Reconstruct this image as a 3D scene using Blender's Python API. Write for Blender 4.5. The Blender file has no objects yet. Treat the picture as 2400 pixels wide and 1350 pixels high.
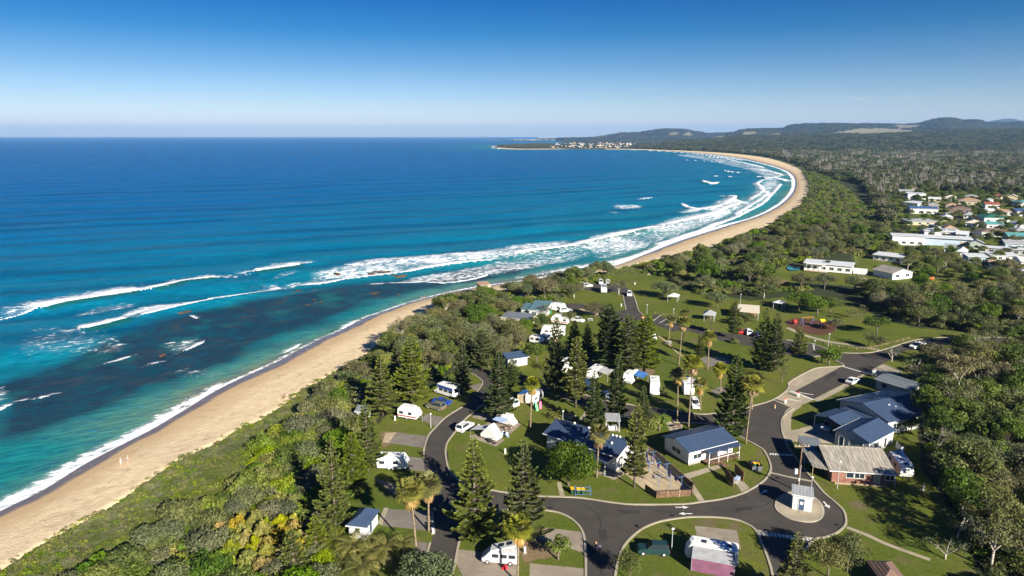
import bpy, math, random
import numpy as np
from mathutils import Vector, Matrix, Euler
from mathutils.geometry import tessellate_polygon
random.seed(7); RNG = np.random.default_rng(7)
S = bpy.context.scene
COL = S.collection
# ------------------------------------------------------------------ camera
FPX = 1601.0                      # focal length in pixels of the 2400 px wide photograph
PITCH = math.atan(357.4/FPX)
CAMZ = 64.0
cam_d = bpy.data.cameras.new('camera'); cam = bpy.data.objects.new('camera', cam_d); COL.objects.link(cam)
cam.location = (0, 0, CAMZ); cam.rotation_euler = (math.pi/2-PITCH, 0, 0)
cam_d.sensor_width = 36; cam_d.lens = 36*FPX/2400; cam_d.clip_start = 1; cam_d.clip_end = 80000
S.camera = cam
# ------------------------------------------------------------------ light
SUN_EL = math.radians(25); SUN_DIR = Vector((0.53, -0.848, 0)).normalized()   # horizontal direction towards the sun
sd = bpy.data.lights.new('sun', 'SUN'); sd.energy = 5.0; sd.angle = math.radians(0.5); sd.color = (1, .93, .80)
sun = bpy.data.objects.new('sun', sd); COL.objects.link(sun)
to_sun = Vector((SUN_DIR.x*math.cos(SUN_EL), SUN_DIR.y*math.cos(SUN_EL), math.sin(SUN_EL)))
sun.rotation_euler = to_sun.to_track_quat('Z', 'Y').to_euler(); sun.location = (60, -60, 200)
w = bpy.data.worlds.new('World'); S.world = w; w.use_nodes = True
nt = w.node_tree; nt.nodes.clear()
sky = nt.nodes.new('ShaderNodeTexSky'); sky.sky_type = 'NISHITA'; sky.sun_disc = False
sky.sun_elevation = SUN_EL; sky.sun_rotation = math.atan2(SUN_DIR.x, SUN_DIR.y)
sky.altitude = 60; sky.air_density = 1.0; sky.dust_density = 0.35; sky.ozone_density = 3.0
hs = nt.nodes.new('ShaderNodeHueSaturation'); hs.inputs['Saturation'].default_value = 1.15
gm = nt.nodes.new('ShaderNodeGamma'); gm.inputs[1].default_value = 1.0
bg = nt.nodes.new('ShaderNodeBackground'); bg.inputs[1].default_value = 0.063
out = nt.nodes.new('ShaderNodeOutputWorld')
tcw = nt.nodes.new('ShaderNodeTexCoord'); spw = nt.nodes.new('ShaderNodeSeparateXYZ')
rmp = nt.nodes.new('ShaderNodeValToRGB'); mxw = nt.nodes.new('ShaderNodeMix'); mxw.data_type = 'RGBA'; mxw.blend_type = 'MULTIPLY'; mxw.inputs[0].default_value = 1
nt.links.new(tcw.outputs['Generated'], spw.inputs[0]); nt.links.new(spw.outputs['Z'], rmp.inputs[0])
e = rmp.color_ramp.elements; e[0].position = 0.0; e[0].color = (.92, .91, 1.12, 1); e[1].position = 0.22; e[1].color = (.0, .21, .50, 1)
q = e.new(.02); q.color = (.85, .85, 1.08, 1)
q = e.new(.055); q.color = (.56, .64, .86, 1)
q = e.new(.09); q.color = (.33, .48, .70, 1)
q = e.new(.135); q.color = (.07, .33, .57, 1)
q = e.new(.18); q.color = (.0, .235, .52, 1)
nt.links.new(sky.outputs[0], hs.inputs['Color']); nt.links.new(hs.outputs[0], mxw.inputs[6]); nt.links.new(rmp.outputs[0], mxw.inputs[7])
nt.links.new(mxw.outputs[2], gm.inputs[0])
# thin high wisps low over the horizon
mpw = nt.nodes.new('ShaderNodeMapping'); mpw.inputs['Scale'].default_value = (5, 5, 26); nt.links.new(tcw.outputs['Generated'], mpw.inputs[0])
nzw = nt.nodes.new('ShaderNodeTexNoise'); nzw.inputs['Scale'].default_value = 2.2; nzw.inputs['Detail'].default_value = 6; nt.links.new(mpw.outputs[0], nzw.inputs['Vector'])
rw = nt.nodes.new('ShaderNodeValToRGB'); rw.color_ramp.elements[0].position = .62; rw.color_ramp.elements[1].position = .80
rw.color_ramp.elements[1].color = (.30, .30, .30, 1)
nt.links.new(nzw.outputs[0], rw.inputs[0])
rz = nt.nodes.new('ShaderNodeValToRGB'); ez = rz.color_ramp.elements; ez[0].position = .02; ez[0].color = (0, 0, 0, 1); ez[1].position = .05; ez[1].color = (1, 1, 1, 1)
qz = ez.new(.09); qz.color = (0, 0, 0, 1); nt.links.new(spw.outputs['Z'], rz.inputs[0])
mm = nt.nodes.new('ShaderNodeMix'); mm.data_type = 'RGBA'; mm.blend_type = 'MULTIPLY'; mm.inputs[0].default_value = 1
nt.links.new(rw.outputs[0], mm.inputs[6]); nt.links.new(rz.outputs[0], mm.inputs[7])
mc = nt.nodes.new('ShaderNodeMix'); mc.data_type = 'RGBA'; nt.links.new(mm.outputs[2], mc.inputs[0]); nt.links.new(gm.outputs[0], mc.inputs[6]); mc.inputs[7].default_value = (6.5, 7.2, 8.2, 1)
nt.links.new(mc.outputs[2], bg.inputs[0]); nt.links.new(bg.outputs[0], out.inputs[0])
S.view_settings.view_transform = 'Standard'; S.view_settings.look = 'None'
S.view_settings.exposure = 1.17; S.view_settings.gamma = 1.0; S.view_settings.use_curve_mapping = False
S.render.engine = 'CYCLES'
S.cycles.volume_bounces = 0; S.cycles.max_bounces = 5; S.cycles.transparent_max_bounces = 6

# ------------------------------------------------------------------ projection of pixels of the photograph on level ground
GZ = 4.0
SP, CP = math.sin(PITCH), math.cos(PITCH)
def G(u, v, z=GZ):
    a = (v-675)/FPX; dn = SP+a*CP; fw = CP-a*SP
    t = (CAMZ-z)/max(dn, 1e-5)
    return Vector(((u-1200)/FPX*t, fw*t, z))
def Gn(pts, z=GZ):
    return [G(p[0], p[1], z) for p in pts]
def topz(base, v):             # height of the point above world position base that shows in row v
    a = (v-675)/FPX
    return CAMZ - base[1]*(SP+a*CP)/(CP-a*SP)

# ------------------------------------------------------------------ objects
def tag(o, label=None, cat=None, group=None, kind=None):
    if label: o['label'] = label
    if cat: o['category'] = cat
    if group: o['group'] = group
    if kind: o['kind'] = kind
    return o
def empty(name, loc, rz=0, label=None, cat=None, group=None):
    o = bpy.data.objects.new(name, None); o.location = loc; o.rotation_euler = (0, 0, rz); o.empty_display_size = .2
    COL.objects.link(o); return tag(o, label, cat, group)
def link(name, me, parent=None, loc=None, rz=None):
    o = bpy.data.objects.new(name, me); COL.objects.link(o)
    if parent is not None: o.parent = parent
    if loc is not None: o.location = loc
    if rz is not None: o.rotation_euler = (0, 0, rz)
    return o
def mesh(name, V, Fc, m=None, smooth=False):
    me = bpy.data.meshes.new(name); me.from_pydata([tuple(p) for p in V], [], Fc); me.update()
    if m: me.materials.append(m)
    if smooth: me.polygons.foreach_set('use_smooth', [True]*len(me.polygons))
    return me
def npmesh(name, V, Fq, m=None, smooth=False, attrs=None):
    """V (n,3), Fq (k,3|4) numpy -> mesh; attrs {name: (domain, array)}"""
    me = bpy.data.meshes.new(name); n = len(V); k, c = Fq.shape
    me.vertices.add(n); me.vertices.foreach_set('co', np.asarray(V, np.float32).ravel())
    me.loops.add(k*c); me.loops.foreach_set('vertex_index', Fq.astype(np.int32).ravel())
    me.polygons.add(k); me.polygons.foreach_set('loop_start', np.arange(0, k*c, c, dtype=np.int32))
    try: me.polygons.foreach_set('loop_total', np.full(k, c, np.int32))
    except Exception: pass
    me.update(calc_edges=True)
    for an, (dom, arr) in (attrs or {}).items():
        at = me.attributes.new(an, 'FLOAT', dom); at.data.foreach_set('value', np.asarray(arr, np.float32).ravel())
    if m: me.materials.append(m)
    if smooth: me.polygons.foreach_set('use_smooth', np.ones(k, bool))
    return me
class MB:
    def __init__(s): s.v = []; s.f = []
    def add(s, V, Fc):
        b = len(s.v); s.v += [tuple(p) for p in V]; s.f += [tuple(b+i for i in f) for f in Fc]; return s
    def box(s, x0, y0, z0, x1, y1, z1):
        return s.add([(x0,y0,z0),(x1,y0,z0),(x1,y1,z0),(x0,y1,z0),(x0,y0,z1),(x1,y0,z1),(x1,y1,z1),(x0,y1,z1)],
                     [(0,3,2,1),(4,5,6,7),(0,1,5,4),(1,2,6,5),(2,3,7,6),(3,0,4,7)])
    def hexa(s, P):            # 8 points, bottom ring then top ring
        return s.add(P, [(0,3,2,1),(4,5,6,7),(0,1,5,4),(1,2,6,5),(2,3,7,6),(3,0,4,7)])
    def slab(s, P, t):         # polygon P (ccw seen from above) thickened downwards by t
        n = len(P); V = [tuple(p) for p in P]+[(p[0], p[1], p[2]-t) for p in P]
        F = [tuple(range(n)), tuple(range(2*n-1, n-1, -1))]+[(i, i+n, (i+1) % n+n, (i+1) % n) for i in range(n)]
        return s.add(V, F)
    def tube(s, pts, rad, n=6, cap=True):
        pts = [Vector(p) for p in pts]
        if not hasattr(rad, '__len__'): rad = [rad]*len(pts)
        V = []; F = []
        for i, p in enumerate(pts):
            d = (pts[min(i+1, len(pts)-1)]-pts[max(i-1, 0)]).normalized()
            a = d.orthogonal().normalized() if abs(d.z) < .95 else Vector((1, 0, 0)).cross(d).normalized().cross(d)
            a = (a - d*a.dot(d)).normalized(); b = d.cross(a)
            for k in range(n):
                t = 2*math.pi*k/n; V.append(p+(a*math.cos(t)+b*math.sin(t))*rad[i])
        for i in range(len(pts)-1):
            for k in range(n): F.append((i*n+k, i*n+(k+1) % n, (i+1)*n+(k+1) % n, (i+1)*n+k))
        if cap: F.append(tuple(range(n-1, -1, -1))); F.append(tuple(range((len(pts)-1)*n, len(pts)*n)))
        return s.add(V, F)
    def disc(s, c, r, y0, y1, n=12):   # short cylinder along y (wheel)
        V = []; F = []
        for y in (y0, y1):
            for k in range(n): V.append((c[0]+r*math.cos(2*math.pi*k/n), y, c[1]+r*math.sin(2*math.pi*k/n)))
        for k in range(n): F.append((k, (k+1) % n, (k+1) % n+n, k+n))
        F.append(tuple(range(n-1, -1, -1))); F.append(tuple(range(n, 2*n))); return s.add(V, F)
    def mesh(s, name, m=None, smooth=False): return mesh(name, s.v, s.f, m, smooth)
    def obj(s, name, m, parent=None, loc=None, rz=None, smooth=False): return link(name, s.mesh(name, m, smooth), parent, loc, rz)
def copy_tree(o, parent=None):
    c = o.copy(); COL.objects.link(c)
    if parent is not None: c.parent = parent
    for ch in o.children: copy_tree(ch, c)
    return c

# ------------------------------------------------------------------ materials
def nodes(name):
    m = bpy.data.materials.new(name); m.use_nodes = True; t = m.node_tree
    return m, t, t.nodes['Principled BSDF']
def N(t, typ, **kw):
    n = t.nodes.new(typ)
    for k, v in kw.items():
        if k.startswith('i_'): n.inputs[int(k[2:])].default_value = v
        else: setattr(n, k, v)
    return n
def math_(t, op, a, b=None, clamp=False):
    n = t.nodes.new('ShaderNodeMath'); n.operation = op; n.use_clamp = clamp
    for i, x in enumerate((a, b)):
        if x is None: continue
        if isinstance(x, (int, float)): n.inputs[i].default_value = x
        else: t.links.new(x, n.inputs[i])
    return n.outputs[0]
def mix_(t, fac, a, b, mode='MIX'):
    n = t.nodes.new('ShaderNodeMix'); n.data_type = 'RGBA'; n.blend_type = mode
    for i, x in ((0, fac), (6, a), (7, b)):
        if isinstance(x, (int, float)): n.inputs[i].default_value = x
        elif isinstance(x, tuple): n.inputs[i].default_value = (*x[:3], 1)
        else: t.links.new(x, n.inputs[i])
    return n.outputs[2]
def noise_(t, scale, detail=3, vec=None, rough=.55, dist=0):
    n = t.nodes.new('ShaderNodeTexNoise'); n.inputs['Scale'].default_value = scale; n.inputs['Detail'].default_value = detail
    n.inputs['Roughness'].default_value = rough; n.inputs['Distortion'].default_value = dist
    if vec is not None: t.links.new(vec, n.inputs['Vector'])
    return n.outputs[0]
def ramp_(t, x, stops):
    n = t.nodes.new('ShaderNodeValToRGB'); el = n.color_ramp.elements
    while len(el) < len(stops): el.new(.5)
    for i, (p, c) in enumerate(stops):
        el[i].position = p; el[i].color = (*c, 1) if isinstance(c, tuple) else (c, c, c, 1)
    if x is not None: t.links.new(x, n.inputs[0])
    return n.outputs[0]
def objco(t): return t.nodes.new('ShaderNodeTexCoord').outputs['Object']
def attr_(t, name):
    n = t.nodes.new('ShaderNodeAttribute'); n.attribute_name = name; return n.outputs['Fac']
def maprange(t, x, a, b, c=0., d=1.):
    n = t.nodes.new('ShaderNodeMapRange'); t.links.new(x, n.inputs[0])
    for i, v in enumerate((a, b, c, d)): n.inputs[i+1].default_value = v
    return n.outputs[0]
_M = {}
def mat(name, col, rough=.7, var=.18, scale=1.5, bump=0., spec=.3, metal=0., col2=None, fine=0):
    if name in _M: return _M[name]
    m, t, b = nodes(name); co = objco(t)
    n1 = noise_(t, scale, 4, co)
    c2 = col2 or tuple(c*(1-var*1.6) for c in col); c1 = tuple(min(c*(1+var*.6), .95) for c in col)
    c = mix_(t, maprange(t, n1, .35, .68), c1, c2)
    t.links.new(c, b.inputs['Base Color']); b.inputs['Roughness'].default_value = rough
    b.inputs['Specular IOR Level'].default_value = spec; b.inputs['Metallic'].default_value = metal
    if bump:
        bp = t.nodes.new('ShaderNodeBump'); bp.inputs['Strength'].default_value = bump; bp.inputs['Distance'].default_value = .05
        t.links.new(noise_(t, scale*6, 3, co), bp.inputs['Height']); t.links.new(bp.outputs[0], b.inputs['Normal'])
    _M[name] = m; return m
def roofmat(name, col, axis=0, pitch=.35, rough=.45, dirt=.25):
    """ribbed sheet metal: ribs run across the given axis of the object"""
    if name in _M: return _M[name]
    m, t, b = nodes(name); co = objco(t); sp = t.nodes.new('ShaderNodeSeparateXYZ'); t.links.new(co, sp.inputs[0])
    sn = math_(t, 'SINE', math_(t, 'MULTIPLY', sp.outputs[axis], 2*math.pi/pitch))
    st = t.nodes.new('ShaderNodeMapping'); st.inputs['Scale'].default_value = (2.2, .25, 1) if axis == 0 else (.25, 2.2, 1); t.links.new(co, st.inputs[0])
    d = maprange(t, noise_(t, 1.3, 5, st.outputs[0]), .35, .75)
    c = mix_(t, d, tuple(min(.9, x*(1+dirt*.5)) for x in col), tuple(x*(1-dirt)+.02*dirt for x in col))
    c = mix_(t, math_(t, 'MULTIPLY', maprange(t, sn, .4, 1.), .35), c, tuple(x*.6 for x in col))
    t.links.new(c, b.inputs['Base Color']); b.inputs['Roughness'].default_value = rough; b.inputs['Specular IOR Level'].default_value = .3
    bp = t.nodes.new('ShaderNodeBump'); bp.inputs['Strength'].default_value = .25; bp.inputs['Distance'].default_value = .04
    t.links.new(sn, bp.inputs['Height']); t.links.new(bp.outputs[0], b.inputs['Normal'])
    _M[name] = m; return m
def sidingmat(name, col, pitch=.25):
    if name in _M: return _M[name]
    m, t, b = nodes(name); co = objco(t); sp = t.nodes.new('ShaderNodeSeparateXYZ'); t.links.new(co, sp.inputs[0])
    fr = math_(t, 'FRACT', math_(t, 'DIVIDE', sp.outputs[2], pitch))
    c = mix_(t, maprange(t, noise_(t, .9, 4, co), .3, .75), col, tuple(x*.86 for x in col))
    c = mix_(t, math_(t, 'MULTIPLY', math_(t, 'LESS_THAN', fr, .1), .45), c, tuple(x*.45 for x in col))
    t.links.new(c, b.inputs['Base Color']); b.inputs['Roughness'].default_value = .6
    bp = t.nodes.new('ShaderNodeBump'); bp.inputs['Strength'].default_value = .3; bp.inputs['Distance'].default_value = .03
    t.links.new(fr, bp.inputs['Height']); t.links.new(bp.outputs[0], b.inputs['Normal'])
    _M[name] = m; return m
def brickmat(name, c1, c2, mortar):
    if name in _M: return _M[name]
    m, t, b = nodes(name); co = objco(t); br = t.nodes.new('ShaderNodeTexBrick')
    mp = t.nodes.new('ShaderNodeMapping'); mp.inputs['Rotation'].default_value = (math.pi/2, 0, 0); t.links.new(co, mp.inputs[0])
    t.links.new(mp.outputs[0], br.inputs[0]); br.inputs['Scale'].default_value = 3.2
    br.inputs['Color1'].default_value = (*c1, 1); br.inputs['Color2'].default_value = (*c2, 1); br.inputs['Mortar'].default_value = (*mortar, 1); br.inputs['Mortar Size'].default_value = .015
    c = mix_(t, maprange(t, noise_(t, .8, 4, co), .35, .7), br.outputs[0], tuple(x*.6 for x in c1))
    t.links.new(c, b.inputs['Base Color']); b.inputs['Roughness'].default_value = .85
    _M[name] = m; return m
def glassmat(name='window_glass', col=(.02, .03, .04)):
    if name in _M: return _M[name]
    m, t, b = nodes(name); b.inputs['Base Color'].default_value = (*col, 1); b.inputs['Roughness'].default_value = .08; b.inputs['Specular IOR Level'].default_value = .6
    _M[name] = m; return m
def leafmat(name, col, col2=None, hue=.12, trans=.35, rough=.55):
    """leaf colour with per-leaf and per-tree variation"""
    if name in _M: return _M[name]
    m, t, b = nodes(name)
    col2 = col2 or (col[0]*1.7+.01, col[1]*1.45+.01, col[2]*1.1)
    a = attr_(t, 'var'); oi = t.nodes.new('ShaderNodeObjectInfo')
    c = mix_(t, a, tuple(x*.62 for x in col), col2)
    c = mix_(t, .9, c, mix_(t, oi.outputs['Random'], (.72, .78, .8), (1.35, 1.22, 1.1)), 'MULTIPLY')
    h = t.nodes.new('ShaderNodeHueSaturation'); t.links.new(c, h.inputs['Color'])
    r2 = math_(t, 'FRACT', math_(t, 'MULTIPLY', oi.outputs['Random'], 7.31))
    t.links.new(maprange(t, r2, 0, 1, .5-hue*.25, .5+hue*.25), h.inputs['Hue']); t.links.new(maprange(t, r2, 0, 1, .8, 1.12), h.inputs['Saturation'])
    t.links.new(h.outputs[0], b.inputs['Base Color']); b.inputs['Roughness'].default_value = rough; b.inputs['Specular IOR Level'].default_value = .25
    tr = t.nodes.new('ShaderNodeBsdfTranslucent'); t.links.new(h.outputs[0], tr.inputs[0])
    ms = t.nodes.new('ShaderNodeMixShader'); ms.inputs[0].default_value = trans
    t.links.new(b.outputs[0], ms.inputs[1]); t.links.new(tr.outputs[0], ms.inputs[2]); t.links.new(ms.outputs[0], t.nodes['Material Output'].inputs[0])
    _M[name] = m; return m

# ------------------------------------------------------------------ coast lines (rows and columns of the photograph, projected on the sea / sand level)
WATER = [(-420,1430),(-200,1300),(0,1197),(100,1148),(200,1086),(300,1034),(360,1003),(440,955),(500,918),(560,888),(640,852),(700,820),(745,797),(800,773),(850,747),(900,729),(960,709),
         (1020,693),(1080,680),(1150,668),(1240,656),(1330,641),(1400,628),(1450,619),(1520,592),(1600,561),(1700,530),(1785,503),(1838,472),(1862,440),(1858,412),(1832,396),
         (1780,381),(1720,369),(1640,359.5),(1560,354),(1500,351.3),(1400,350),(1300,350),(1230,350.5),(1190,350),(1160,347),(1148,343.5),(1155,341),(1190,339),(1260,336),(1330,334),(1370,332.5),
         (1340,331),(1270,330.6),(1200,330.8),(1150,329.5),(1160,328),(1250,326.5)]
VEG = [(-150,1440),(0,1335),(100,1272),(200,1218),(270,1180),(350,1122),(430,1072),(500,1040),(560,1005),(620,980),(660,950),(720,908),(780,873),(850,838),(900,802),(960,768),(1010,738),(1060,706),
       (1120,690),(1250,672),(1340,652),(1430,634),(1500,616),(1560,602),(1640,588),(1700,570),(1760,546),(1820,516),(1868,487),(1893,452),(1893,425),(1880,402),(1850,386),(1800,371),
       (1740,362.5),(1680,357.5),(1600,353),(1500,349.5),(1400,348.5),(1230,348.5),(1175,346),(1164,344)]
def resample(P, step_rel=.004, smin=1.0):
    """Catmull-Rom through P, spacing grows with the distance"""
    P = [np.array([p[0], p[1]], float) for p in P]; out = []
    for i in range(len(P)-1):
        p0 = P[max(i-1, 0)]; p1 = P[i]; p2 = P[i+1]; p3 = P[min(i+2, len(P)-1)]
        L = np.linalg.norm(p2-p1); d = np.linalg.norm(p1); n = max(2, int(L/max(smin, d*step_rel)))
        for k in range(n):
            t = k/n
            out.append(.5*((2*p1)+(-p0+p2)*t+(2*p0-5*p1+4*p2-p3)*t*t+(-p0+3*p1-3*p2+p3)*t**3))
    out.append(P[-1]); return np.array(out)
W_w = resample([G(u, v, 0) for u, v in WATER], .012, 2.5)
V_w = resample([G(u, v, 2.6) for u, v in VEG], .012, 2.5)
def seg_dist(X, Y, P, chunk=40000):
    """distance from points to the polyline P, plus arclength index of the nearest vertex"""
    n = len(X); D = np.empty(n); I = np.empty(n, int)
    A = P[:-1]; B = P[1:]; AB = B-A; L2 = (AB**2).sum(1)+1e-9
    for s in range(0, n, chunk):
        x = X[s:s+chunk, None]; y = Y[s:s+chunk, None]
        t = np.clip(((x-A[:, 0])*AB[:, 0]+(y-A[:, 1])*AB[:, 1])/L2, 0, 1)
        d2 = (x-A[:, 0]-t*AB[:, 0])**2+(y-A[:, 1]-t*AB[:, 1])**2
        j = d2.argmin(1); D[s:s+chunk] = np.sqrt(d2[np.arange(len(j)), j]); I[s:s+chunk] = j
    return D, I
def inside(X, Y, P):
    r = np.zeros(len(X), bool); P = np.asarray([[p[0], p[1]] for p in P]); n = len(P); j = n-1
    for i in range(n):
        xi, yi = P[i]; xj, yj = P[j]
        c = ((yi > Y) != (yj > Y)) & (X < (xj-xi)*(Y-yi)/((yj-yi) if yj != yi else 1e-9)+xi)
        r ^= c; j = i
    return r
Wc = W_w[::3] if len(W_w) > 500 else W_w
LANDP = np.vstack([W_w, [[2500, 60000], [60000, 60000], [60000, -2000], [-150, -2000]]])
VEGP = np.vstack([V_w, [G(1190, 341.5, 2)[:2], G(1330, 336, 2)[:2]], [[2500, 60000], [60000, 60000], [60000, -2000], [-100, -2000]]])
def vnoise(X, Y, s, seed=0):
    """smooth value noise on the plane"""
    r = np.random.default_rng(seed); T = r.random((256, 256)); x = X/s; y = Y/s
    xi = np.floor(x).astype(int); yi = np.floor(y).astype(int); fx = x-xi; fy = y-yi
    fx = fx*fx*(3-2*fx); fy = fy*fy*(3-2*fy)
    g = lambda a, b: T[a % 256, b % 256]
    return (g(xi, yi)*(1-fx)+g(xi+1, yi)*fx)*(1-fy)+(g(xi, yi+1)*(1-fx)+g(xi+1, yi+1)*fx)*fy
def fbm(X, Y, s, seed=0, o=4):
    a = 0; w_ = 1; tot = 0
    for k in range(o): a = a+w_*vnoise(X+k*17.3, Y-k*9.1, s/2**k, seed+k); tot += w_; w_ *= .5
    return a/tot
def sstep(a, b, x):
    t = np.clip((x-a)/(b-a), 0, 1); return t*t*(3-2*t)
def hill_h(X, Y):
    """distant hills behind the wood and behind the town"""
    R = np.maximum(Y, 1.); U = 1200+FPX*X/(R*CP+CAMZ*SP)
    h = np.zeros_like(X)
    def ridge(prof, r0, w0, sd):
        us = [p[0] for p in prof]; vs = [p[1] for p in prof]
        vt = np.interp(U, us, vs, left=345, right=vs[-1])
        a = (vt-675)/FPX; zt = CAMZ-r0*(SP+a*CP)/(CP-a*SP)
        zt = zt*(1+.10*(fbm(X, Y*.3, 500, sd)-.5))
        k = np.clip((R-r0)/w0, -1, 1); k = (1-k*k)**2*(1-.35*np.abs(np.sin(X/310+np.sin(Y/400)))*np.abs(k)*1.6)
        return np.maximum(zt, 0)*k
    A = ridge([(1340,330),(1420,319),(1455,312),(1500,311),(1530,306),(1560,303),(1600,303),(1625,308),(1660,313),(1720,311),(1760,312),(1800,320)], 9000, 2600, 3)
    B = ridge([(1700,318),(1740,305),(1790,302),(1835,302),(1850,294),(1880,290.5),(1925,290.5),(1980,291),(2060,291),(2110,293),(2150,291),(2180,282),(2205,278.5),(2230,279),(2250,283),(2280,281),(2300,287),(2340,289),(2400,287),(2520,283),(2700,290)], 7200, 2700, 9)
    C = ridge([(2180,300),(2300,288),(2345,279),(2370,279),(2400,284),(2500,276),(2700,290)], 13500, 2500, 12)
    E = ridge([(1190,332),(1215,325),(1290,324.5),(1400,321),(1450,320),(1600,321),(1800,320),(2000,319)], 8200, 1500, 15)*.8
    D2 = ridge([(1560,333),(1640,331),(1750,322),(1900,318),(2000,314),(2100,309),(2300,305),(2500,303),(2800,303)], 4600, 2400, 17)
    return np.maximum.reduce([A, B, C, E, D2])
def height(X, Y, full=False):
    X = np.asarray(X, float); Y = np.asarray(Y, float)
    dw, iw = seg_dist(X, Y, W_w); dv, iv = seg_dist(X, Y, V_w)
    land = inside(X, Y, LANDP); veg = inside(X, Y, VEGP) & land
    s = dw/(dw+dv+1e-6)
    h = np.where(veg, 2.6+1.4*sstep(0, 14, dv), np.where(land, 2.6*s, -np.minimum(dw*.06, 3.)))
    h = np.where(veg, h+hill_h(X, Y)*sstep(30, 500, dv), h)
    if full: return h, dw, dv, land, veg, s
    return h
def Gh(u, v):                  # pixel of the photograph on the actual relief
    z = GZ
    for _ in range(5):
        p = G(u, v, z); z = float(height([p.x], [p.y])[0])
    return G(u, v, z)
# ------------------------------------------------------------------ polar grids round the camera (fine near, coarse far)
def polar(us, rs):
    U, R = np.meshgrid(us, rs); X = (U-1200)/FPX*(R*CP+CAMZ*SP); return X.ravel(), R.ravel(), len(us), len(rs)
def gridfaces(nu, nr, keep=None):
    i = np.arange(nr-1)[:, None]*nu+np.arange(nu-1)[None, :]; Fq = np.stack([i, i+1, i+1+nu, i+nu], -1).reshape(-1, 4)
    if keep is not None: Fq = Fq[keep[Fq].any(1)]
    return Fq
# ---- ground
CAMP = [(780,1500),(800,1260),(830,1150),(850,1100),(880,1000),(940,935),(1010,905),(1100,850),(1180,790),(1200,740),(1230,700),(1330,665),(1440,628),(1520,622),(1600,650),(1680,690),(1760,705),(1900,690),
        (2000,710),(2060,745),(2140,768),(2300,780),(2400,800),(2400,860),(2150,850),(2130,900),(2150,1000),(2160,1100),(2220,1180),(2280,1300),(2300,1500)]
CLEAR = [  # other mown or bare clearings
    [(1790,640),(1830,620),(1900,625),(2000,640),(2060,655),(2050,680),(1980,672),(1900,665),(1800,660)],
    [(2170,650),(2240,640),(2300,660),(2260,690),(2180,690)],
    [(2000,560),(2120,560),(2420,600),(2420,705),(2240,690),(2120,665),(2050,690),(2000,660)],
    [(2100,440),(2400,450),(2600,480),(2600,700),(2400,640),(2250,610),(2120,570),(2090,520)]]
DIRT = [[(2040,600),(2080,590),(2140,600),(2130,612),(2060,615)], [(2370,740),(2400,735),(2440,770),(2400,775),(2360,765)], [(1790,652),(1850,655),(1840,668),(1790,668)], [(2000,660),(2090,672),(2080,690),(2010,676)],
        [(890,1010),(920,1010),(915,1045),(895,1050)], [(1190,1235),(1300,1235),(1310,1300),(1230,1320)], [(1310,850),(1400,845),(1420,880),(1330,890)], [(1500,862),(1540,865),(1530,880),(1490,876)]]
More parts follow.
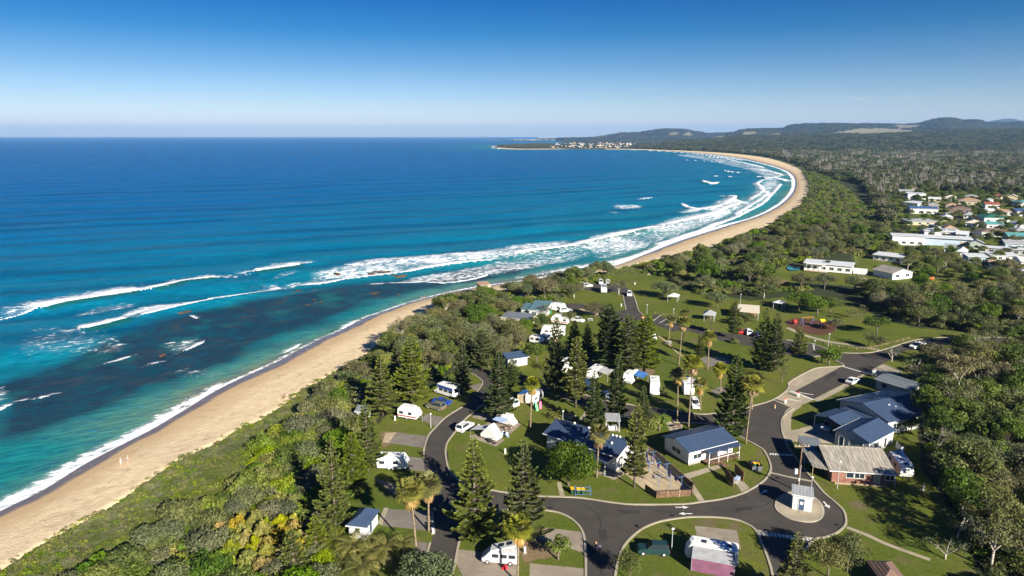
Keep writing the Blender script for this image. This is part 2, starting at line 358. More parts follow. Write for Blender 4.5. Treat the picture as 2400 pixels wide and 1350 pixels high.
def ground():
    us = np.linspace(-260, 2900, 560); rs = np.concatenate([np.geomspace(45, 1500, 520), np.geomspace(1530, 17500, 170)])
    X, Y, nu, nr = polar(us, rs)
    h, dw, dv, land, veg, s = height(X, Y, True)
    lawn = inside(X, Y, Gn(CAMP)).astype(float)
    for P in CLEAR: lawn = np.maximum(lawn, .8*inside(X, Y, Gn(P)))
    dirt = np.zeros(len(X))
    for P in DIRT: dirt = np.maximum(dirt, inside(X, Y, Gn(P)).astype(float))
    A = lawn.reshape(nr, nu); Dm = dirt.reshape(nr, nu)
    for _ in range(2):
        for M_ in (A, Dm):
            M_[1:-1, 1:-1] = (M_[1:-1, 1:-1]*2+M_[:-2, 1:-1]+M_[2:, 1:-1]+M_[1:-1, :-2]+M_[1:-1, 2:])/6
    lawn = A.ravel(); dirt = Dm.ravel()
    dune = np.where(veg, np.exp(-dv/14.), 1.)*(Y < 3000)*.8; beltl = inside(X, Y, Gn([(60,1500),(0,1350),(500,1050),(780,880),(930,850),(880,1000),(800,1240),(760,1500)])); lawn = np.maximum(lawn, .75*beltl)
    # mounds in the dunes north of the camp
    hum = (fbm(X, Y, 38, 31)-.5)*7*sstep(240, 330, Y)*(1-lawn)*sstep(8, 40, dv)*(Y < 1500)
    z = h+np.where(veg, (fbm(X, Y, 3.0, 4)-.5)*.5*np.clip(1-dv/10, 0, 1), 0)+np.where(veg, np.maximum(hum, -1.0), 0)
    z = np.where(veg, z, h-.25-.5*(land & ~veg)*np.clip(dv/6, 0, 1))
    z = np.where(land, z, np.minimum(z, -.6))
    # open fields on the far hills
    fld = np.zeros(len(X))
    keep = land | (dw < 60)
    Fq = gridfaces(nu, nr, keep)
    def px(poly): 
        U = 1200+FPX*X/(Y*CP+(CAMZ-z)*SP); Vv = 675-FPX*((z-CAMZ)*CP+Y*SP)/(Y*CP-(z-CAMZ)*SP); return inside(U, Vv, poly)
    for P in ([(1595,319),(1615,308),(1628,318)], [(1668,322),(1690,319),(1720,324)], [(1785,316),(1830,311),(1838,318)], [(1925,316),(2020,300),(2060,303),(2040,314)], [(2100,292),(2158,293),(2150,300),(2105,302)], [(2050,300),(2150,305),(2140,312),(2000,318)], [(1740,308),(1780,309),(1770,316),(1735,318)], [(2195,292),(2200,290),(2205,299)], [(1560,313),(1590,309),(1590,318)]):
        fld = np.maximum(fld, px(P).astype(float))
    m, t, b = nodes('ground_cover'); co = objco(t)
    la = attr_(t, 'lawn'); du = attr_(t, 'dune'); di = attr_(t, 'dirt'); fi = attr_(t, 'field')
    n1 = noise_(t, .045, 5, co); n2 = noise_(t, .35, 5, co); n3 = noise_(t, 2.4, 4, co); n4 = noise_(t, .011, 4, co)
    g = mix_(t, maprange(t, n1, .35, .65), (.095, .128, .015), (.155, .164, .026))
    g = mix_(t, maprange(t, n2, .50, .74), g, (.155, .135, .05))
    g = mix_(t, math_(t, 'MULTIPLY', maprange(t, n3, .3, .75), .6), g, (.038, .070, .010))
    g = mix_(t, maprange(t, noise_(t, .16, 5, co), .62, .72), g, (.15, .12, .065))
    fl = mix_(t, maprange(t, n2, .35, .65), (.030, .042, .014), (.060, .056, .030))
    fl = mix_(t, maprange(t, n4, .42, .6), fl, (.036, .048, .022))
    dn = mix_(t, maprange(t, n2, .40, .62), (.12, .15, .035), (.27, .25, .13))
    dn = mix_(t, maprange(t, n3, .45, .7), dn, (.075, .11, .022))
    lm = math_(t, 'ADD', la, math_(t, 'MULTIPLY', math_(t, 'SUBTRACT', n2, .5), .8))
    c = mix_(t, maprange(t, lm, .35, .65), fl, g)
    c = mix_(t, maprange(t, math_(t, 'ADD', du, math_(t, 'MULTIPLY', math_(t, 'SUBTRACT', n2, .5), .5)), .25, .5), c, dn)
    c = mix_(t, maprange(t, math_(t, 'ADD', di, math_(t, 'MULTIPLY', math_(t, 'SUBTRACT', n2, .5), .9)), .4, .7), c, mix_(t, n3, (.26, .19, .11), (.15, .10, .06)))
    c = mix_(t, fi, c, (.22, .20, .12))
    t.links.new(c, b.inputs['Base Color']); b.inputs['Roughness'].default_value = .95; b.inputs['Specular IOR Level'].default_value = .1
    bp = t.nodes.new('ShaderNodeBump'); bp.inputs['Strength'].default_value = .7; bp.inputs['Distance'].default_value = .12
    t.links.new(math_(t, 'ADD', n3, noise_(t, 9, 2, co)), bp.inputs['Height']); t.links.new(bp.outputs[0], b.inputs['Normal'])
    me = npmesh('ground', np.stack([X, Y, z], 1), Fq, m, True, {'lawn': ('POINT', lawn), 'dune': ('POINT', dune), 'dirt': ('POINT', dirt), 'field': ('POINT', fld)})
    return tag(link('ground', me), kind='structure')
ground()
# ---- beach
def beach():
    # cross sections of the sand from below the water to the foot of the dune
    nW = resample([G(u, v, 0) for u, v in WATER], .004, 1.); n = len(nW)
    # match every water point with the nearest dune foot point
    k = max(i for i in range(n) if nW[i, 1] < 3700)
    D, I = seg_dist(nW[:, 0], nW[:, 1], V_w); rows = []
    V_w2 = V_w; Iv = np.maximum.accumulate(I)
    cumL = np.arange(n)
    tgt = V_w[np.clip(Iv, 0, len(V_w)-1)].astype(float)
    for _ in range(6): tgt[1:-1] = (tgt[1:-1]*2+tgt[:-2]+tgt[2:])/4
    ss = np.concatenate([[-1.2, -.5], np.linspace(0, 1, 15), [1.04, 1.12, 1.25]])
    V = []; sa = []
    for i in range(k):
        a = nW[i]; b_ = tgt[i]; w_ = b_-a
        for s_ in ss:
            p = a+w_*s_; V.append((p[0], p[1], (2.6*s_ if s_ <= 1 else 2.6-(s_-1)*12) if s_ > 0 else s_*1.8)); sa.append(s_)
    V = np.array(V); Fq = gridfaces(len(ss), k)
    V[:, 2] += (fbm(V[:, 0], V[:, 1], 5, 8)-.5)*.16*np.clip(np.array(sa)*4, 0, 1)
    m, t, b = nodes('beach_sand'); co = objco(t); s_ = attr_(t, 'across')
    nz = noise_(t, .07, 4, co); n2 = noise_(t, .5, 5, co); n3 = noise_(t, 3, 3, co)
    e_ = math_(t, 'ADD', s_, math_(t, 'MULTIPLY', math_(t, 'SUBTRACT', nz, .5), .22))
    wet = mix_(t, n2, (.15, .115, .09), (.19, .15, .115)); damp = (.54, .385, .215); dry = mix_(t, maprange(t, n2, .35, .65), (.80, .63, .40), (.70, .54, .33))
    c = mix_(t, maprange(t, e_, .12, .17), wet, damp); c = mix_(t, maprange(t, e_, .22, .55), c, dry)
    c = mix_(t, math_(t, 'MULTIPLY', maprange(t, noise_(t, .22, 5, co, .6, 1.5), .56, .66), .45), c, (.45, .32, .19))
    c = mix_(t, math_(t, 'MULTIPLY', maprange(t, n3, .55, .8), .3), c, (.38, .27, .16))
    for pos, wd_, k_ in ((.30, .010, .5), (.62, .007, .35), (.86, .012, .4)):
        dl = math_(t, 'ABSOLUTE', math_(t, 'SUBTRACT', math_(t, 'ADD', s_, math_(t, 'MULTIPLY', math_(t, 'SUBTRACT', noise_(t, .11, 6, co, .65), .5), .30)), pos))
        c = mix_(t, math_(t, 'MULTIPLY', math_(t, 'MULTIPLY', maprange(t, dl, wd_, wd_*.3), maprange(t, noise_(t, .7, 4, co), .45, .6)), k_), c, (.20, .14, .09))
    t.links.new(c, b.inputs['Base Color']); t.links.new(maprange(t, e_, .1, .2, .22, .95), b.inputs['Roughness']); t.links.new(maprange(t, e_, .1, .2, .5, .1), b.inputs['Specular IOR Level'])
    bp = t.nodes.new('ShaderNodeBump'); bp.inputs['Distance'].default_value = .25; t.links.new(maprange(t, e_, .2, .4, 0, .6), bp.inputs['Strength'])
    t.links.new(math_(t, 'ADD', n2, n3), bp.inputs['Height']); t.links.new(bp.outputs[0], b.inputs['Normal'])
    return tag(link('beach', npmesh('beach', V, Fq, m, True, {'across': ('POINT', sa)})), kind='structure')
beach()
# ---- sea
FOAM = [ # (polyline, width in m, strength)
 ([(-60,752),(0,742),(40,735),(84,726)],1.6,.7), ([(84,726),(150,713),(230,700),(290,690),(330,685)],9,1.6), ([(345,684),(400,672),(430,664),(480,657),(510,654)],6.5,1.4),
 ([(510,654),(560,649),(593,643)],1.2,.5), ([(593,641),(640,636),(703,624)],7.5,1.5), ([(185,779),(240,768),(303,752)],6.5,1.4), ([(330,745),(400,727),(490,709)],5,1.1), ([(480,709),(560,698),(640,680),(650,672)],6,1.1),
 ([(693,668),(760,664),(830,652),(933,641),(1000,629),(1080,618),(1173,608)],5,1.3), ([(1200,601),(1260,590),(1340,580),(1400,565),(1450,554),(1542,531)],8,1.4),
 ([(860,665),(990,662),(1040,664),(1080,660),(1120,652),(1148,643)],2,.9), ([(1230,651),(1270,645),(1340,633),(1400,623),(1455,613),(1500,600),(1550,579),(1600,556),(1650,540),(1700,522),(1750,500),(1790,478),(1815,452),(1830,432),(1800,440)],4,1.2),
 ([(1542,531),(1620,515),(1680,500),(1708,488),(1735,478),(1730,470)],7,1.3), ([(1540,575),(1620,552),(1680,525),(1700,520),(1730,508)],4,1.1), ([(1600,487),(1650,492),(1700,480),(1725,462),(1690,458)],7,1.2),
 ([(1725,505),(1770,478),(1800,455),(1780,448)],5,1.1), ([(1760,470),(1790,447),(1775,430)],5,1.1), ([(1595,478),(1622,488)],4,1.2), ([(1506,466),(1530,463)],4,1.3), ([(1645,424),(1668,433),(1685,430)],9,1.3), ([(1650,412),(1735,415)],5,1.),
 ([(1690,400),(1720,404),(1750,406)],7,1.2), ([(1600,375),(1700,381)],5,.9), ([(1505,352.4),(1560,355.6),(1620,360),(1680,367),(1740,376)],9,1.1), ([(1650,366),(1690,371),(1740,382),(1790,394)],9,1.0), ([(1760,395),(1800,402),(1830,410)],8,1.0), ([(1770,415),(1815,418),(1840,425)],10,1.1),
 ([(1775,432),(1800,420),(1840,412)],6,1.), ([(240,856),(280,845),(312,832)],2.6,1.3), ([(205,860),(240,856)],1.2,.9), ([(65,941),(95,938),(125,929)],2.4,1.3), ([(425,824),(450,815),(481,799)],2.6,.9), ([(-40,972),(0,962),(22,952)],2,1.1), ([(343,861),(372,853)],2.4,1.1),
 ([(443,740),(462,752)],1.6,.9), ([(430,945),(470,930),(520,900)],1.4,1.2), ([(663,828),(685,818),(706,806)],1.2,1.1), ([(800,772),(838,750)],1.4,1.2), ([(1152,343.5),(1165,346)],20,1.3), ([(1145,346.5),(1175,349.5)],20,1.),
]
PATCH = [ # (polygon, density)
 ([(200,772),(250,745),(330,712),(450,700),(560,690),(640,670),(655,682),(560,706),(480,716),(400,732),(320,748),(250,770)],.62),
 ([(690,668),(720,640),(850,606),(950,597),(1120,586),(1200,572),(1300,562),(1345,562),(1345,585),(1200,608),(1000,636),(850,655),(720,672)],.54),
 ([(900,663),(1000,636),(1180,610),(1290,606),(1300,625),(1200,642),(1100,660),(1000,668)],.46),
 ([(560,690),(700,655),(720,668),(640,690)],.4),
 ([(1340,572),(1540,522),(1620,505),(1700,478),(1760,440),(1790,405),(1845,405),(1840,440),(1800,472),(1700,518),(1620,548),(1540,578),(1460,604),(1380,606)],.50),
 ([(1560,362),(1640,362),(1720,375),(1800,392),(1840,405),(1850,425),(1800,425),(1740,400),(1650,378)],.46), ([(1420,480),(1500,478),(1520,488),(1440,492)],.52), ([(1400,492),(1470,494),(1460,500),(1420,500)],.45), ([(1560,500),(1640,480),(1720,450),(1730,470),(1640,500)],.5),
 ([(0,890),(40,895),(62,915),(50,935),(0,958),(-60,950),(-60,900)],.58), ([(0,800),(60,760),(180,760),(330,790),(300,830),(120,840),(0,845)],.27), ([(60,760),(200,715),(330,700),(350,715),(200,745)],.30), ([(350,860),(500,850),(560,880),(420,900)],.36), ([(350,800),(480,780),(500,810),(380,830)],.36),
 ([(620,650),(690,630),(720,640),(640,660)],.45), ([(1000,640),(1400,560),(1500,570),(1300,625)],.40)]
REEF = [(-100,900),(0,880),(200,800),(330,752),(480,715),(640,688),(760,668),(930,648),(1000,640),(1180,612),(1280,615),(1260,640),(1180,660),(1080,676),(960,700),(860,735),(780,770),(700,800),(600,850),(500,885),(380,925),(250,985),(120,1030),(0,1060),(-100,1090)]
def sea():
    us = np.linspace(-420, 1960, 760)
    vs = np.concatenate([np.linspace(1330, 470, 470), np.linspace(469, 330, 120), np.linspace(329.5, 321.6, 16), [321.05]])
    rs = np.array([G(1200, v, 0).y for v in vs]); rs[-1] = 30000
    X, Y, nu, nr = polar(us, rs)
    dw, iw = seg_dist(X, Y, Wc); land = inside(X, Y, LANDP)
    keep = (~land) | (dw < 2.5*np.maximum(1, Y/300))
    sh = np.where(land, -dw, dw)
    face = np.zeros(len(X)); foam = np.zeros(len(X)); crest = np.zeros(len(X)); dist = np.hypot(X, Y)
    along = fbm(X, Y, 30, 77)
    for P, w_, st in FOAM:
        L = resample(Gn(P, 0), .003, 1.); b0 = L.min(0)-60; b1 = L.max(0)+60
        k = np.where((X > b0[0]) & (X < b1[0]) & (Y > b0[1]) & (Y < b1[1]))[0]
        if not len(k): continue
        d, i = seg_dist(X[k], Y[k], L); T = L[np.clip(i+1, 0, len(L)-1)]-L[np.clip(i-1, 0, len(L)-1)]; T /= np.linalg.norm(T, axis=1)[:, None]+1e-9
        side = T[:, 0]*(Y[k]-L[i, 1])-T[:, 1]*(X[k]-L[i, 0])     # >0: seaward
        wv = w_*(.30+.85*along[k]); taper = np.minimum(1, np.minimum(i, len(L)-1-i)/max(3, len(L)*.08)+.25)
        d = d+(1-taper)*w_
        f = np.where(side > 0, 1-d/(wv*1.15), 1-d/(wv*.45))
        foam[k] = np.maximum(foam[k], np.clip(f*1.6, 0, 1)*st)
        f2 = np.exp(-((d/(wv*2.6))**2))*(side > 0)*.46*st; foam[k] = np.maximum(foam[k], f2)
        if w_ > 6: face[k] = np.maximum(face[k], np.exp(-((d-wv*.40-1.6)/2.0)**2)*(side < 0)*taper)
        if w_ > 2: crest[k] = np.maximum(crest[k], np.exp(-(d/(w_*.9))**2)*min(1.5, .25*w_))
    for P, dn in PATCH:
        k = inside(X, Y, Gn(P, 0)); d, _ = seg_dist(X[k], Y[k], resample(Gn(P+[P[0]], 0), .01, 4.))
        foam[k] = np.maximum(foam[k], dn*np.clip(d/(4+dist[k]*.012), 0, 1)*(.42+.85*fbm(X[k], Y[k], 22, 5)))
    # swash along the waterline
    near = Y < 3300; wob = (fbm(X, Y, 16, 55)-.5)
    lw = np.interp(Y, [60, 150, 175, 240, 270, 420, 2000], [5.2, 4.8, 1.2, 1.0, 1.1, 3, 6])
    sw = np.where(near, np.clip(1.25-np.abs(sh-lw*.35)/(lw*.75)+wob*.8, 0, 1), 0)*np.interp(Y, [60, 150, 180, 230, 400], [.70, .66, .42, .38, .55])
    foam = np.maximum(foam, sw)
    eg = np.where(near & (sh < .5+.004*Y), .75, 0)*np.interp(Y, [60, 170, 200, 400], [1, .9, .5, 1]); foam = np.maximum(foam, eg)
    reef = inside(X, Y, Gn(REEF, 0)).astype(float); dr, _ = seg_dist(X, Y, resample(Gn(REEF+[REEF[0]], 0), .01, 4.)); reef *= sstep(0, 24, dr)*(.5+.8*fbm(X, Y, 26, 91))
    # waves and the mask of their painted shade; crests run towards the upper right
    a = math.radians(52); bend = 26+26*np.exp(-np.clip(sh, 0, None)/160.); ar = np.radians(30); cx, cy = math.cos(ar), math.sin(ar); p = -cy*X+cx*Y; q_ = cx*X+cy*Y
    wl = (fbm(q_, p*1.6, 120, 23)-.5)*46; swell_shade = np.exp(-((np.mod(p+wl+14*np.sin(q_/170.), 46.)-23.)/6.5)**2)*(.35+1.1*fbm(q_*.35, p, 60, 41))*np.clip(sh/60., 0, 1)
    amp = np.clip(sh/70, .015, 1)*np.exp(-dist/2600)
    z = amp*1.35*(.34*np.sin((p+wl)/6.2)+.22*np.sin((p*1.0+q_*.22-wl)/3.9+1.3)+.55*np.sin((p+wl*.6)/13.+.4))*(.5+fbm(q_, p, 60, 29))
    z = z+crest*.95+np.where(sh < 12, -.12*(1-sh/12.), 0)
    z = np.where(sh < 0, np.minimum(0.02, z), z); z = np.where(sh < 3, z*np.clip(sh/3, 0, 1)+.02, z)
    z = np.where(dist > 4000, 0, z)
    m, t, b = nodes('sea_water'); co = objco(t)
    shd = attr_(t, 'shore'); fo = attr_(t, 'foam'); re = attr_(t, 'reef')
    mp = t.nodes.new('ShaderNodeMapping'); mp.inputs['Rotation'].default_value = (0, 0, -math.radians(34)); t.links.new(co, mp.inputs[0])
    st = t.nodes.new('ShaderNodeMapping'); st.inputs['Scale'].default_value = (.34, 1, 1); t.links.new(mp.outputs[0], st.inputs[0]); sv = st.outputs[0]
    nb = noise_(t, .05, 4, sv); nf = noise_(t, .6, 4, sv, .65); ng = noise_(t, 2.5, 3, sv); ns = noise_(t, .012, 4, sv)
    x = math_(t, 'ADD', shd, math_(t, 'MULTIPLY', math_(t, 'SUBTRACT', ns, .5), .30))
    c = ramp_(t, x, [(0., (.20, .19, .11)), (.035, (.10, .24, .16)), (.085, (.012, .20, .19)), (.22, (.0, .17, .26)), (.42, (.0, .14, .275)), (.65, (.0, .112, .30)), (1., (.0, .112, .34))])
    # dark wave fronts and light and dark ripples, shading painted into the water colour
    c = mix_(t, math_(t, 'MULTIPLY', attr_(t, 'swell_shade'), .62), c, (.0, .040, .100)); c = mix_(t, math_(t, 'MULTIPLY', maprange(t, nb, .50, .66), .22), c, (.0, .042, .115))
    c = mix_(t, math_(t, 'MULTIPLY', maprange(t, nf, .42, .66), .50), c, (.0, .045, .13)); c = mix_(t, math_(t, 'MULTIPLY', maprange(t, noise_(t, 1.1, 4, sv, .7), .52, .72), .50), c, (.02, .22, .36))
    rc = mix_(t, maprange(t, noise_(t, .14, 6, co, .65, 1.), .36, .54), (.004, .058, .092), (.012, .030, .052))
    rc = mix_(t, maprange(t, noise_(t, .05, 4, co), .55, .68), rc, (.012, .095, .100)); rc = mix_(t, math_(t, 'MULTIPLY', maprange(t, noise_(t, .09, 6, co, .6, .8), .54, .64), .75), rc, (.034, .042, .048))
    c = mix_(t, math_(t, 'MULTIPLY', maprange(t, math_(t, 'ADD', re, math_(t, 'MULTIPLY', math_(t, 'SUBTRACT', noise_(t, .06, 5, co), .5), .8)), .04, .40), .94), c, rc)
    c = mix_(t, math_(t, 'MULTIPLY', attr_(t, 'face'), .85), c, (.010, .085, .060))
    # foam lace: bright where the cell noise lies below the foam density
    fv = t.nodes.new('ShaderNodeMapping'); fv.inputs['Scale'].default_value = (.5, 1, 1); t.links.new(mp.outputs[0], fv.inputs[0])
    l1 = noise_(t, .42, 8, fv.outputs[0], .72, 1.2); vo = t.nodes.new('ShaderNodeTexVoronoi'); vo.feature = 'DISTANCE_TO_EDGE'; vo.inputs['Scale'].default_value = .38
    wv_ = t.nodes.new('ShaderNodeVectorMath'); wv_.operation = 'ADD'; t.links.new(fv.outputs[0], wv_.inputs[0])
    nn = t.nodes.new('ShaderNodeTexNoise'); nn.inputs['Scale'].default_value = .25; nn.inputs['Detail'].default_value = 4; t.links.new(fv.outputs[0], nn.inputs['Vector'])
    sc_ = t.nodes.new('ShaderNodeVectorMath'); sc_.operation = 'SCALE'; sc_.inputs['Scale'].default_value = 5; t.links.new(nn.outputs['Color'], sc_.inputs[0]); t.links.new(sc_.outputs[0], wv_.inputs[1]); t.links.new(wv_.outputs[0], vo.inputs[0])
    lace = math_(t, 'ADD', math_(t, 'MULTIPLY', maprange(t, l1, .30, .68), .72), math_(t, 'MULTIPLY', vo.outputs['Distance'], .75))
    fm = maprange(t, math_(t, 'SUBTRACT', math_(t, 'MULTIPLY', fo, 1.0), lace), -.10, .10)
    fm2 = math_(t, 'MAXIMUM', math_(t, 'MULTIPLY', maprange(t, fo, .22, .7), .22), math_(t, 'MULTIPLY', fm, maprange(t, fo, .08, .3)))
    c = mix_(t, fm2, c, (.80, .82, .84))
    t.links.new(c, b.inputs['Base Color']); t.links.new(maprange(t, fm2, 0, .6, .35, .85), b.inputs['Roughness']); b.inputs['IOR'].default_value = 1.33; b.inputs['Specular IOR Level'].default_value = .06
    bp = t.nodes.new('ShaderNodeBump'); bp.inputs['Strength'].default_value = .6; bp.inputs['Distance'].default_value = .5
    t.links.new(math_(t, 'ADD', math_(t, 'MULTIPLY', nf, 1.2), math_(t, 'ADD', math_(t, 'MULTIPLY', ng, .35), math_(t, 'MULTIPLY', nb, 2.))), bp.inputs['Height']); t.links.new(bp.outputs[0], b.inputs['Normal'])
    me = npmesh('sea', np.stack([X, Y, z], 1), gridfaces(nu, nr, keep), m, True, {'shore': ('POINT', (np.clip(sh, 0, 4000)/900.)**.62), 'foam': ('POINT', foam), 'reef': ('POINT', reef), 'swell_shade': ('POINT', swell_shade), 'face': ('POINT', face)})
    return tag(link('sea', me), kind='structure')
sea()
# ------------------------------------------------------------------ roads, pads, paths, kerbs
M_asph = None
def asphalt(name, col, scale=1.):
    m, t, b = nodes(name); co = objco(t)
    a = noise_(t, .25*scale, 5, co); g = noise_(t, 14, 2, co); st = noise_(t, .9, 5, co, .7)
    c = mix_(t, maprange(t, a, .35, .68), col, tuple(x*.78 for x in col))
    c = mix_(t, math_(t, 'MULTIPLY', maprange(t, g, .4, .75), .35), c, tuple(x*1.5 for x in col))
    c = mix_(t, math_(t, 'MULTIPLY', maprange(t, st, .55, .75), .5), c, tuple(x*.55 for x in col)); c = mix_(t, math_(t, 'MULTIPLY', maprange(t, noise_(t, .12*scale, 6, co, .7, 2.), .52, .60), .30), c, tuple(x*1.45 for x in col))
    t.links.new(c, b.inputs['Base Color']); b.inputs['Roughness'].default_value = .9; b.inputs['Specular IOR Level'].default_value = .2
    bp = t.nodes.new('ShaderNodeBump'); bp.inputs['Strength'].default_value = .4; bp.inputs['Distance'].default_value = .02; t.links.new(g, bp.inputs['Height']); t.links.new(bp.outputs[0], b.inputs['Normal'])
    return m
MA = asphalt('asphalt', (.062, .055, .048)); MC = asphalt('concrete', (.34, .29, .21), .8); MP = asphalt('pale_pavers', (.27, .225, .175)); MG = asphalt('grey_pad', (.19, .165, .14))
MK = asphalt('kerb_concrete', (.36, .32, .24)); MRUB = asphalt('playground_bark', (.10, .048, .03)); MTAN = asphalt('sandy_slab', (.42, .33, .21)); MPAINT = mat('road_paint', (.72, .72, .68), .6, .15, 3)
def smooth_px(P, n=4):
    P = [np.array(p, float) for p in P]; out = []
    for i in range(len(P)-1):
        p0 = P[max(i-1, 0)]; p1 = P[i]; p2 = P[i+1]; p3 = P[min(i+2, len(P)-1)]
        for k in range(n):
            t = k/n; out.append(.5*((2*p1)+(-p0+p2)*t+(2*p0-5*p1+4*p2-p3)*t*t+(-p0+3*p1-3*p2+p3)*t**3))
    out.append(P[-1]); return out
def sheet(name, P, lift, m, parent=None, world=False, kind='structure'):
    pts = [Vector(p) for p in P] if world else Gn(P)
    V = [(p[0], p[1], GZ+lift) for p in pts]; tri = tessellate_polygon([[Vector((v[0], v[1], 0)) for v in V]])
    F = []
    for a, b_, c in tri:
        n = (Vector(V[b_])-Vector(V[a])).cross(Vector(V[c])-Vector(V[a])).z
        F.append((a, b_, c) if n > 0 else (a, c, b_))
    o = link(name, mesh(name, V, F, m), parent)
    if kind and parent is None: o['kind'] = kind
    return o
def ribbon(P, w_, lift, world=False, side=0):
    """strip of width w_ centred on the polyline"""
    pts = [Vector((p[0], p[1], 0)) for p in (P if world else Gn(P))]
    L, R = [], []
    for i, p in enumerate(pts):
        d = (pts[min(i+1, len(pts)-1)]-pts[max(i-1, 0)]).normalized(); n = Vector((-d.y, d.x, 0))
        L.append(p+n*(w_/2+side)); R.append(p-n*(w_/2-side))
    return L, R
def strip(name, P, w_, lift, m, parent=None, kind='structure', world=False):
    L, R = ribbon(P, w_, lift, world); n = len(L)
    V = [(p.x, p.y, GZ+lift) for p in L+R]; F = [(i, i+n, i+n+1, i+1) for i in range(n-1)]
    o = link(name, mesh(name, V, F, m), parent)
    if kind and parent is None: o['kind'] = kind
    return o
def kerb(P, w_=.34, h=.12, closed=False, sm=3):
    P = smooth_px(P, sm); L, R = ribbon(P, w_, 0); n = len(L); V = []
    for a, b_ in zip(L, R): V += [(a.x, a.y, GZ-.1), (a.x, a.y, GZ+h), (b_.x, b_.y, GZ+h), (b_.x, b_.y, GZ-.1)]
    F = []
    for i in range(n-1):
        for k in range(3): F.append((4*i+k, 4*i+4+k, 4*i+5+k, 4*i+1+k))
    F += [(0, 1, 2, 3), (4*n-1, 4*n-2, 4*n-3, 4*n-4)]
    return tag(link('kerb', mesh('kerb', V, F, MK)), kind='structure')
IN_LOW = [(1650,993),(1690,1002),(1713,1013),(1747,1030),(1783,1050),(1793,1060),(1803,1080),(1807,1100),(1797,1120),(1777,1137),(1740,1157),(1693,1170),(1643,1177),(1600,1182),(1490,1183),(1433,1178),(1367,1168),(1317,1165),(1260,1163),(1187,1155),(1157,1150),(1110,1140),(1077,1127),(1053,1103),(1045,1070),(1045,1050),(1050,1035),(1063,1017),(1090,983),(1110,967),(1133,947)]
W_OUT = [(1120,915),(1085,953),(1045,978),(1020,1003),(1003,1023),(993,1057),(995,1097),(1003,1150),(1013,1200),(1017,1250),(998,1310),(975,1400)]
TRI = [(1045,1400),(1063,1337),(1078,1263),(1095,1235),(1130,1215),(1180,1197),(1230,1192),(1283,1197),(1313,1203),(1340,1217),(1360,1237),(1370,1263),(1373,1310),(1373,1400)]
BOT = [(1436,1400),(1442,1350),(1450,1310),(1463,1280),(1483,1257),(1510,1237),(1550,1222),(1600,1214),(1633,1212),(1683,1213),(1723,1218),(1747,1227),(1770,1242),(1787,1277),(1800,1310),(1810,1345),(1818,1400)]
EAST = [(1873,1400),(1873,1350),(1873,1330),(1877,1307),(1890,1283),(1913,1263),(1933,1260),(1960,1250),(1980,1233),(1983,1217),(1977,1197),(1957,1177),(1933,1157),(1910,1130),(1883,1097),(1863,1070),(1848,1050),(1837,1023),(1832,1003),(1833,983),(1843,970),(1860,957)]
NW = [(1813,938),(1767,950),(1737,958),(1700,964),(1675,968),(1650,971)]
ROAD_A = smooth_px(NW+[(1648,980)]+IN_LOW+[(1150,930)]+W_OUT+TRI+BOT+EAST+[(1813,938)], 2)[:-1]
R2T = [(1650,970),(1612,966),(1542,957),(1480,948),(1419,938),(1375,926),(1330,912),(1290,897),(1230,880),(1170,868),(1120,862),(1060,856)]
R2B = [(1060,866),(1105,875),(1125,888),(1130,900),(1110,925),(1150,938),(1165,915),(1185,897),(1230,898),(1300,925),(1367,951),(1440,973),(1520,986),(1600,991),(1660,996)]
CPT = [(2500,790),(2293,791),(2217,791),(2167,794),(2133,800),(2093,813),(2050,825),(2013,828),(1967,826),(1930,815),(1890,803),(1843,797),(1780,788),(1720,783),(1667,775),(1607,760),(1575,748),(1537,738),(1507,738),(1497,728),(1490,705),(1482,685),(1465,672),(1440,667),(1400,665),(1370,667)]
CPB = [(1370,680),(1410,684),(1445,685),(1460,692),(1467,725),(1445,730),(1400,722),(1360,711),(1290,711),(1290,722),(1325,722),(1360,730),(1400,741),(1442,755),(1500,749),(1525,756),(1575,777),(1607,773),(1680,797),(1760,812),(1830,828),(1880,838),(1945,834),(1955,845),(1976,857),(1863,917),(1905,935),(2068,853),(2100,835),(2123,822),(2167,818),(2200,810),(2293,806),(2500,810)]
roadA = sheet('road', ROAD_A, .010, MA)
roadB = sheet('road', R2T+R2B, .006, MA)
roadC = sheet('road', CPT+CPB, .010, MA)
sheet('access_slab', [(1807,937),(1848,915),(1863,917),(1905,935),(1907,937),(1860,958),(1813,938)], .014, MC)
sheet('concrete_apron', smooth_px([(1848,913),(1847,899),(1867,885),(1890,873),(1913,863),(1947,860),(1975,857)], 2)+[(1963,864),(1862,917)], .014, MC)
sheet('concrete_apron', [(2070,853),(2113,872),(2093,884),(2060,881),(2030,877),(1985,908),(1917,943),(1906,936)], .014, MC)
strip('gravel_verge', [(1440,752),(1400,736),(1360,724)], 2.0, .014, MTAN)
EXCL = [Gn(ROAD_A), Gn(R2T+R2B), Gn(CPT+CPB)]
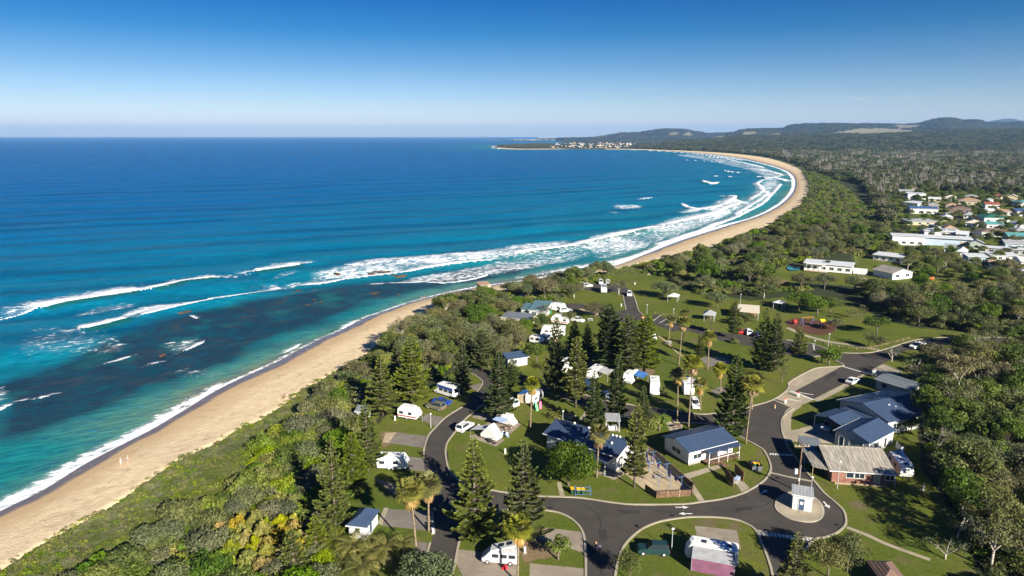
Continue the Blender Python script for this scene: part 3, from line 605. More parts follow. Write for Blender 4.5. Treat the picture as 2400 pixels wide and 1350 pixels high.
PADS = [([(1628,1232),(1727,1243),(1737,1288),(1637,1272)], MP), ([(910,1193),(1013,1198),(1017,1245),(895,1232)], MG), ([(970,1270),(1010,1273),(997,1310),(973,1307)], MG), ([(885,1226),(900,1190),(911,1190),(895,1231)], MC),
 ([(1073,1287),(1140,1295),(1215,1308),(1212,1370),(1095,1370),(1066,1315)], MP), ([(1280,1237),(1367,1247),(1372,1297),(1262,1263)], MP), ([(1242,1320),(1373,1333),(1373,1380),(1240,1375)], MP), ([(957,1070),(994,1075),(996,1105),(945,1100)], MG),
 ([(873,1120),(940,1137),(957,1162),(925,1158)], MG), ([(930,1013),(1003,1023),(995,1050),(910,1038)], MG), ([(903,1015),(930,1013),(910,1038),(897,1037)], MTAN), ([(997,970),(1045,979),(1023,1000),(990,985)], MG), ([(1097,1023),(1130,1012),(1183,1030),(1163,1047)], MP),
 ([(1133,997),(1165,977),(1222,993),(1197,1017),(1160,1007)], MP), ([(1110,968),(1160,973),(1148,988),(1107,979)], MP), ([(1318,975),(1335,967),(1353,975),(1337,984)], MTAN), ([(1380,955),(1393,960),(1368,988),(1355,985)], MC), ([(1560,988),(1600,996),(1600,1013),(1573,1017)], MC),
 ([(1305,1130),(1315,1130),(1325,1166),(1313,1165)], MC), ([(1450,1098),(1500,1062),(1530,1070),(1622,1146),(1533,1155),(1510,1147)], MTAN), ([(1600,1112),(1690,1087),(1702,1092),(1612,1123)], MC), ([(1605,1124),(1616,1121),(1653,1175),(1640,1178)], MC),
 ([(1717,1117),(1730,1115),(1760,1147),(1740,1157)], MC), ([(1836,1012),(1903,1000),(1970,1025),(2033,1043),(1953,1040),(1848,1035)], MC), ([(1420,995),(1455,995),(1453,1012),(1418,1010)], MC), ([(1380,1085),(1440,1105),(1490,1075),(1500,1090),(1440,1125),(1375,1100)], MC),
 ([(1640,838),(1700,835),(1720,850),(1660,860)], MG), ([(1665,915),(1690,905),(1705,915),(1680,925)], MG), ([(1100,905),(1130,897),(1145,905),(1115,917)], MG)]
for P, m_ in PADS:
    sheet('pad', P, .004, m_); EXCL.append(Gn(P))
sheet('playground_surface', smooth_px([(1840,752),(1877,746),(1957,757),(1962,772),(1930,785),(1900,783),(1850,766),(1840,752)], 3)[:-1], .004, MRUB); EXCL.append(Gn([(1835,745),(1965,755),(1960,790),(1845,770)]))
strip('footpath', smooth_px([(1846,768),(1870,779),(1900,790),(1950,802),(2000,809),(2062,821)]), 1.8, .005, MC)
strip('footpath', smooth_px([(1872,950),(1850,965),(1845,985),(1845,1010),(1853,1035)]), 1.6, .016, MC)
strip('footpath', smooth_px([(1520,645),(1530,637),(1550,630),(1590,624)]), 1.6, .012, MTAN)
strip('footpath', smooth_px([(1640,845),(1600,835),(1560,800),(1540,785)]), .5, .012, MTAN)
strip('drain', smooth_px([(1985,1236),(2030,1253),(2083,1277),(2180,1312)]), .8, .006, MC)
strip('footpath', smooth_px([(2010,650),(2030,655),(2060,662)]), 3, .2, MTAN)
kerb([(1846,897),(1846,913),(1810,938),(1767,951),(1737,959),(1675,969),(1644,971),(1612,967),(1542,958),(1480,949),(1419,939),(1375,927),(1330,913),(1290,898)])
kerb([(1300,925),(1367,951),(1440,973),(1520,986),(1600,991)]+IN_LOW)
kerb(W_OUT[1:6]); kerb([(1013,1200),(1018,1248)]); kerb([(1008,1272),(998,1310)]); kerb([(993,1057),(994,1072)]); kerb(TRI); kerb(BOT); kerb(EAST)
kerb([(1105,875),(1125,888),(1131,900),(1112,925)], .25); kerb([(2500,790),(2293,791),(2217,791),(2167,794),(2133,800),(2093,813),(2050,825),(2013,828),(1967,826),(1930,815),(1890,803),(1843,797)])
kerb([(1880,838),(1945,834),(1955,843),(1978,857),(1947,860),(1913,863),(1890,873),(1867,885),(1847,898)]); kerb([(1507,738),(1497,728),(1490,705),(1482,685)]); kerb([(1460,692),(1467,725)])
kerb([(2070,853),(2113,872),(2097,884)], .2)
# painted marks belong to the road they lie on
def dashes(parent, a, b_, n, ln, wd, lift=.016, skew=0):
    A, B = G(*a), G(*b_); d = (B-A); L = d.length; d.normalize(); nn = Vector((-d.y, d.x, 0))
    nn = (nn+d*skew).normalized()
    for i in range(n):
        c = A+d*L*(i+.5)/n; P = [c-d*wd/2-nn*ln/2, c+d*wd/2-nn*ln/2, c+d*wd/2+nn*ln/2, c-d*wd/2+nn*ln/2]
        sheet('painted_dash', P, lift, MPAINT, parent, True, None)
def arrow(parent, c, tip, s=1.):
    C_, T = G(*c), G(*tip); d = (T-C_).normalized(); n = Vector((-d.y, d.x, 0)); f = lambda x, y: C_+d*x*s+n*y*s
    sheet('painted_arrow', [f(-1.1,-.14), f(.2,-.14), f(.2,-.5), f(1.2,0), f(.2,.5), f(.2,.14), f(-1.1,.14)], .016, MPAINT, parent, True, None)
dashes(roadA, (1803,1064), (1858,1067), 9, .85, .3, skew=.5); dashes(roadA, (1776,1250), (1906,1266), 14, .75, .34, skew=-.3)
dashes(roadC, (1976,859), (2030,875), 14, .5, .5); dashes(roadC, (1852,916), (1907,937), 13, .5, .5, .018)
arrow(roadA, (1790,1153), (1800,1147), .95); arrow(roadA, (1937,1183), (1945,1192), .95); arrow(roadA, (1598,1189), (1620,1189), .95); arrow(roadA, (1607,1204), (1590,1204), .95)
strip('painted_line', [(1807,1108),(1850,1118),(1903,1128)], .55, .014, MK, roadA); strip('painted_line', [(1771,1243),(1840,1254),(1915,1263)], .45, .014, MK, roadA)
for a, b_ in (((1527,755),(1550,738)), ((1545,757),(1570,744)), ((1905,805),(1909,823)), ((1560,762),(1585,752))): strip('painted_line', [a, b_], .22, .016, MPAINT, roadC)
M_PATCH = asphalt('newer_asphalt', (.040, .037, .035)); M_TAR = mat('tar_seam', (.018, .017, .016), .6, .2)
for P in ([(1040,1060),(1050,1058),(1052,1080),(1042,1084)], [(1450,1195),(1500,1196),(1498,1204),(1452,1204)], [(1880,990),(1900,980),(1915,986),(1893,998)], [(1400,1240),(1420,1240),(1422,1262),(1404,1262)], [(1930,885),(1955,872),(1962,877),(1938,891)], [(1720,1190),(1760,1186),(1766,1194),(1726,1199)]): sheet('road_patch', P, .013 if P[0][1] > 900 else .013, M_PATCH, roadA)
for P in ([(1360,1180),(1400,1205),(1410,1240)], [(1010,1040),(1030,1045),(1046,1042)], [(1850,1030),(1835,1060),(1850,1090)], [(1650,1190),(1720,1196),(1790,1185),(1815,1165)], [(1430,1290),(1410,1330),(1415,1360)], [(1900,905),(1940,925)], [(1500,1187),(1560,1200),(1640,1199)]): strip('tar_seam', smooth_px(P, 5), .10, .015, M_TAR, roadA)
for u, v in ((1290,1190), (1575,1208), (1880,1085), (1960,1230), (1055,1000)): strip('drain_grate', [(u-5, v), (u+5, v)], .5, .017, M_TAR, roadA)
# the island with the kiosk
isl = [(1818,1188),(1822,1172),(1840,1158),(1870,1154),(1900,1162),(1922,1180),(1929,1200),(1922,1215),(1903,1223),(1873,1221),(1845,1213),(1825,1200),(1818,1188)]
I_ = smooth_px(isl, 4)
sheet('traffic_island', I_[:-1], .10, MC); kerb(isl, .4, .13, sm=4)
# ------------------------------------------------------------------ foliage builders
M_TRUNK = mat('bark_grey', (.16, .13, .10), .9, .3, 2.); M_PALE = mat('bark_pale', (.46, .41, .34), .85, .3, 2.5); M_PTR = mat('palm_trunk', (.24, .18, .12), .85, .3, 3., .4)
L_PINE = leafmat('pine_needles', (0.071, 0.112, 0.018), (0.185, 0.224, 0.034), .05); L_PINED = leafmat('dark_pine_needles', (0.048, 0.083, 0.022), (0.110, 0.150, 0.035), .04)
L_OLIVE = leafmat('olive_leaves', (0.112, 0.125, 0.043), (0.230, 0.237, 0.087), .10); L_BUSH = leafmat('bush_leaves', (0.084, 0.150, 0.019), (0.230, 0.299, 0.037), .12)
L_GREY = leafmat('grey_green_leaves', (0.103, 0.132, 0.056), (0.230, 0.252, 0.121), .10); L_DARK = leafmat('dark_leaves', (0.056, 0.099, 0.020), (0.151, 0.206, 0.031), .10)
L_PALM = leafmat('palm_blades', (0.121, 0.158, 0.028), (0.341, 0.330, 0.057), .06); L_DEAD = leafmat('dead_fronds', (0.383, 0.224, 0.086), (0.600, 0.422, 0.184), .04)
L_YEL = leafmat('yellow_leaves', (.17, .20, .02), (.42, .40, .05), .08); L_LIME = leafmat('lime_leaves', (0.142, 0.198, 0.021), (0.341, 0.383, 0.034), .10); L_ORA = leafmat('amber_leaves', (.20, .15, .035), (.42, .33, .075), .05); L_BROWN = leafmat('brown_twigs', (0.170, 0.125, 0.081), (0.369, 0.290, 0.196), .06)
def leaves(C, R, n, size, seed, up=.35, shell=.8, asp=1.0, droop=0.):
    """n small diamond leaves spread over ellipsoid clumps with centres C and radii R"""
    r = np.random.default_rng(seed); C = np.asarray(C, float); R = np.asarray(R, float)
    if R.ndim == 1: R = np.stack([R, R, R*.75], 1)
    p = (R[:, 0]*R[:, 2]); k = r.choice(len(C), n, p=p/p.sum())
    d = r.normal(size=(n, 3)); d[:, 2] += up; d /= np.linalg.norm(d, axis=1)[:, None]
    rad = shell+(1.12-shell)*r.random(n)**.7
    P = C[k]+d*R[k]*rad[:, None]
    nr = d+r.normal(size=(n, 3))*.55; nr /= np.linalg.norm(nr, axis=1)[:, None]
    t = np.cross(nr, r.normal(size=(n, 3))); t /= np.linalg.norm(t, axis=1)[:, None]+1e-9; b = np.cross(nr, t)
    s = size*(.55+.9*r.random(n)); V = np.stack([P-t*s[:, None]*asp, P-b*s[:, None]*.6, P+t*s[:, None]*asp, P+b*s[:, None]*.6], 1)
    V[:, 0, 2] -= droop*s; V[:, 2, 2] -= droop*s
    cv = r.random(len(C)); var = .55*r.random(n)+.45*cv[k]
    return V.reshape(-1, 3), np.arange(4*n).reshape(-1, 4), var
def join(parts):
    V = []; F = []; A = []; b = 0
    for v, f, a in parts: V.append(v); F.append(f+b); A.append(a); b += len(v)
    return np.vstack(V), np.vstack(F), np.concatenate(A)
def leafmesh(name, parts, m): V, F, A = join(parts); return npmesh(name, V, F, m, False, {'var': ('FACE', A)})
def limbs(H, rad, targets, seed, fork=.35, r0=.16, lean=(0, 0)):
    """trunk with limbs bending towards the crown clumps"""
    rr = random.Random(seed); mb = MB(); fz = H*fork; top = Vector((lean[0]*.4, lean[1]*.4, fz))
    mb.tube([(0, 0, -.3), (lean[0]*.15, lean[1]*.15, fz*.5), top], [r0*1.25, r0, r0*.85], 7)
    for T in targets:
        T = Vector(T); mid = top.lerp(T, .5)+Vector((rr.uniform(-.3, .3), rr.uniform(-.3, .3), rr.uniform(0, .5)))
        mb.tube([top+Vector((0, 0, -.1)), mid, T], [r0*.6, r0*.35, r0*.12], 5, False)
        for _ in range(2):
            e_ = mid.lerp(T, .5)+Vector((rr.uniform(-1, 1), rr.uniform(-1, 1), rr.uniform(.2, 1)))*rad*.22
            mb.tube([mid, e_], [r0*.25, r0*.07], 4, False)
    return mb
def v_round(seed, H=6, R=3.2, n=2600, leaf=.17, m=None, fork=.3, nc=20, flat=.55, open_=0., r0=.15, tm=None, zc=.62):
    """tree with crown of clumps; returns (trunk mesh, crown mesh)"""
    rr = random.Random(seed); C = []; Rd = []
    for i in range(nc):
        a = rr.random()*6.283; q = rr.random()**.55; x = math.cos(a)*q*R*.74; y = math.sin(a)*q*R*.74
        z = H*zc+(rr.random()*.9-.35)*H*flat*.6*(1-q*q*.55)+.10*H*(1-q)
        C.append((x, y, z)); s = R*rr.uniform(.24, .42)*(1-open_*.35); Rd.append((s, s*rr.uniform(.8, 1.1), s*rr.uniform(.55, .8)))
    tg = [C[i] for i in range(0, nc, 3)]
    tr = limbs(H, R, tg, seed, fork, r0).mesh('trunk', tm or M_TRUNK, True)
    return tr, leafmesh('crown', [leaves(C, Rd, n, leaf, seed, .3, .72-open_*.5)], m)
def v_shrub(seed, R=2.2, H=2., n=1700, leaf=.15, m=None, nc=14, tm=None):
    rr = random.Random(seed); C = []; Rd = []
    for i in range(nc):
        a = rr.random()*6.283; q = rr.random()**.5; s = R*rr.uniform(.28, .45)
        C.append((math.cos(a)*q*R*.7, math.sin(a)*q*R*.7, H*(.30+.42*(1-q*q))*rr.uniform(.85, 1.15))); Rd.append((s, s, s*.8))
    mb = MB()
    for i in range(5): mb.tube([(0, 0, -.2), tuple(x*.6 for x in C[i]), C[i]], [.07, .05, .02], 4, False)
    return mb.mesh('stem', tm or M_TRUNK), leafmesh('foliage', [leaves(C, Rd, n, leaf, seed, .45, .75)], m)
def v_pine(seed, H=17, R=4.2, m=None, tiers=24, dens=1., z0=.10, power=.85, col=False):
    """Norfolk pine: whorls of flat upswept sprays round a straight trunk"""
    r = np.random.default_rng(seed); rr = random.Random(seed); P = []; T = []; S_ = []; K = []; mb = MB()
    mb.tube([(0, 0, -.3), (0, 0, H*.5), (0, 0, H*.98)], [.26, .17, .03], 7)
    for ti in range(tiers):
        f = ti/(tiers-1); z = H*(z0+(.985-z0)*f); L = R*(1-f)**power*(.82+.36*rr.random())+.25
        if col: L = R*(.75+.3*rr.random())*min(1, (1-f)*3.5)**.8+.2
        if f < .1: L *= .7+f*3
        nb = 6 if f < .8 else 5; a0 = rr.random()*6.28
        for b in range(nb):
            if rr.random() < .10: continue
            z += rr.uniform(-.28, .28)*(1-f)*H/17
            a = a0+6.283*b/nb+rr.uniform(-.2, .2); l = L*rr.uniform(.62, 1.15); d = np.array([math.cos(a), math.sin(a), 0]); sd = np.array([-d[1], d[0], 0])
            rise = .10+.25*f
            if l > 1: mb.tube([(0, 0, z), tuple(d*l*.5+np.array([0, 0, z-.05*l])), tuple(d*l*.9+np.array([0, 0, z+rise*l*.5]))], [.06, .04, .015], 3, False)
            ns = max(3, int(l*5.2*dens)); cb = rr.random()
            for k in range(ns):
                s = .22+.78*(k+.5)/ns; c = d*l*s+np.array([0, 0, z+(-.12*math.sin(s*3.1)+rise*s*s)*l])
                w_ = min(l*.34, 1.05)*(1.12-.72*s)
                for sg in (-1, 1):
                    e_ = c+sd*sg*w_*rr.uniform(.8, 1.15)+d*w_*.55+np.array([0, 0, w_*rr.uniform(.12, .34)])
                    P.append(c); T.append(e_); S_.append(.17+.06*rr.random()); K.append(.6*rr.random()*.8+.35*cb+.12*s)
            for q in range(5 if l > .8 else 0):
                c = d*l*rr.uniform(.6, 1.0)+np.array([0, 0, z+rise*l*rr.uniform(.4, .8)]); P.append(c); T.append(c+sd*rr.uniform(-.55, .55)+d*rr.uniform(0, .5)+np.array([0, 0, rr.uniform(-.15, .45)])); S_.append(.16); K.append(rr.random())
            P.append(d*l*.9+np.array([0, 0, z+rise*l*.75])); T.append(d*(l+.35)+np.array([0, 0, z+rise*l+.25])); S_.append(.22); K.append(.9)
    P = np.array(P); T = np.array(T); S_ = np.array(S_)[:, None]; D = T-P; M_ = P+D*.55; D /= np.linalg.norm(D, axis=1)[:, None]
    up = np.array([0, 0, 1.])+r.normal(size=P.shape)*.35; sdv = np.cross(D, up); sdv /= np.linalg.norm(sdv, axis=1)[:, None]; uv = np.cross(sdv, D)
    V = np.stack([P, M_-sdv*S_, T, M_+sdv*S_], 1).reshape(-1, 3); V2 = np.stack([P, M_-uv*S_*.7, T, M_+uv*S_*.7], 1).reshape(-1, 3); n = len(P); F = np.arange(4*n).reshape(-1, 4); K = np.array(K)
    return mb.mesh('trunk', M_TRUNK, True), leafmesh('crown', [(V, F, K), (V2, F, K)], m or L_PINE)
def fan_crown(seed, R=1.95, nf=34, dead=9):
    rr = random.Random(seed); A = []; B = []
    def fan(el, az, rad, out, k):
        d = Vector((math.cos(az)*math.cos(el), math.sin(az)*math.cos(el), math.sin(el))); s = Vector((-math.sin(az), math.cos(az), 0)); u = s.cross(d)*-1
        c = d*rad*.45; nb = 9; V = []; out_f = []
        V0 = [(-s*.03), (s*.03), (c+s*.03), (c-s*.03)]; out.append((V0, k))
        for j in range(nb):
            t = -1.25+2.5*j/(nb-1); q = (d*math.cos(t)+s*math.sin(t)).normalized(); l = rad*.62*(1-.12*abs(t)); w_ = q.cross(u).normalized()*rad*.075
            tip = c+q*l+Vector((0, 0, -.22*l*(1+abs(t)*.3))); mid = c+q*l*.6
            out.append(([c, mid-w_, tip, mid+w_], k+rr.random()*.3))
    for i in range(nf):
        el = math.radians(-18+98*(i/nf)**.9); fan(el, i*2.4+rr.random()*.5, R*rr.uniform(.85, 1.1), A, rr.random()*.7)
    for i in range(dead): fan(math.radians(rr.uniform(-75, -35)), i*2.4+rr.random(), R*.85, B, rr.random()*.7)
    def mk(name, L, m, dz=0):
        V = np.array([[tuple(p) for p in q[0]] for q in L]).reshape(-1, 3); return npmesh(name, V, np.arange(len(V)).reshape(-1, 4), m, False, {'var': ('FACE', [q[1] for q in L])})
    return mk('crown', A, L_PALM), mk('dead_skirt', B, L_DEAD)
def feather_crown(seed, R=2.8, nf=22, m=None, up=75, stiff=.8):
    rr = random.Random(seed); Q = []
    for i in range(nf):
        az = i*2.4+rr.random()*.4; el = math.radians(-5+up*(i/nf)); l = R*rr.uniform(.85, 1.1); d = Vector((math.cos(az), math.sin(az), 0)); s = Vector((-d.y, d.x, 0)); k = rr.random()*.6
        pts = []; p = Vector((0, 0, 0)); e_ = el
        for j in range(9):
            pts.append(p.copy()); p = p+(d*math.cos(e_)+Vector((0, 0, math.sin(e_))))*l/8; e_ -= .16/stiff
        for j in range(8):
            t = (pts[j+1]-pts[j]).normalized(); w_ = s*.02; Q.append(([pts[j]-w_, pts[j]+w_, pts[j+1]+w_, pts[j+1]-w_], k))
            if j == 0: continue
            for h in (0, .5):
                c = pts[j].lerp(pts[j+1], h); ll = R*.20*math.sin(.4+2.5*j/8)
                for sg in (-1, 1):
                    q = (s*sg*.85+t*.6+Vector((0, 0, -.28))).normalized(); Q.append(([c, c+q*ll*.5+t*.05, c+q*ll, c+q*ll*.5-t*.06], k+rr.random()*.3))
    V = np.array([[tuple(p) for p in q[0]] for q in Q]).reshape(-1, 3)
    return npmesh('crown', V, np.arange(len(V)).reshape(-1, 4), m or L_PALM, False, {'var': ('FACE', [q[1] for q in Q])})
# ------------------------------------------------------------------ variants, each a (stem, foliage) pair of shared meshes
VAR = {
 'pine': [v_pine(s, 17, 4.0) for s in (1, 2, 3)], 'pine_dark': [v_pine(s+10, 15, 3.3, L_PINED, 26, 1.1) for s in (1, 2)], 'pine_column': [v_pine(31, 15, 2.1, L_PINED, 34, 1.3, .05, 1, True)],
 'pine_young': [v_pine(41, 8, 2.6, L_PINE, 15, 1.2, .04)], 'pine_slim': [v_pine(s+50, 17, 2.5, L_PINE, 26, 1.0, .16, .6) for s in (1, 2)],
 'tea': [v_round(s, 6.2, 4.0, 4200, .15, L_OLIVE, .32, 26, .5, .15) for s in (1, 2, 3, 4)], 'teag': [v_round(s+5, 5.8, 3.8, 4200, .15, L_GREY, .3, 26, .5, .1) for s in (1, 2, 3)],
 'dark': [v_round(s+10, 7.5, 3.8, 3600, .18, L_DARK, .35, 24, .7, .1) for s in (1, 2, 3, 4)], 'open': [v_round(s+20, 8., 3.9, 1900, .15, L_OLIVE, .40, 20, .6, .6, .17, M_PALE, .68) for s in (1, 2, 3, 4)],
 'big': [v_round(60, 7.2, 4.3, 9500, .17, leafmat('poinciana_leaves', (.036, .068, .010), (.105, .150, .022), .03), .22, 40, .95, 0, .2, None, .50)], 'garden': [v_round(s+70, 3.6, 1.9, 1500, .13, L_BUSH, .3, 14, .7) for s in (1, 2)],
 'wispy': [v_round(s+80, 6.5, 3.0, 1300, .11, L_OLIVE, .25, 18, .9, .9, .10, M_TRUNK, .6) for s in (1, 2)], 'bare': [v_round(s+90, 5.5, 3.4, 500, .12, L_GREY, .2, 24, .8, .9, .14, M_PALE, .6) for s in (1, 2)],
 'bushg': [v_shrub(s+100, 2.6, 2.3, 3000, .13, L_GREY, 18) for s in (1, 2, 3)], 'bushb': [v_shrub(s+110, 2.5, 2.2, 2800, .14, L_BUSH, 18) for s in (1, 2, 3)], 'bushd': [v_shrub(s+120, 2.3, 2.2, 2600, .14, L_DARK, 16) for s in (1, 2)],
 'busho': [v_shrub(s+130, 2.6, 2.4, 3000, .13, L_OLIVE, 18) for s in (1, 2)], 'yellow': [v_shrub(141, 1.5, 2.1, 1300, .17, L_YEL, 10), v_shrub(143, 1.6, 2.2, 1400, .18, L_ORA, 10), v_shrub(142, 1.4, 2.0, 1300, .17, L_LIME, 10)], 'lime': [v_shrub(150+s, 2.2, 1.7, 2200, .13, L_LIME, 14) for s in (1, 2)],
}
def plant(name, kind, base, H=None, Rs=None, label=None, cat='tree', group=None, i=None, names=('trunk', 'crown'), sz=1., rz=None):
    vs = VAR[kind]; tr, cr = vs[(i if i is not None else random.randrange(len(vs))) % len(vs)]
    o = empty(name, base, random.random()*6.28 if rz is None else rz, label, cat, group)
    a = link(names[0], tr, o); b = link(names[1], cr, o)
    hz = sz if H is None else H; rx = sz if Rs is None else Rs
    o.scale = (rx, rx, hz); return o
PZ = lambda u, v: G(u, v)
# ------------------------------------------------------------------ Norfolk pines (base column/row, row of the tip, half width in px)
PINES = [
 ('pine',1113,1275,1030,66,'largest Norfolk pine on the verge where the curved road meets the cross road'), ('pine',1226,1282,1032,62,'Norfolk pine right of the largest one, behind the fan palm at the campervan pad'),
 ('pine',787,1245,1025,52,'Norfolk pine in the beach belt left of the small blue roofed hut'), ('pine',863,1105,938,42,'Norfolk pine right beside the white caravan with the shaded roof'),
 ('pine_slim',829,1150,1015,36,'narrow Norfolk pine left of the white caravan in the shade'), ('pine_dark',1170,985,825,48,'dark spreading pine beside the curved road north of the folding camper'),
 ('pine',968,950,785,50,'Norfolk pine behind the red striped caravan'), ('pine',897,975,835,48,'Norfolk pine in the beach belt left of the red striped caravan'), ('pine_dark',1085,925,800,34,'dark pine between the parked cars and the upper road'),
 ('pine_column',1425,872,712,29,'columnar dark pine standing tallest in the middle of the lawn'), ('pine_slim',1470,885,738,36,'pine just right of the columnar dark pine'), ('pine_slim',1509,880,738,36,'pine behind the white caravans, second right of the columnar one'),
 ('pine_slim',1349,955,790,32,'pine with bare lower trunk on the kerb opposite the picnic table'), ('pine_dark',1302,932,745,38,'dark pine left of the awning caravans'), ('pine_dark',1444,985,832,36,'dark pine at the road between two awning caravans'),
 ('pine_slim',1486,1142,945,28,'slender tall pine beside the fenced drying yard'), ('pine_dark',1714,1028,832,48,'Norfolk pine behind the deck cabin with the blue roof'), ('pine_dark',1784,868,724,38,'left pine of the tall pair above the lawn'),
 ('pine_dark',1812,872,735,34,'right pine of the tall pair above the lawn'), ('pine_young',1871,828,768,24,'small young pine beside the car park entrance'), ('pine_slim',1718,795,700,18,'slim pine between the picnic shelter and the cream shelter'),
 ('pine',1855,1420,1250,52,'pine at the bottom edge beside the lower right road'), ('pine_young',690,1350,1245,42,'young yellow green pine in the beach belt near the yellow shrubs'), ('pine_dark',1345,838,752,30,'pine behind the white bus on the grass'),
 ('pine_dark',1375,850,760,26,'pine left of the columnar dark pine'), ('pine_slim',1517,815,735,20,'pine top above the car park road near the two palms'), ('pine_dark',1200,905,840,30,'dark pine below the upper bend of the camp road'),
 ('pine_young',742,1300,1215,36,'young pine in the belt below the feather palms'), ('pine_dark',1390,1010,870,30,'dark pine below the road at the amenities block'), ('pine_young',1640,838,782,14,'young pine at the edge of the upper lawn'), ('pine_dark',1505,1010,905,30,'bushy dark pine beside the barbecue shelter'),
 ('pine_dark',935,905,800,36,'pine in the dense belt above the beach curve'), ('pine_slim',1130,870,770,30,'pine among the grey green trees beside the hidden cabin'),
]
cnt = {}
for k, u, v, vt, hw, lab in PINES:
    b_ = PZ(u, v); top = topz(b_, vt); dist = b_.y*CP+(CAMZ-GZ)*SP; rad = hw/FPX*dist
    H0, R0 = {'pine': (17, 4.), 'pine_dark': (15, 3.3), 'pine_column': (15, 2.1), 'pine_young': (8, 2.6), 'pine_slim': (17, 2.5)}[k]
    cnt[k] = cnt.get(k, 0)+1
    plant('norfolk_pine', k, b_, max(.25, (top-GZ)/H0), rad/R0*(.82 if k == 'pine_dark' else .95), lab, 'pine tree', 'Norfolk pines of the holiday park', cnt[k])
# ------------------------------------------------------------------ fan palms (base, crown centre)
FANS = [fan_crown(s) for s in (1, 2, 3)]; FEA = [feather_crown(s) for s in (1, 2, 3)]
PALMS = [
 (977,1308,962,1152,1.25,'tall fan palm with a tan skirt left of the curved road'), (1005,1246,1004,1138,1.2,'straight fan palm at the kerb of the left road'), (1213,1366,1216,1238,1.15,'fan palm in front of the campervan pad at the bottom'),
 (1243,1006,1247,902,1.05,'fan palm beside the caravan with the blue annexe'), (1399,1119,1404,1020,1.15,'fan palm in front of the amenities block'), (1566,809,1573,750,.95,'leftmost fan palm near the car park road'),
 (1591,857,1601,757,1.05,'tallest palm of the pair by the car park road'), (1600,805,1604,735,.9,'palm behind the tallest one by the car park road'), (1658,866,1663,790,1.1,'fan palm alone on the long upper lawn'),
 (1587,987,1589,880,1.05,'fan palm at the road left of the big one by the towing car'), (1613,1008,1624,852,1.2,'biggest fan palm behind the deck cabin'), (1641,962,1642,903,1.0,'short fan palm right of the towing car'),
 (1689,917,1688,865,1.0,'short fan palm on the grass near the grey pad'), (1748,1040,1765,903,1.2,'leaning fan palm at the bend beside the deck cabin'), (1762,960,1763,915,.7,'low palm seen behind the leaning fan palm')]
PT = {}
for u, v, uc, vc, s, lab in PALMS:
    b_ = PZ(u, v); zt = topz(b_, vc); dist = b_.y*CP+(CAMZ-zt)*SP; xt = (uc-1200)/FPX*dist-b_.x; H = zt-GZ
    xt = max(-.9, min(.9, xt)); o = empty('fan_palm', b_, 0, lab, 'palm tree', 'fan palms of the holiday park')
    mb = MB(); n = 9; pts = [(xt*(k/n)**1.4, 0, -.2+(H+.2)*k/n) for k in range(n+1)]; mb.tube(pts, [.24 if k == 0 else .17-.05*k/n for k in range(n+1)], 8); mb.obj('trunk', M_PTR, o, smooth=True)
    A, B = FANS[random.randrange(3)]
    c1 = link('crown', A, o, (xt, 0, H), random.random()*6); c2 = link('dead_skirt', B, o, (xt, 0, H-.25), random.random()*6)
    c1.scale = (s, s, s); c2.scale = (s*.8, s*.8, s*1.15)
FEATH = [(790,1300,1.25,2.2,'feather palm leftmost in the clump behind the small hut'), (830,1318,1.3,2.6,'feather palm in the middle of the clump at the bottom left'), (868,1330,1.25,2.4,'feather palm with an orange seed stalk in the bottom clump'),
 (905,1318,1.2,2.5,'feather palm in the bottom clump beside the left road'), (945,1308,1.1,2.3,'feather palm rightmost in the bottom clump'), (850,1365,1.3,2.2,'feather palm at the very bottom edge'), (2303,1215,1.25,5.5,'tall feather palm in front of the dark wood at the right'),
 (2255,1195,1.0,3.2,'drooping feather palm left of the tall one at the dark wood'), (2290,1225,.9,1.6,'low feather palm at the foot of the tall one'), (1282,870,.9,2.2,'small palm beside the dirt bank left of the awning caravans'), (1303,985,.7,1.2,'small palm at the kerb below the blue annexe caravan')]
for k, (u, v, s, h, lab) in enumerate(FEATH):
    b_ = PZ(u, v); o = empty('feather_palm', b_, 0, lab, 'palm tree', 'feather palms'); mb = MB(); mb.tube([(0, 0, -.2), (.1, 0, h*.5), (0, .1, h)], [.22, .15, .13], 7); mb.obj('trunk', M_PTR, o, smooth=True)
    c_ = link('crown', FEA[k % 3], o, (0, .1, h), random.random()*6); c_.scale = (s, s, s)
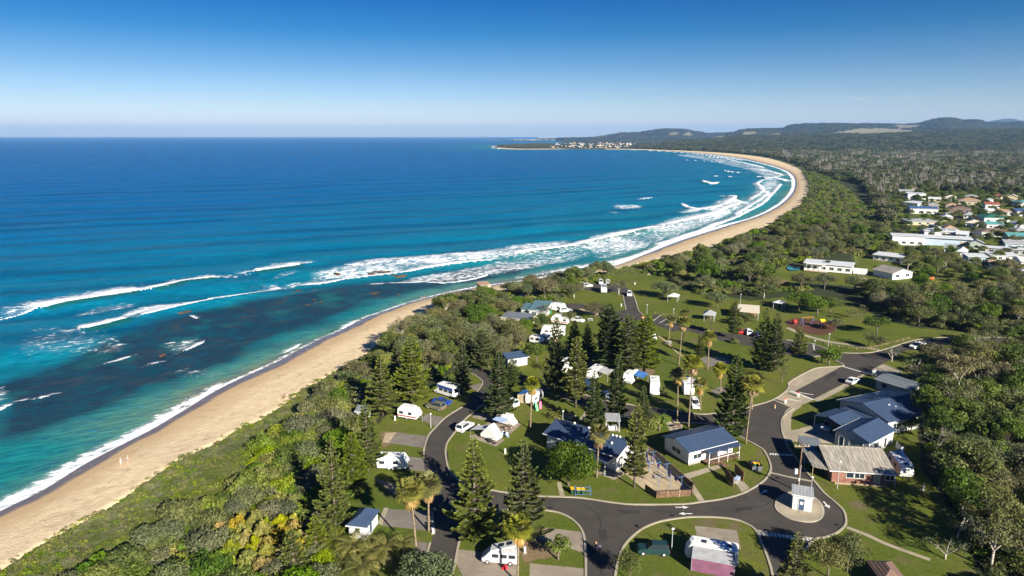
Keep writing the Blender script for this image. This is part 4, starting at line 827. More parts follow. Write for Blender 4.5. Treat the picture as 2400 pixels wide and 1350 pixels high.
# ------------------------------------------------------------------ single broadleaf trees of the park
def tree_px(name, kind, u, v, Hm, Rm, lab, group='broadleaf trees of the park', cat='tree'):
    H0, R0 = {'big': (7.2, 4.3), 'tea': (6.2, 4.), 'teag': (5.8, 3.8), 'dark': (7.5, 3.8), 'open': (8, 3.9), 'garden': (3.6, 1.9), 'wispy': (6.5, 3.), 'bare': (5.5, 3.4), 'bushg': (2.3, 2.6), 'bushb': (2.2, 2.5), 'bushd': (2.2, 2.3), 'busho': (2.4, 2.6), 'yellow': (2.1, 1.5), 'lime': (1.7, 2.2)}[kind]
    return plant(name, kind, G(u, v), Hm/H0, Rm/R0, lab, cat, group, names=('trunk', 'crown') if 'bush' not in kind and kind not in ('yellow', 'lime') else ('stem', 'foliage'))
for a in [
 ('big',1332,1138,8.6,5.3,'big round dark green tree in front of the amenities block'), ('garden',1308,1312,3.8,2.1,'small round tree on the grass between two paved pads'), ('tea',1476,1362,4.6,2.3,'olive bushy tree at the bottom edge beside the fork of the roads'),
 ('teag',1010,1400,6.5,4.6,'grey green feathery tree at the bottom edge over the left road'), ('tea',1940,1352,5.5,3.2,'left olive tree on the bottom right lawn'), ('tea',1985,1340,6.0,3.0,'right olive tree on the bottom right lawn'), ('wispy',1832,900,6.5,2.8,'thin leafed tree beside the stony garden edge'),
 ('garden',1942,855,5.0,3.2,'dark round tree on the corner island at the entrance road'), ('garden',1925,850,4.0,2.4,'second dark tree on the corner island'), ('tea',2055,820,4.5,3.0,'round headed tree behind the entrance road kerb'), ('wispy',2035,812,5.0,2.4,'thin tree left of the round headed one at the kerb'),
 ('bare',2090,848,4.5,3.0,'leaning bare tree at the junction below the white utility'), ('dark',2055,785,6.0,4.5,'spreading tree on the playground lawn'), ('tea',1958,775,4.0,3.0,'low tree at the right end of the playground'), ('wispy',1995,752,5.0,2.2,'small tree left of two on the lawn behind the playground'),
 ('wispy',2018,750,5.5,2.2,'small tree right of two on the lawn behind the playground'), ('teag',1680,722,6.0,5.0,'wispy grey tree on the northern lawn'), ('teag',1555,700,6.5,6.5,'wide grey green tree on the lawn above the road'), ('tea',1395,745,5.5,5.0,'low round tree between road and columnar pine'),
 ('open',1450,692,6,5,'tree on the lawn beside the short upper road'), ('open',1345,700,6.5,6,'tree over the grass behind the green roofed cabin'), ('dark',1225,790,6,3.5,'dense dark tree left of the white bus'), ('dark',1265,775,5.5,3.2,'dense dark tree right below the green roofed cabin'),
 ('wispy',1280,745,5.0,3.0,'light green tree beside the towed caravan'), ('dark',1258,850,6.0,3.6,'dense tree beside the lower blue roofed cabin'), ('tea',1335,760,4.5,2.6,'small tree beside the white utility on the grass'),
 ('garden',1510,1020,4.5,3.0,'bright green tree above the barbecue shelter'), ('garden',1545,1010,4.0,2.6,'low bright tree between the road and the drying yard'), ('bushb',1722,805,1.6,1.4,'low shrub at the kerb of the car park'), ('open',1790,700,6.5,5.5,'dark crowned tree behind the cream shelter'),
 ('dark',1745,765,4.5,3.5,'dark tree in front of the cream shelter'), ('dark',1915,740,7,6,'dense dark tree left in the row behind the playground'), ('dark',1872,728,6.5,6,'dense dark tree in the row behind the playground'), ('dark',1945,735,6.5,5,'dense dark tree right in the row behind the playground'),
 ('garden',1145,862,3,2,'green shrub above the bend of the camp road'), ('garden',2145,945,3.4,1.8,'yellow green garden tree at the reception house')]:
    tree_px('broadleaf_tree', *a)
# ------------------------------------------------------------------ belts of shrubs and trees
class Grid:
    def __init__(s, c): s.c = c; s.d = {}
    def ok(s, x, y, r):
        i, j = int(x//s.c), int(y//s.c)
        for a in range(i-2, i+3):
            for b in range(j-2, j+3):
                for (px, py, pr) in s.d.get((a, b), ()):
                    if (px-x)**2+(py-y)**2 < (min(r, pr)*.5+max(r, pr)*.5)**2: return False
        return True
    def put(s, x, y, r): s.d.setdefault((int(x//s.c), int(y//s.c)), []).append((x, y, r))
GR = Grid(6)
def pts_in(poly_px, spacing, tries, rnd, excl=True, world=None, jitter=.3, grid=None, onveg=True):
    P = world or Gn(poly_px); xs = [p[0] for p in P]; ys = [p[1] for p in P]
    X = rnd.uniform(min(xs), max(xs), tries); Y = rnd.uniform(min(ys), max(ys), tries)
    k = inside(X, Y, P)
    if excl:
        for E in EXCL: 
            e_ = np.asarray([[p[0], p[1]] for p in E]); bb = (X > e_[:, 0].min()-3) & (X < e_[:, 0].max()+3) & (Y > e_[:, 1].min()-3) & (Y < e_[:, 1].max()+3) & k
            idx = np.where(bb)[0]
            if len(idx):
                ins = inside(X[idx], Y[idx], E); d, _ = seg_dist(X[idx], Y[idx], np.vstack([e_, e_[:1]])); k[idx[ins | (d < 1.2)]] = False
    X, Y = X[k], Y[k]
    if onveg and len(X):
        g = inside(X, Y, VEGP); X, Y = X[g], Y[g]
    out = []; g = grid or Grid(max(spacing*1.2, 1))
    for x, y in zip(X, Y):
        r = spacing*rnd.uniform(1-jitter, 1+jitter)
        if g.ok(x, y, r): g.put(x, y, r); out.append((x, y, r/spacing))
    return out
BELT_BEACH = [(110,1430),(250,1320),(370,1262),(440,1205),(520,1182),(590,1110),(630,1040),(690,990),(760,930),(840,860),(880,835),(930,850),(930,890),(880,940),(850,985),(850,1040),(830,1090),(800,1160),(790,1240),(770,1290),(760,1400)]
BELT_MID = [(880,835),(960,790),(1010,755),(1060,715),(1130,705),(1190,715),(1215,760),(1200,790),(1230,830),(1190,850),(1100,850),(1060,860),(1010,890),(950,895),(900,880)]
BELT_CAPE = [(1120,700),(1220,678),(1340,658),(1420,640),(1430,650),(1370,662),(1330,690),(1290,720),(1240,712),(1180,720)]
WOOD_RIGHT = [(2140,870),(2200,845),(2300,830),(2420,825),(2480,1000),(2480,1400),(2330,1400),(2310,1330),(2260,1260),(2240,1200),(2230,1120),(2190,1060),(2175,990),(2150,930)]
WOOD_NE = [(2040,695),(2120,665),(2180,700),(2300,700),(2460,690),(2460,800),(2330,795),(2250,775),(2150,765),(2100,740),(2050,730)]
HOUSE_BELT = [(1500,640),(1560,650),(1640,690),(1720,690),(1790,690),(1880,685),(1960,680),(2040,695),(2060,670),(1990,668),(1880,672),(1790,668),(1780,640),(1820,615),(1890,618),(1960,600),(2040,590),(2080,560),(2060,500),(1900,520),(1700,600),(1560,625)]
rnd = np.random.default_rng(11)
HOUSES_PX = []   # filled below the houses: keep crowns off the roofs
KEEP = [Gn([(u0,v0),(u1,v0),(u1,v1),(u0,v1)]) for u0, v0, u1, v1 in [(1865,618,2025,678),(2030,608,2125,625),(2050,638,2148,692),(1225,712,1300,770),(1165,742,1260,775),(1185,835,1260,865),(2085,560,2260,600),(830,1180,885,1265),(800,1070,830,1105),(1790,625,1870,665),(2110,1060,2130,1130),(2150,905,2175,985),(820,950,860,990)]]
EXCL += KEEP
EXCL.append(Gn([(500,1258),(690,1240),(735,1290),(640,1345),(520,1345)]))
def belt(poly, spacing, tries, choose, group, labels, limit, zfun=None, smin=.75, smax=1.25):
    pts = pts_in(poly, spacing, tries, rnd, grid=GR)
    if not pts: return
    pts.sort(key=lambda p: p[1]); pts = pts[:limit]
    Z = height([p[0] for p in pts], [p[1] for p in pts])
    for (x, y, r), z in zip(pts, Z):
        kind = choose(x, y); s = rnd.uniform(smin, smax)*(.6+.4*r); bush = 'bush' in kind or kind in ('yellow', 'lime')
        name, cat, lab = labels[kind]; lab = lab.split('|')[0]+' '+where_is(x, y)
        lab = ('large ' if s > smax*.82 else 'small ' if s < smin*1.12 else '')+lab
        if len(lab.split()) > 16: lab = ' '.join(lab.split()[1:])
        plant(name, kind, (x, y, z-.1), s*rnd.uniform(.85, 1.15), s, lab, cat, name.replace('_', ' ')+'s of the coastal bush', names=('stem', 'foliage') if bush else ('trunk', 'crown'))
def pick(ks, ws):
    ks = list(ks); ws = np.array(ws, float)/sum(ws); return lambda x, y: ks[rnd.choice(len(ks), p=ws)]
LM = [(1113,1275,'the largest Norfolk pine'),(840,1243,'the small blue roofed hut'),(921,1095,'the twin axle caravan'),(960,980,'the red striped caravan'),(787,1245,'the pine near the hut'),(863,1105,'the pine beside the white caravan'),(285,1090,'the beach walkers'),(668,930,'the pair sitting on the sand'),(570,1290,'the yellow shrubs'),(870,1320,'the feather palm clump'),(690,1350,'the young yellow green pine'),
 (897,975,'the pine behind the beach belt'),(1250,742,'the teal roofed cabin'),(1205,763,'the flat roofed cabin'),(1210,858,'the hidden blue roofed cabin'),(990,700,'the child at the water edge'),(1120,870,'the bend of the camp road'),(1440,690,'the short upper road'),(2120,1140,'the brick house'),(2120,960,'the reception building'),(2303,1205,'the tall feather palm'),(2150,815,'the white utility'),(2080,850,'the entrance road junction'),
 (1900,770,'the playground'),(1750,750,'the cream shelter'),(1940,640,'the long modern white house'),(2114,655,'the white gabled cottage'),(2180,660,'the orange mesh fence'),(1580,708,'the lawn shelter'),(2350,605,'the low white houses'),(2060,1372,'the dull red canopy'),(1890,575,'the heath on the dunes'),(1700,590,'the beach bend'),(620,1010,'the narrow part of the dune slope'),(400,1230,'the grassy dune slope'),(2350,900,'the middle of the wood'),(2350,1050,'the deep shade of the wood'),(2100,1290,'the concrete drain'),(2200,770,'the far kerb of the entrance road')]
LMW = [(G(u, v), n) for u, v, n in LM]
def where_is(x, y):
    p, n = min(LMW, key=lambda q: (q[0].x-x)**2+(q[0].y-y)**2); dx, dy = x-p.x, y-p.y
    if dx*dx+dy*dy < 12: return 'right at '+n
    return ('right of ' if dx > 0 else 'left of ')+n if abs(dx) > abs(dy) else ('behind ' if dy > 0 else 'in front of ')+n
def lab(where): return {
 'bushg': ('coastal_shrub', 'shrub', 'grey green shrub '+'|'+where), 'bushb': ('leafy_shrub', 'shrub', 'bright green shrub '+'|'+where), 'bushd': ('dark_shrub', 'shrub', 'dark green low shrub '+'|'+where), 'busho': ('olive_shrub', 'shrub', 'olive green rounded shrub '+'|'+where),
 'lime': ('creeping_shrub', 'shrub', 'low lime green spreading shrub '+'|'+where), 'yellow': ('yellow_shrub', 'shrub', 'yellow leafed upright shrub '+'|'+where), 'tea': ('tea_tree', 'tree', 'olive green spreading tree '+'|'+where), 'teag': ('grey_leafed_tree', 'tree', 'grey green spreading tree '+'|'+where),
 'dark': ('dark_leafed_tree', 'tree', 'dark green dense tree '+'|'+where), 'open': ('pale_trunked_tree', 'tree', 'open tree with pale forked trunk '+'|'+where), 'wispy': ('thin_leafed_tree', 'tree', 'thin leafed small tree '+'|'+where), 'bare': ('bare_branched_tree', 'tree', 'nearly bare pale branched tree '+'|'+where), 'garden': ('garden_tree', 'tree', 'small round green tree '+'|'+where)}
belt(BELT_BEACH, 2.9, 12000, pick(['bushg','bushb','busho','bushd','lime'], [2.8,4.2,1.4,1.4,2.8]), 'beachside belt', lab('in the dense belt between beach and caravans'), 290, smin=.8, smax=1.5)
belt(BELT_MID, 4.3, 5000, pick(['tea','teag','dark','bushb','bushg','open'], [4,3,1.4,.8,.8,.5]), 'trees at the beach curve', lab('in the thicket behind the curve of the beach'), 120, smin=.75, smax=1.15)
belt(BELT_CAPE, 5., 2500, pick(['tea','teag','dark','bushb'], [4,3,1.2,1]), 'trees on the point', lab('on the grassy point above the shore'), 60, smin=.8, smax=1.2)
belt(WOOD_RIGHT, 4.6, 6000, pick(['dark','open','tea','bare','bushd','teag'], [3.4,2.2,2.0,.8,1.2,.6]), 'wood beside the park', lab('in the shady wood along the right side'), 200, smin=.9, smax=1.35)
belt(WOOD_NE, 6., 3000, pick(['dark','open','tea','bare','teag'], [3,2.4,2.6,1,1]), 'wood behind the playground', lab('in the wood behind the playground lawn'), 90, smin=.95, smax=1.3)
belt(HOUSE_BELT, 6., 5000, pick(['dark','tea','bushb','bushg','busho','teag'], [1.7,2,3,1.5,1,1.]), 'bush between houses and park', lab('in the bush between the park and the houses'), 170, smin=.9, smax=1.4)
BELT_GARDENS = [(2040,600),(2150,600),(2260,625),(2380,640),(2420,700),(2300,690),(2230,650),(2150,665),(2120,630),(2050,600)]
belt(BELT_GARDENS, 6.5, 3500, pick(['dark','tea','bushb','garden','open'], [3,3,2,1.5,1]), 'x', lab('in the gardens'), 70, smin=.8, smax=1.2)
# hand placed accents
CROT = [(500,1258),(690,1240),(735,1290),(640,1345),(520,1345)]
for n_, (x, y, _) in enumerate(pts_in(CROT, 2.0, 900, rnd, excl=False)[:34]):
    plant('yellow_shrub', 'yellow', (x, y, 3.9), rnd.uniform(1.2, 1.9), rnd.uniform(.8, 1.25), 'yellow and lime leafed croton in the bright patch of the beachside belt', 'shrub', 'yellow shrubs of the beachside belt', n_ % 3, ('stem', 'foliage'))
for u, v, h, r in [(2245,1260,5,4.),(2300,1290,5.5,4.5),(2350,1250,6,4.5),(2215,1310,4,3.5)]:
    tree_px('bare_branched_tree', 'bare', u, v, h, r, 'grey bare branched tree at the lawn edge of the right hand wood', 'bare trees at the wood edge')
for u, v in [(2140,965),(2110,1010),(2135,1010)]: tree_px('garden_tree', 'garden', u, v, 3., 1.6, 'small green garden tree behind the blue roofed houses', 'garden trees behind the houses')
# ------------------------------------------------------------------ what nobody could count: scattered with geometry nodes
def scatter(name, pts, variants, label, scale, zs=None, tall=1.):
    """pts (n,2) -> instances of the variant meshes; scale (n,) """
    n = len(pts); pts = np.asarray(pts, float); Z = height(pts[:, 0], pts[:, 1]) if zs is None else zs
    me = bpy.data.meshes.new(name); me.vertices.add(n); me.vertices.foreach_set('co', np.column_stack([pts, Z]).astype(np.float32).ravel())
    r = np.random.default_rng(n); 
    for an, arr in (('size', scale), ('turn', r.random(n)*6.28), ('tall', r.uniform(.8, 1.2, n)*tall)): me.attributes.new(an, 'FLOAT', 'POINT').data.foreach_set('value', np.asarray(arr, np.float32))
    me.attributes.new('pick', 'INT', 'POINT').data.foreach_set('value', r.integers(0, len(variants), n).astype(np.int32))
    o = link(name, me); col = bpy.data.collections.new(name+'_kinds')
    for k, ms in enumerate(variants):
        col.objects.link(bpy.data.objects.new('%s_kind_%02d' % (name, k), ms))
    g = bpy.data.node_groups.new(name+'_scatter', 'GeometryNodeTree'); g.interface.new_socket('Geometry', in_out='INPUT', socket_type='NodeSocketGeometry'); g.interface.new_socket('Geometry', in_out='OUTPUT', socket_type='NodeSocketGeometry')
    L = g.links.new; gi = g.nodes.new('NodeGroupInput'); go = g.nodes.new('NodeGroupOutput'); ip = g.nodes.new('GeometryNodeInstanceOnPoints'); ci = g.nodes.new('GeometryNodeCollectionInfo')
    ci.inputs['Collection'].default_value = col; ci.inputs['Separate Children'].default_value = True; ci.inputs['Reset Children'].default_value = True
    def na(nm, ty):
        a = g.nodes.new('GeometryNodeInputNamedAttribute'); a.data_type = ty; a.inputs['Name'].default_value = nm; return a.outputs[0]
    cr = g.nodes.new('ShaderNodeCombineXYZ'); L(na('turn', 'FLOAT'), cr.inputs[2]); cs = g.nodes.new('ShaderNodeCombineXYZ'); sa = na('size', 'FLOAT'); L(sa, cs.inputs[0]); L(sa, cs.inputs[1])
    mu = g.nodes.new('ShaderNodeMath'); mu.operation = 'MULTIPLY'; L(sa, mu.inputs[0]); L(na('tall', 'FLOAT'), mu.inputs[1]); L(mu.outputs[0], cs.inputs[2])
    ip.inputs['Pick Instance'].default_value = True; L(gi.outputs[0], ip.inputs['Points']); L(ci.outputs[0], ip.inputs['Instance']); L(na('pick', 'INT'), ip.inputs['Instance Index'])
    try: L(cr.outputs[0], ip.inputs['Rotation'])
    except Exception: pass
    L(cs.outputs[0], ip.inputs['Scale']); L(ip.outputs[0], go.inputs[0])
    md = o.modifiers.new('scatter', 'NODES'); md.node_group = g
    return tag(o, label, None, None, 'stuff')
def tuft(seed, n, size, R, m, h=.3):
    rr = random.Random(seed); C = [(rr.uniform(-R, R), rr.uniform(-R, R), h*rr.uniform(.2, .8)) for _ in range(8)]; return leafmesh('tuft', [leaves(C, [(R*.5, R*.5, h*.8)]*8, n, size, seed, .5, .4)], m)
r2 = np.random.default_rng(5)
# low creepers and grass tussocks under the beach belt and along the dune foot
def near_veg(n, dmax, Ymax, dmin=-.3):
    i = r2.integers(0, len(V_w)-1, n*3); P = V_w[i]+(V_w[i+1]-V_w[i])*r2.random(n*3)[:, None]; T = V_w[i+1]-V_w[i]; T /= np.linalg.norm(T, axis=1)[:, None]
    Nn = np.stack([T[:, 1], -T[:, 0]], 1); d = dmin+(dmax-dmin)*r2.random(n*3)**1.2; Q = P+Nn*d[:, None]; k = (Q[:, 1] < Ymax) & (Q[:, 1] > 60); return Q[k][:n]
Q = near_veg(2600, 16, 330)
scatter('dune_grass', Q, [tuft(1, 160, .10, .8, L_LIME), tuft(2, 160, .11, .8, L_OLIVE), tuft(3, 130, .10, .7, L_BUSH)], 'low dune grass and creepers along the upper edge of the sand', r2.uniform(.4, 1.05, len(Q)))
und = []
for P in (BELT_BEACH, BELT_MID, BELT_CAPE): und += [(x, y) for x, y, _ in pts_in(P, 1.7, 22000, r2)]
scatter('understorey', np.array(und), [v_shrub(201, 1.6, 1.0, 420, .17, L_BUSH, 9)[1], v_shrub(202, 1.6, 1.1, 420, .17, L_GREY, 9)[1], v_shrub(203, 1.7, .9, 420, .17, L_LIME, 9)[1], v_shrub(204, 1.5, 1.0, 420, .17, L_DARK, 9)[1]], 'low undergrowth filling the gaps between the beach shrubs', r2.uniform(.7, 1.5, len(und)))
und = []
for P in (WOOD_RIGHT, WOOD_NE, HOUSE_BELT): und += [(x, y) for x, y, _ in pts_in(P, 2.9, 16000, r2)]
scatter('wood_undergrowth', np.array(und), [v_shrub(211, 2.2, 1.5, 420, .22, L_DARK, 9)[1], v_shrub(212, 2.2, 1.4, 420, .22, L_BUSH, 9)[1], v_shrub(213, 2.1, 1.5, 420, .22, L_OLIVE, 9)[1]], 'undergrowth below the trees of the wood', r2.uniform(.7, 1.4, len(und)))
# heath and scrub on the dunes north of the park, then the great wood to the hills
HEATH = [(1500,626),(1560,606),(1640,592),(1700,574),(1760,549),(1820,520),(1870,488),(1897,455),(1897,425),(1882,402),(1930,405),(1975,440),(2010,470),(2060,495),(2085,540),(2080,590),(2030,600),(1960,602),(1880,616),(1800,622),(1640,660),(1560,640)]
VILL = [(2060,455),(2120,446),(2400,452),(2900,470),(2900,720),(2400,660),(2240,640),(2150,640),(2040,620),(2090,560),(2090,510)]
hp = pts_in(HEATH, 4.1, 60000, r2); hp2 = [(x, y) for x, y, _ in hp]
scatter('heath_scrub', np.array(hp2), [v_shrub(221, 3.2, 2.4, 800, .26, L_BUSH, 14)[1], v_shrub(222, 3.2, 2.2, 800, .26, L_LIME, 14)[1], v_shrub(223, 3.0, 2.4, 800, .26, L_GREY, 14)[1], v_shrub(224, 3.2, 2.5, 800, .26, L_OLIVE, 14)[1], v_shrub(225, 3.3, 2.2, 800, .26, L_BUSH, 14)[1], v_shrub(226, 3.0, 3.2, 800, .26, L_DARK, 14)[1]],
        'bright green heath scrub covering the dunes north of the park', r2.uniform(.6, 1.35, len(hp2)))
vg = [(x, y) for x, y, _ in pts_in(VILL, 8, 16000, r2)]
scatter('village_greenery', np.array(vg), [VAR['dark'][0][1], VAR['tea'][1][1], VAR['dark'][2][1], VAR['big'][0][1], VAR['teag'][1][1]], 'garden trees and hedges between the village houses', r2.uniform(.35, .85, len(vg)))
def canopy(seed, m, n=480, R=5, H=6.5, leaf=.52, trunk=False):
    rr = random.Random(seed); C = [(rr.uniform(-1, 1)*R*.6, rr.uniform(-1, 1)*R*.6, H*rr.uniform(.55, .85)) for _ in range(7)]; ps = [leaves(C, [(R*.42, R*.42, H*.2)]*7, n, leaf, seed, .5, .6)]
    ps.append(leaves([(0, 0, H*.25)], [(R*.8, R*.8, H*.3)], n//4, leaf*1.3, seed+1, .3, .3)); return leafmesh('canopy', ps, m)
def deadwood(seed, H=9):
    rr = random.Random(seed); mb = MB()
    for _ in range(6):
        b_ = Vector((rr.uniform(-3, 3), rr.uniform(-3, 3), 0)); t_ = b_+Vector((rr.uniform(-1.5, 1.5), rr.uniform(-1.5, 1.5), H*rr.uniform(.8, 1.1))); m_ = b_.lerp(t_, .55); mb.tube([b_, m_, t_], [.3, .22, .08], 4, False)
        for _ in range(3): mb.tube([m_, m_+Vector((rr.uniform(-2, 2), rr.uniform(-2, 2), rr.uniform(1, 3)))], [.15, .05], 3, False)
    return mb.mesh('bare_trunks', mat('grey_dead_wood', (.26, .24, .21), .9, .3))
L_FAR = leafmat('forest_leaves', (0.061, 0.087, 0.029), (0.138, 0.160, 0.058), .12); L_FAR2 = leafmat('forest_leaves_olive', (0.092, 0.104, 0.042), (0.189, 0.196, 0.092), .12); L_FAR3 = leafmat('forest_leaves_dark', (0.033, 0.054, 0.024), (0.068, 0.093, 0.039), .12)
def sector(u0, u1, y0, y1, sp0, k):
    out = []; area = 0; n = int((u1-u0)/FPX*(y1**2-y0**2)/2/sp0**2*k); Y = np.sqrt(r2.uniform(y0**2, y1**2, n)); U = r2.uniform(u0, u1, n); return np.column_stack([(U-1200)/FPX*Y, Y])
def land_only(P, gap):
    d, _ = seg_dist(P[:, 0], P[:, 1], V_w); k = inside(P[:, 0], P[:, 1], VEGP) & (d > gap)
    for pl in (HEATH, VILL, [(2000,560),(2120,560),(2420,600),(2420,705),(2240,690),(2120,665),(2050,690)], [(1290,335.5),(1500,335),(1490,349),(1290,349)]): k &= ~inside(P[:, 0], P[:, 1], Gn(pl))
    return P[k]
FLD = [[(1595,319),(1615,308),(1628,318)],[(1668,322),(1690,319),(1720,324)],[(1785,316),(1830,311),(1838,318)],[(1925,316),(2020,300),(2060,303),(2040,314)],[(2100,292),(2158,293),(2150,300),(2105,302)],[(2050,300),(2150,305),(2140,312),(2000,318)],[(1740,308),(1780,309),(1770,316),(1735,318)],[(1560,313),(1590,309),(1590,318)]]
def off_fields(P):
    z = height(P[:, 0], P[:, 1]); U = 1200+FPX*P[:, 0]/(P[:, 1]*CP+(CAMZ-z)*SP); Vv = 675-FPX*((z-CAMZ)*CP+P[:, 1]*SP)/(P[:, 1]*CP-(z-CAMZ)*SP); k = np.ones(len(P), bool)
    for f in FLD: k &= ~inside(U, Vv, f)
    return P[k]
CAN = [canopy(1, L_FAR), canopy(2, L_FAR2), canopy(3, L_FAR3), canopy(4, L_FAR), canopy(5, L_FAR2), canopy(6, L_FAR2, 90)]
P1 = land_only(sector(1850, 2750, 420, 1000, 6.0, 1.0), 60); k = P1[:, 1] > 640; P1 = P1[k | (P1[:, 0] > .5*P1[:, 1])]
scatter('near_forest', P1, CAN+CAN+[deadwood(1), deadwood(2)], 'olive paperbark forest behind the village with grey trunks', r2.uniform(.7, 1.3, len(P1)))
P2 = land_only(sector(1500, 2750, 1000, 2400, 11., 1.1), 25); scatter('middle_forest', P2, CAN+CAN+[deadwood(3)], 'forest of the coastal plain', r2.uniform(1.3, 2.4, len(P2)), tall=.62)
P3 = land_only(sector(1380, 2800, 2400, 6500, 27., 1.2), 15); P3 = off_fields(P3); scatter('far_forest', P3, CAN[:4], 'far forest of the plain below the hills', r2.uniform(2.4, 4.6, len(P3)), tall=.36)
P4 = land_only(np.vstack([sector(1150, 1520, 3300, 4900, 16., 1.3), sector(1500, 2000, 900, 2500, 12., .6)]), 12); scatter('headland_trees', P4, CAN[:4], 'trees on the headland and along the far shore', r2.uniform(1., 1.8, len(P4)), tall=.75)
P5 = land_only(sector(1200, 2900, 6500, 10500, 60., 1.2), 15); P5 = off_fields(P5); scatter('hill_forest', P5, CAN[:4], 'woods covering the distant hills', r2.uniform(4, 7, len(P5)), tall=.22)
# ------------------------------------------------------------------ buildings
R_BLUE = roofmat('blue_steel_roof', (.042, .068, .125), 0, .5); R_BLUEY = roofmat('blue_steel_roof_turned', (.042, .068, .125), 1, .5); R_GREY = roofmat('grey_steel_roof', (.33, .34, .35), 0, .5); R_OLD = roofmat('weathered_roof', (.32, .29, .24), 0, .55, .6, .55)
R_WHITE = roofmat('white_steel_roof', (.62, .63, .64), 0, .5, .45, .12); R_GREEN = roofmat('teal_steel_roof', (.09, .17, .19), 0, .5); R_DGREEN = roofmat('green_roof', (.03, .14, .10), 0, .6); R_RED = roofmat('red_tile_roof', (.32, .09, .05), 0, .4)
R_TAN = roofmat('tan_tile_roof', (.42, .27, .17), 0, .4); R_BROWN = roofmat('brown_tile_roof', (.20, .13, .10), 0, .4); R_CREAM = roofmat('cream_roof', (.66, .58, .44), 0, .5, .5, .1); R_SLATE = roofmat('slate_grey_roof', (.16, .18, .19), 0, .5); R_BLUE2 = roofmat('bright_blue_roof', (.05, .10, .22), 0, .5); R_TEAL = roofmat('bright_teal_roof', (.10, .30, .30), 0, .5)
W_WHITE = sidingmat('white_siding', (.66, .66, .63)); W_CREAM = sidingmat('cream_siding', (.55, .47, .32)); W_GREY = sidingmat('pale_grey_siding', (.45, .46, .44)); W_BLUE = sidingmat('pale_blue_siding', (.42, .52, .62)); W_GREEN = sidingmat('pale_green_siding', (.38, .45, .38)); W_BRICK = brickmat('red_brick', (.30, .12, .08), (.22, .09, .06), (.35, .3, .25)); W_TAN = mat('rendered_tan', (.50, .40, .27), .8, .12)
W_PLAIN = mat('white_render', (.72, .72, .69), .7, .08); M_GLASS = glassmat(); M_FRAME = mat('white_frame', (.72, .72, .70), .5, .05); M_DOOR = mat('blue_door', (.05, .09, .16), .5, .1); M_DARK = mat('dark_opening', (.03, .03, .035), .9, .1); M_TIMBER = mat('brown_timber', (.17, .10, .06), .8, .35, 3.); M_TIMB2 = mat('pale_timber', (.36, .26, .16), .85, .3, 3.)
M_STEEL = mat('galvanised_steel', (.48, .50, .52), .4, .1, 2, 0, .5); M_BLACK = mat('black_rubber', (.02, .02, .02), .8, .1); M_FOUND = mat('foundation', (.30, .27, .23), .9, .15); M_SOLAR = mat('solar_panel', (.015, .02, .045), .15, .1, 1, 0, .6)
def frame(A, B, z=None):
    a = G(*A) if z is None else G(A[0], A[1], z); b_ = G(*B) if z is None else G(B[0], B[1], z); return a, (b_-a).length, math.atan2(b_.y-a.y, b_.x-a.x)
def add_window(root, side, W, D, p, z, w_, h, name='window', pm=None, fm=None, pane='pane'):
    """side of the box W x D; p = centre along that side, z = sill height"""
    t = .05; f = MB(); g = MB()
    def bx(mb, a0, a1, z0, z1, o0, o1):
        if side == 'front': mb.box(a0, -o1, z0, a1, -o0, z1)
        elif side == 'back': mb.box(a0, D+o0, z0, a1, D+o1, z1)
        elif side == 'left': mb.box(-o1, a0, z0, -o0, a1, z1)
        else: mb.box(W+o0, a0, z0, W+o1, a1, z1)
    a0, a1 = p-w_/2, p+w_/2; e_ = .07
    bx(f, a0-e_, a1+e_, z+h, z+h+e_, .004, .07); bx(f, a0-e_, a1+e_, z-e_, z, .004, .09); bx(f, a0-e_, a0, z, z+h, .004, .07); bx(f, a1, a1+e_, z, z+h, .004, .07)
    if w_ > 1.2 and name == 'window': bx(f, p-.03, p+.03, z, z+h, .004, .06)
    fr = f.obj(name, fm or M_FRAME, root); bx(g, a0, a1, z, z+h, .003, .03); g.obj(pane, pm or M_GLASS, fr); return fr
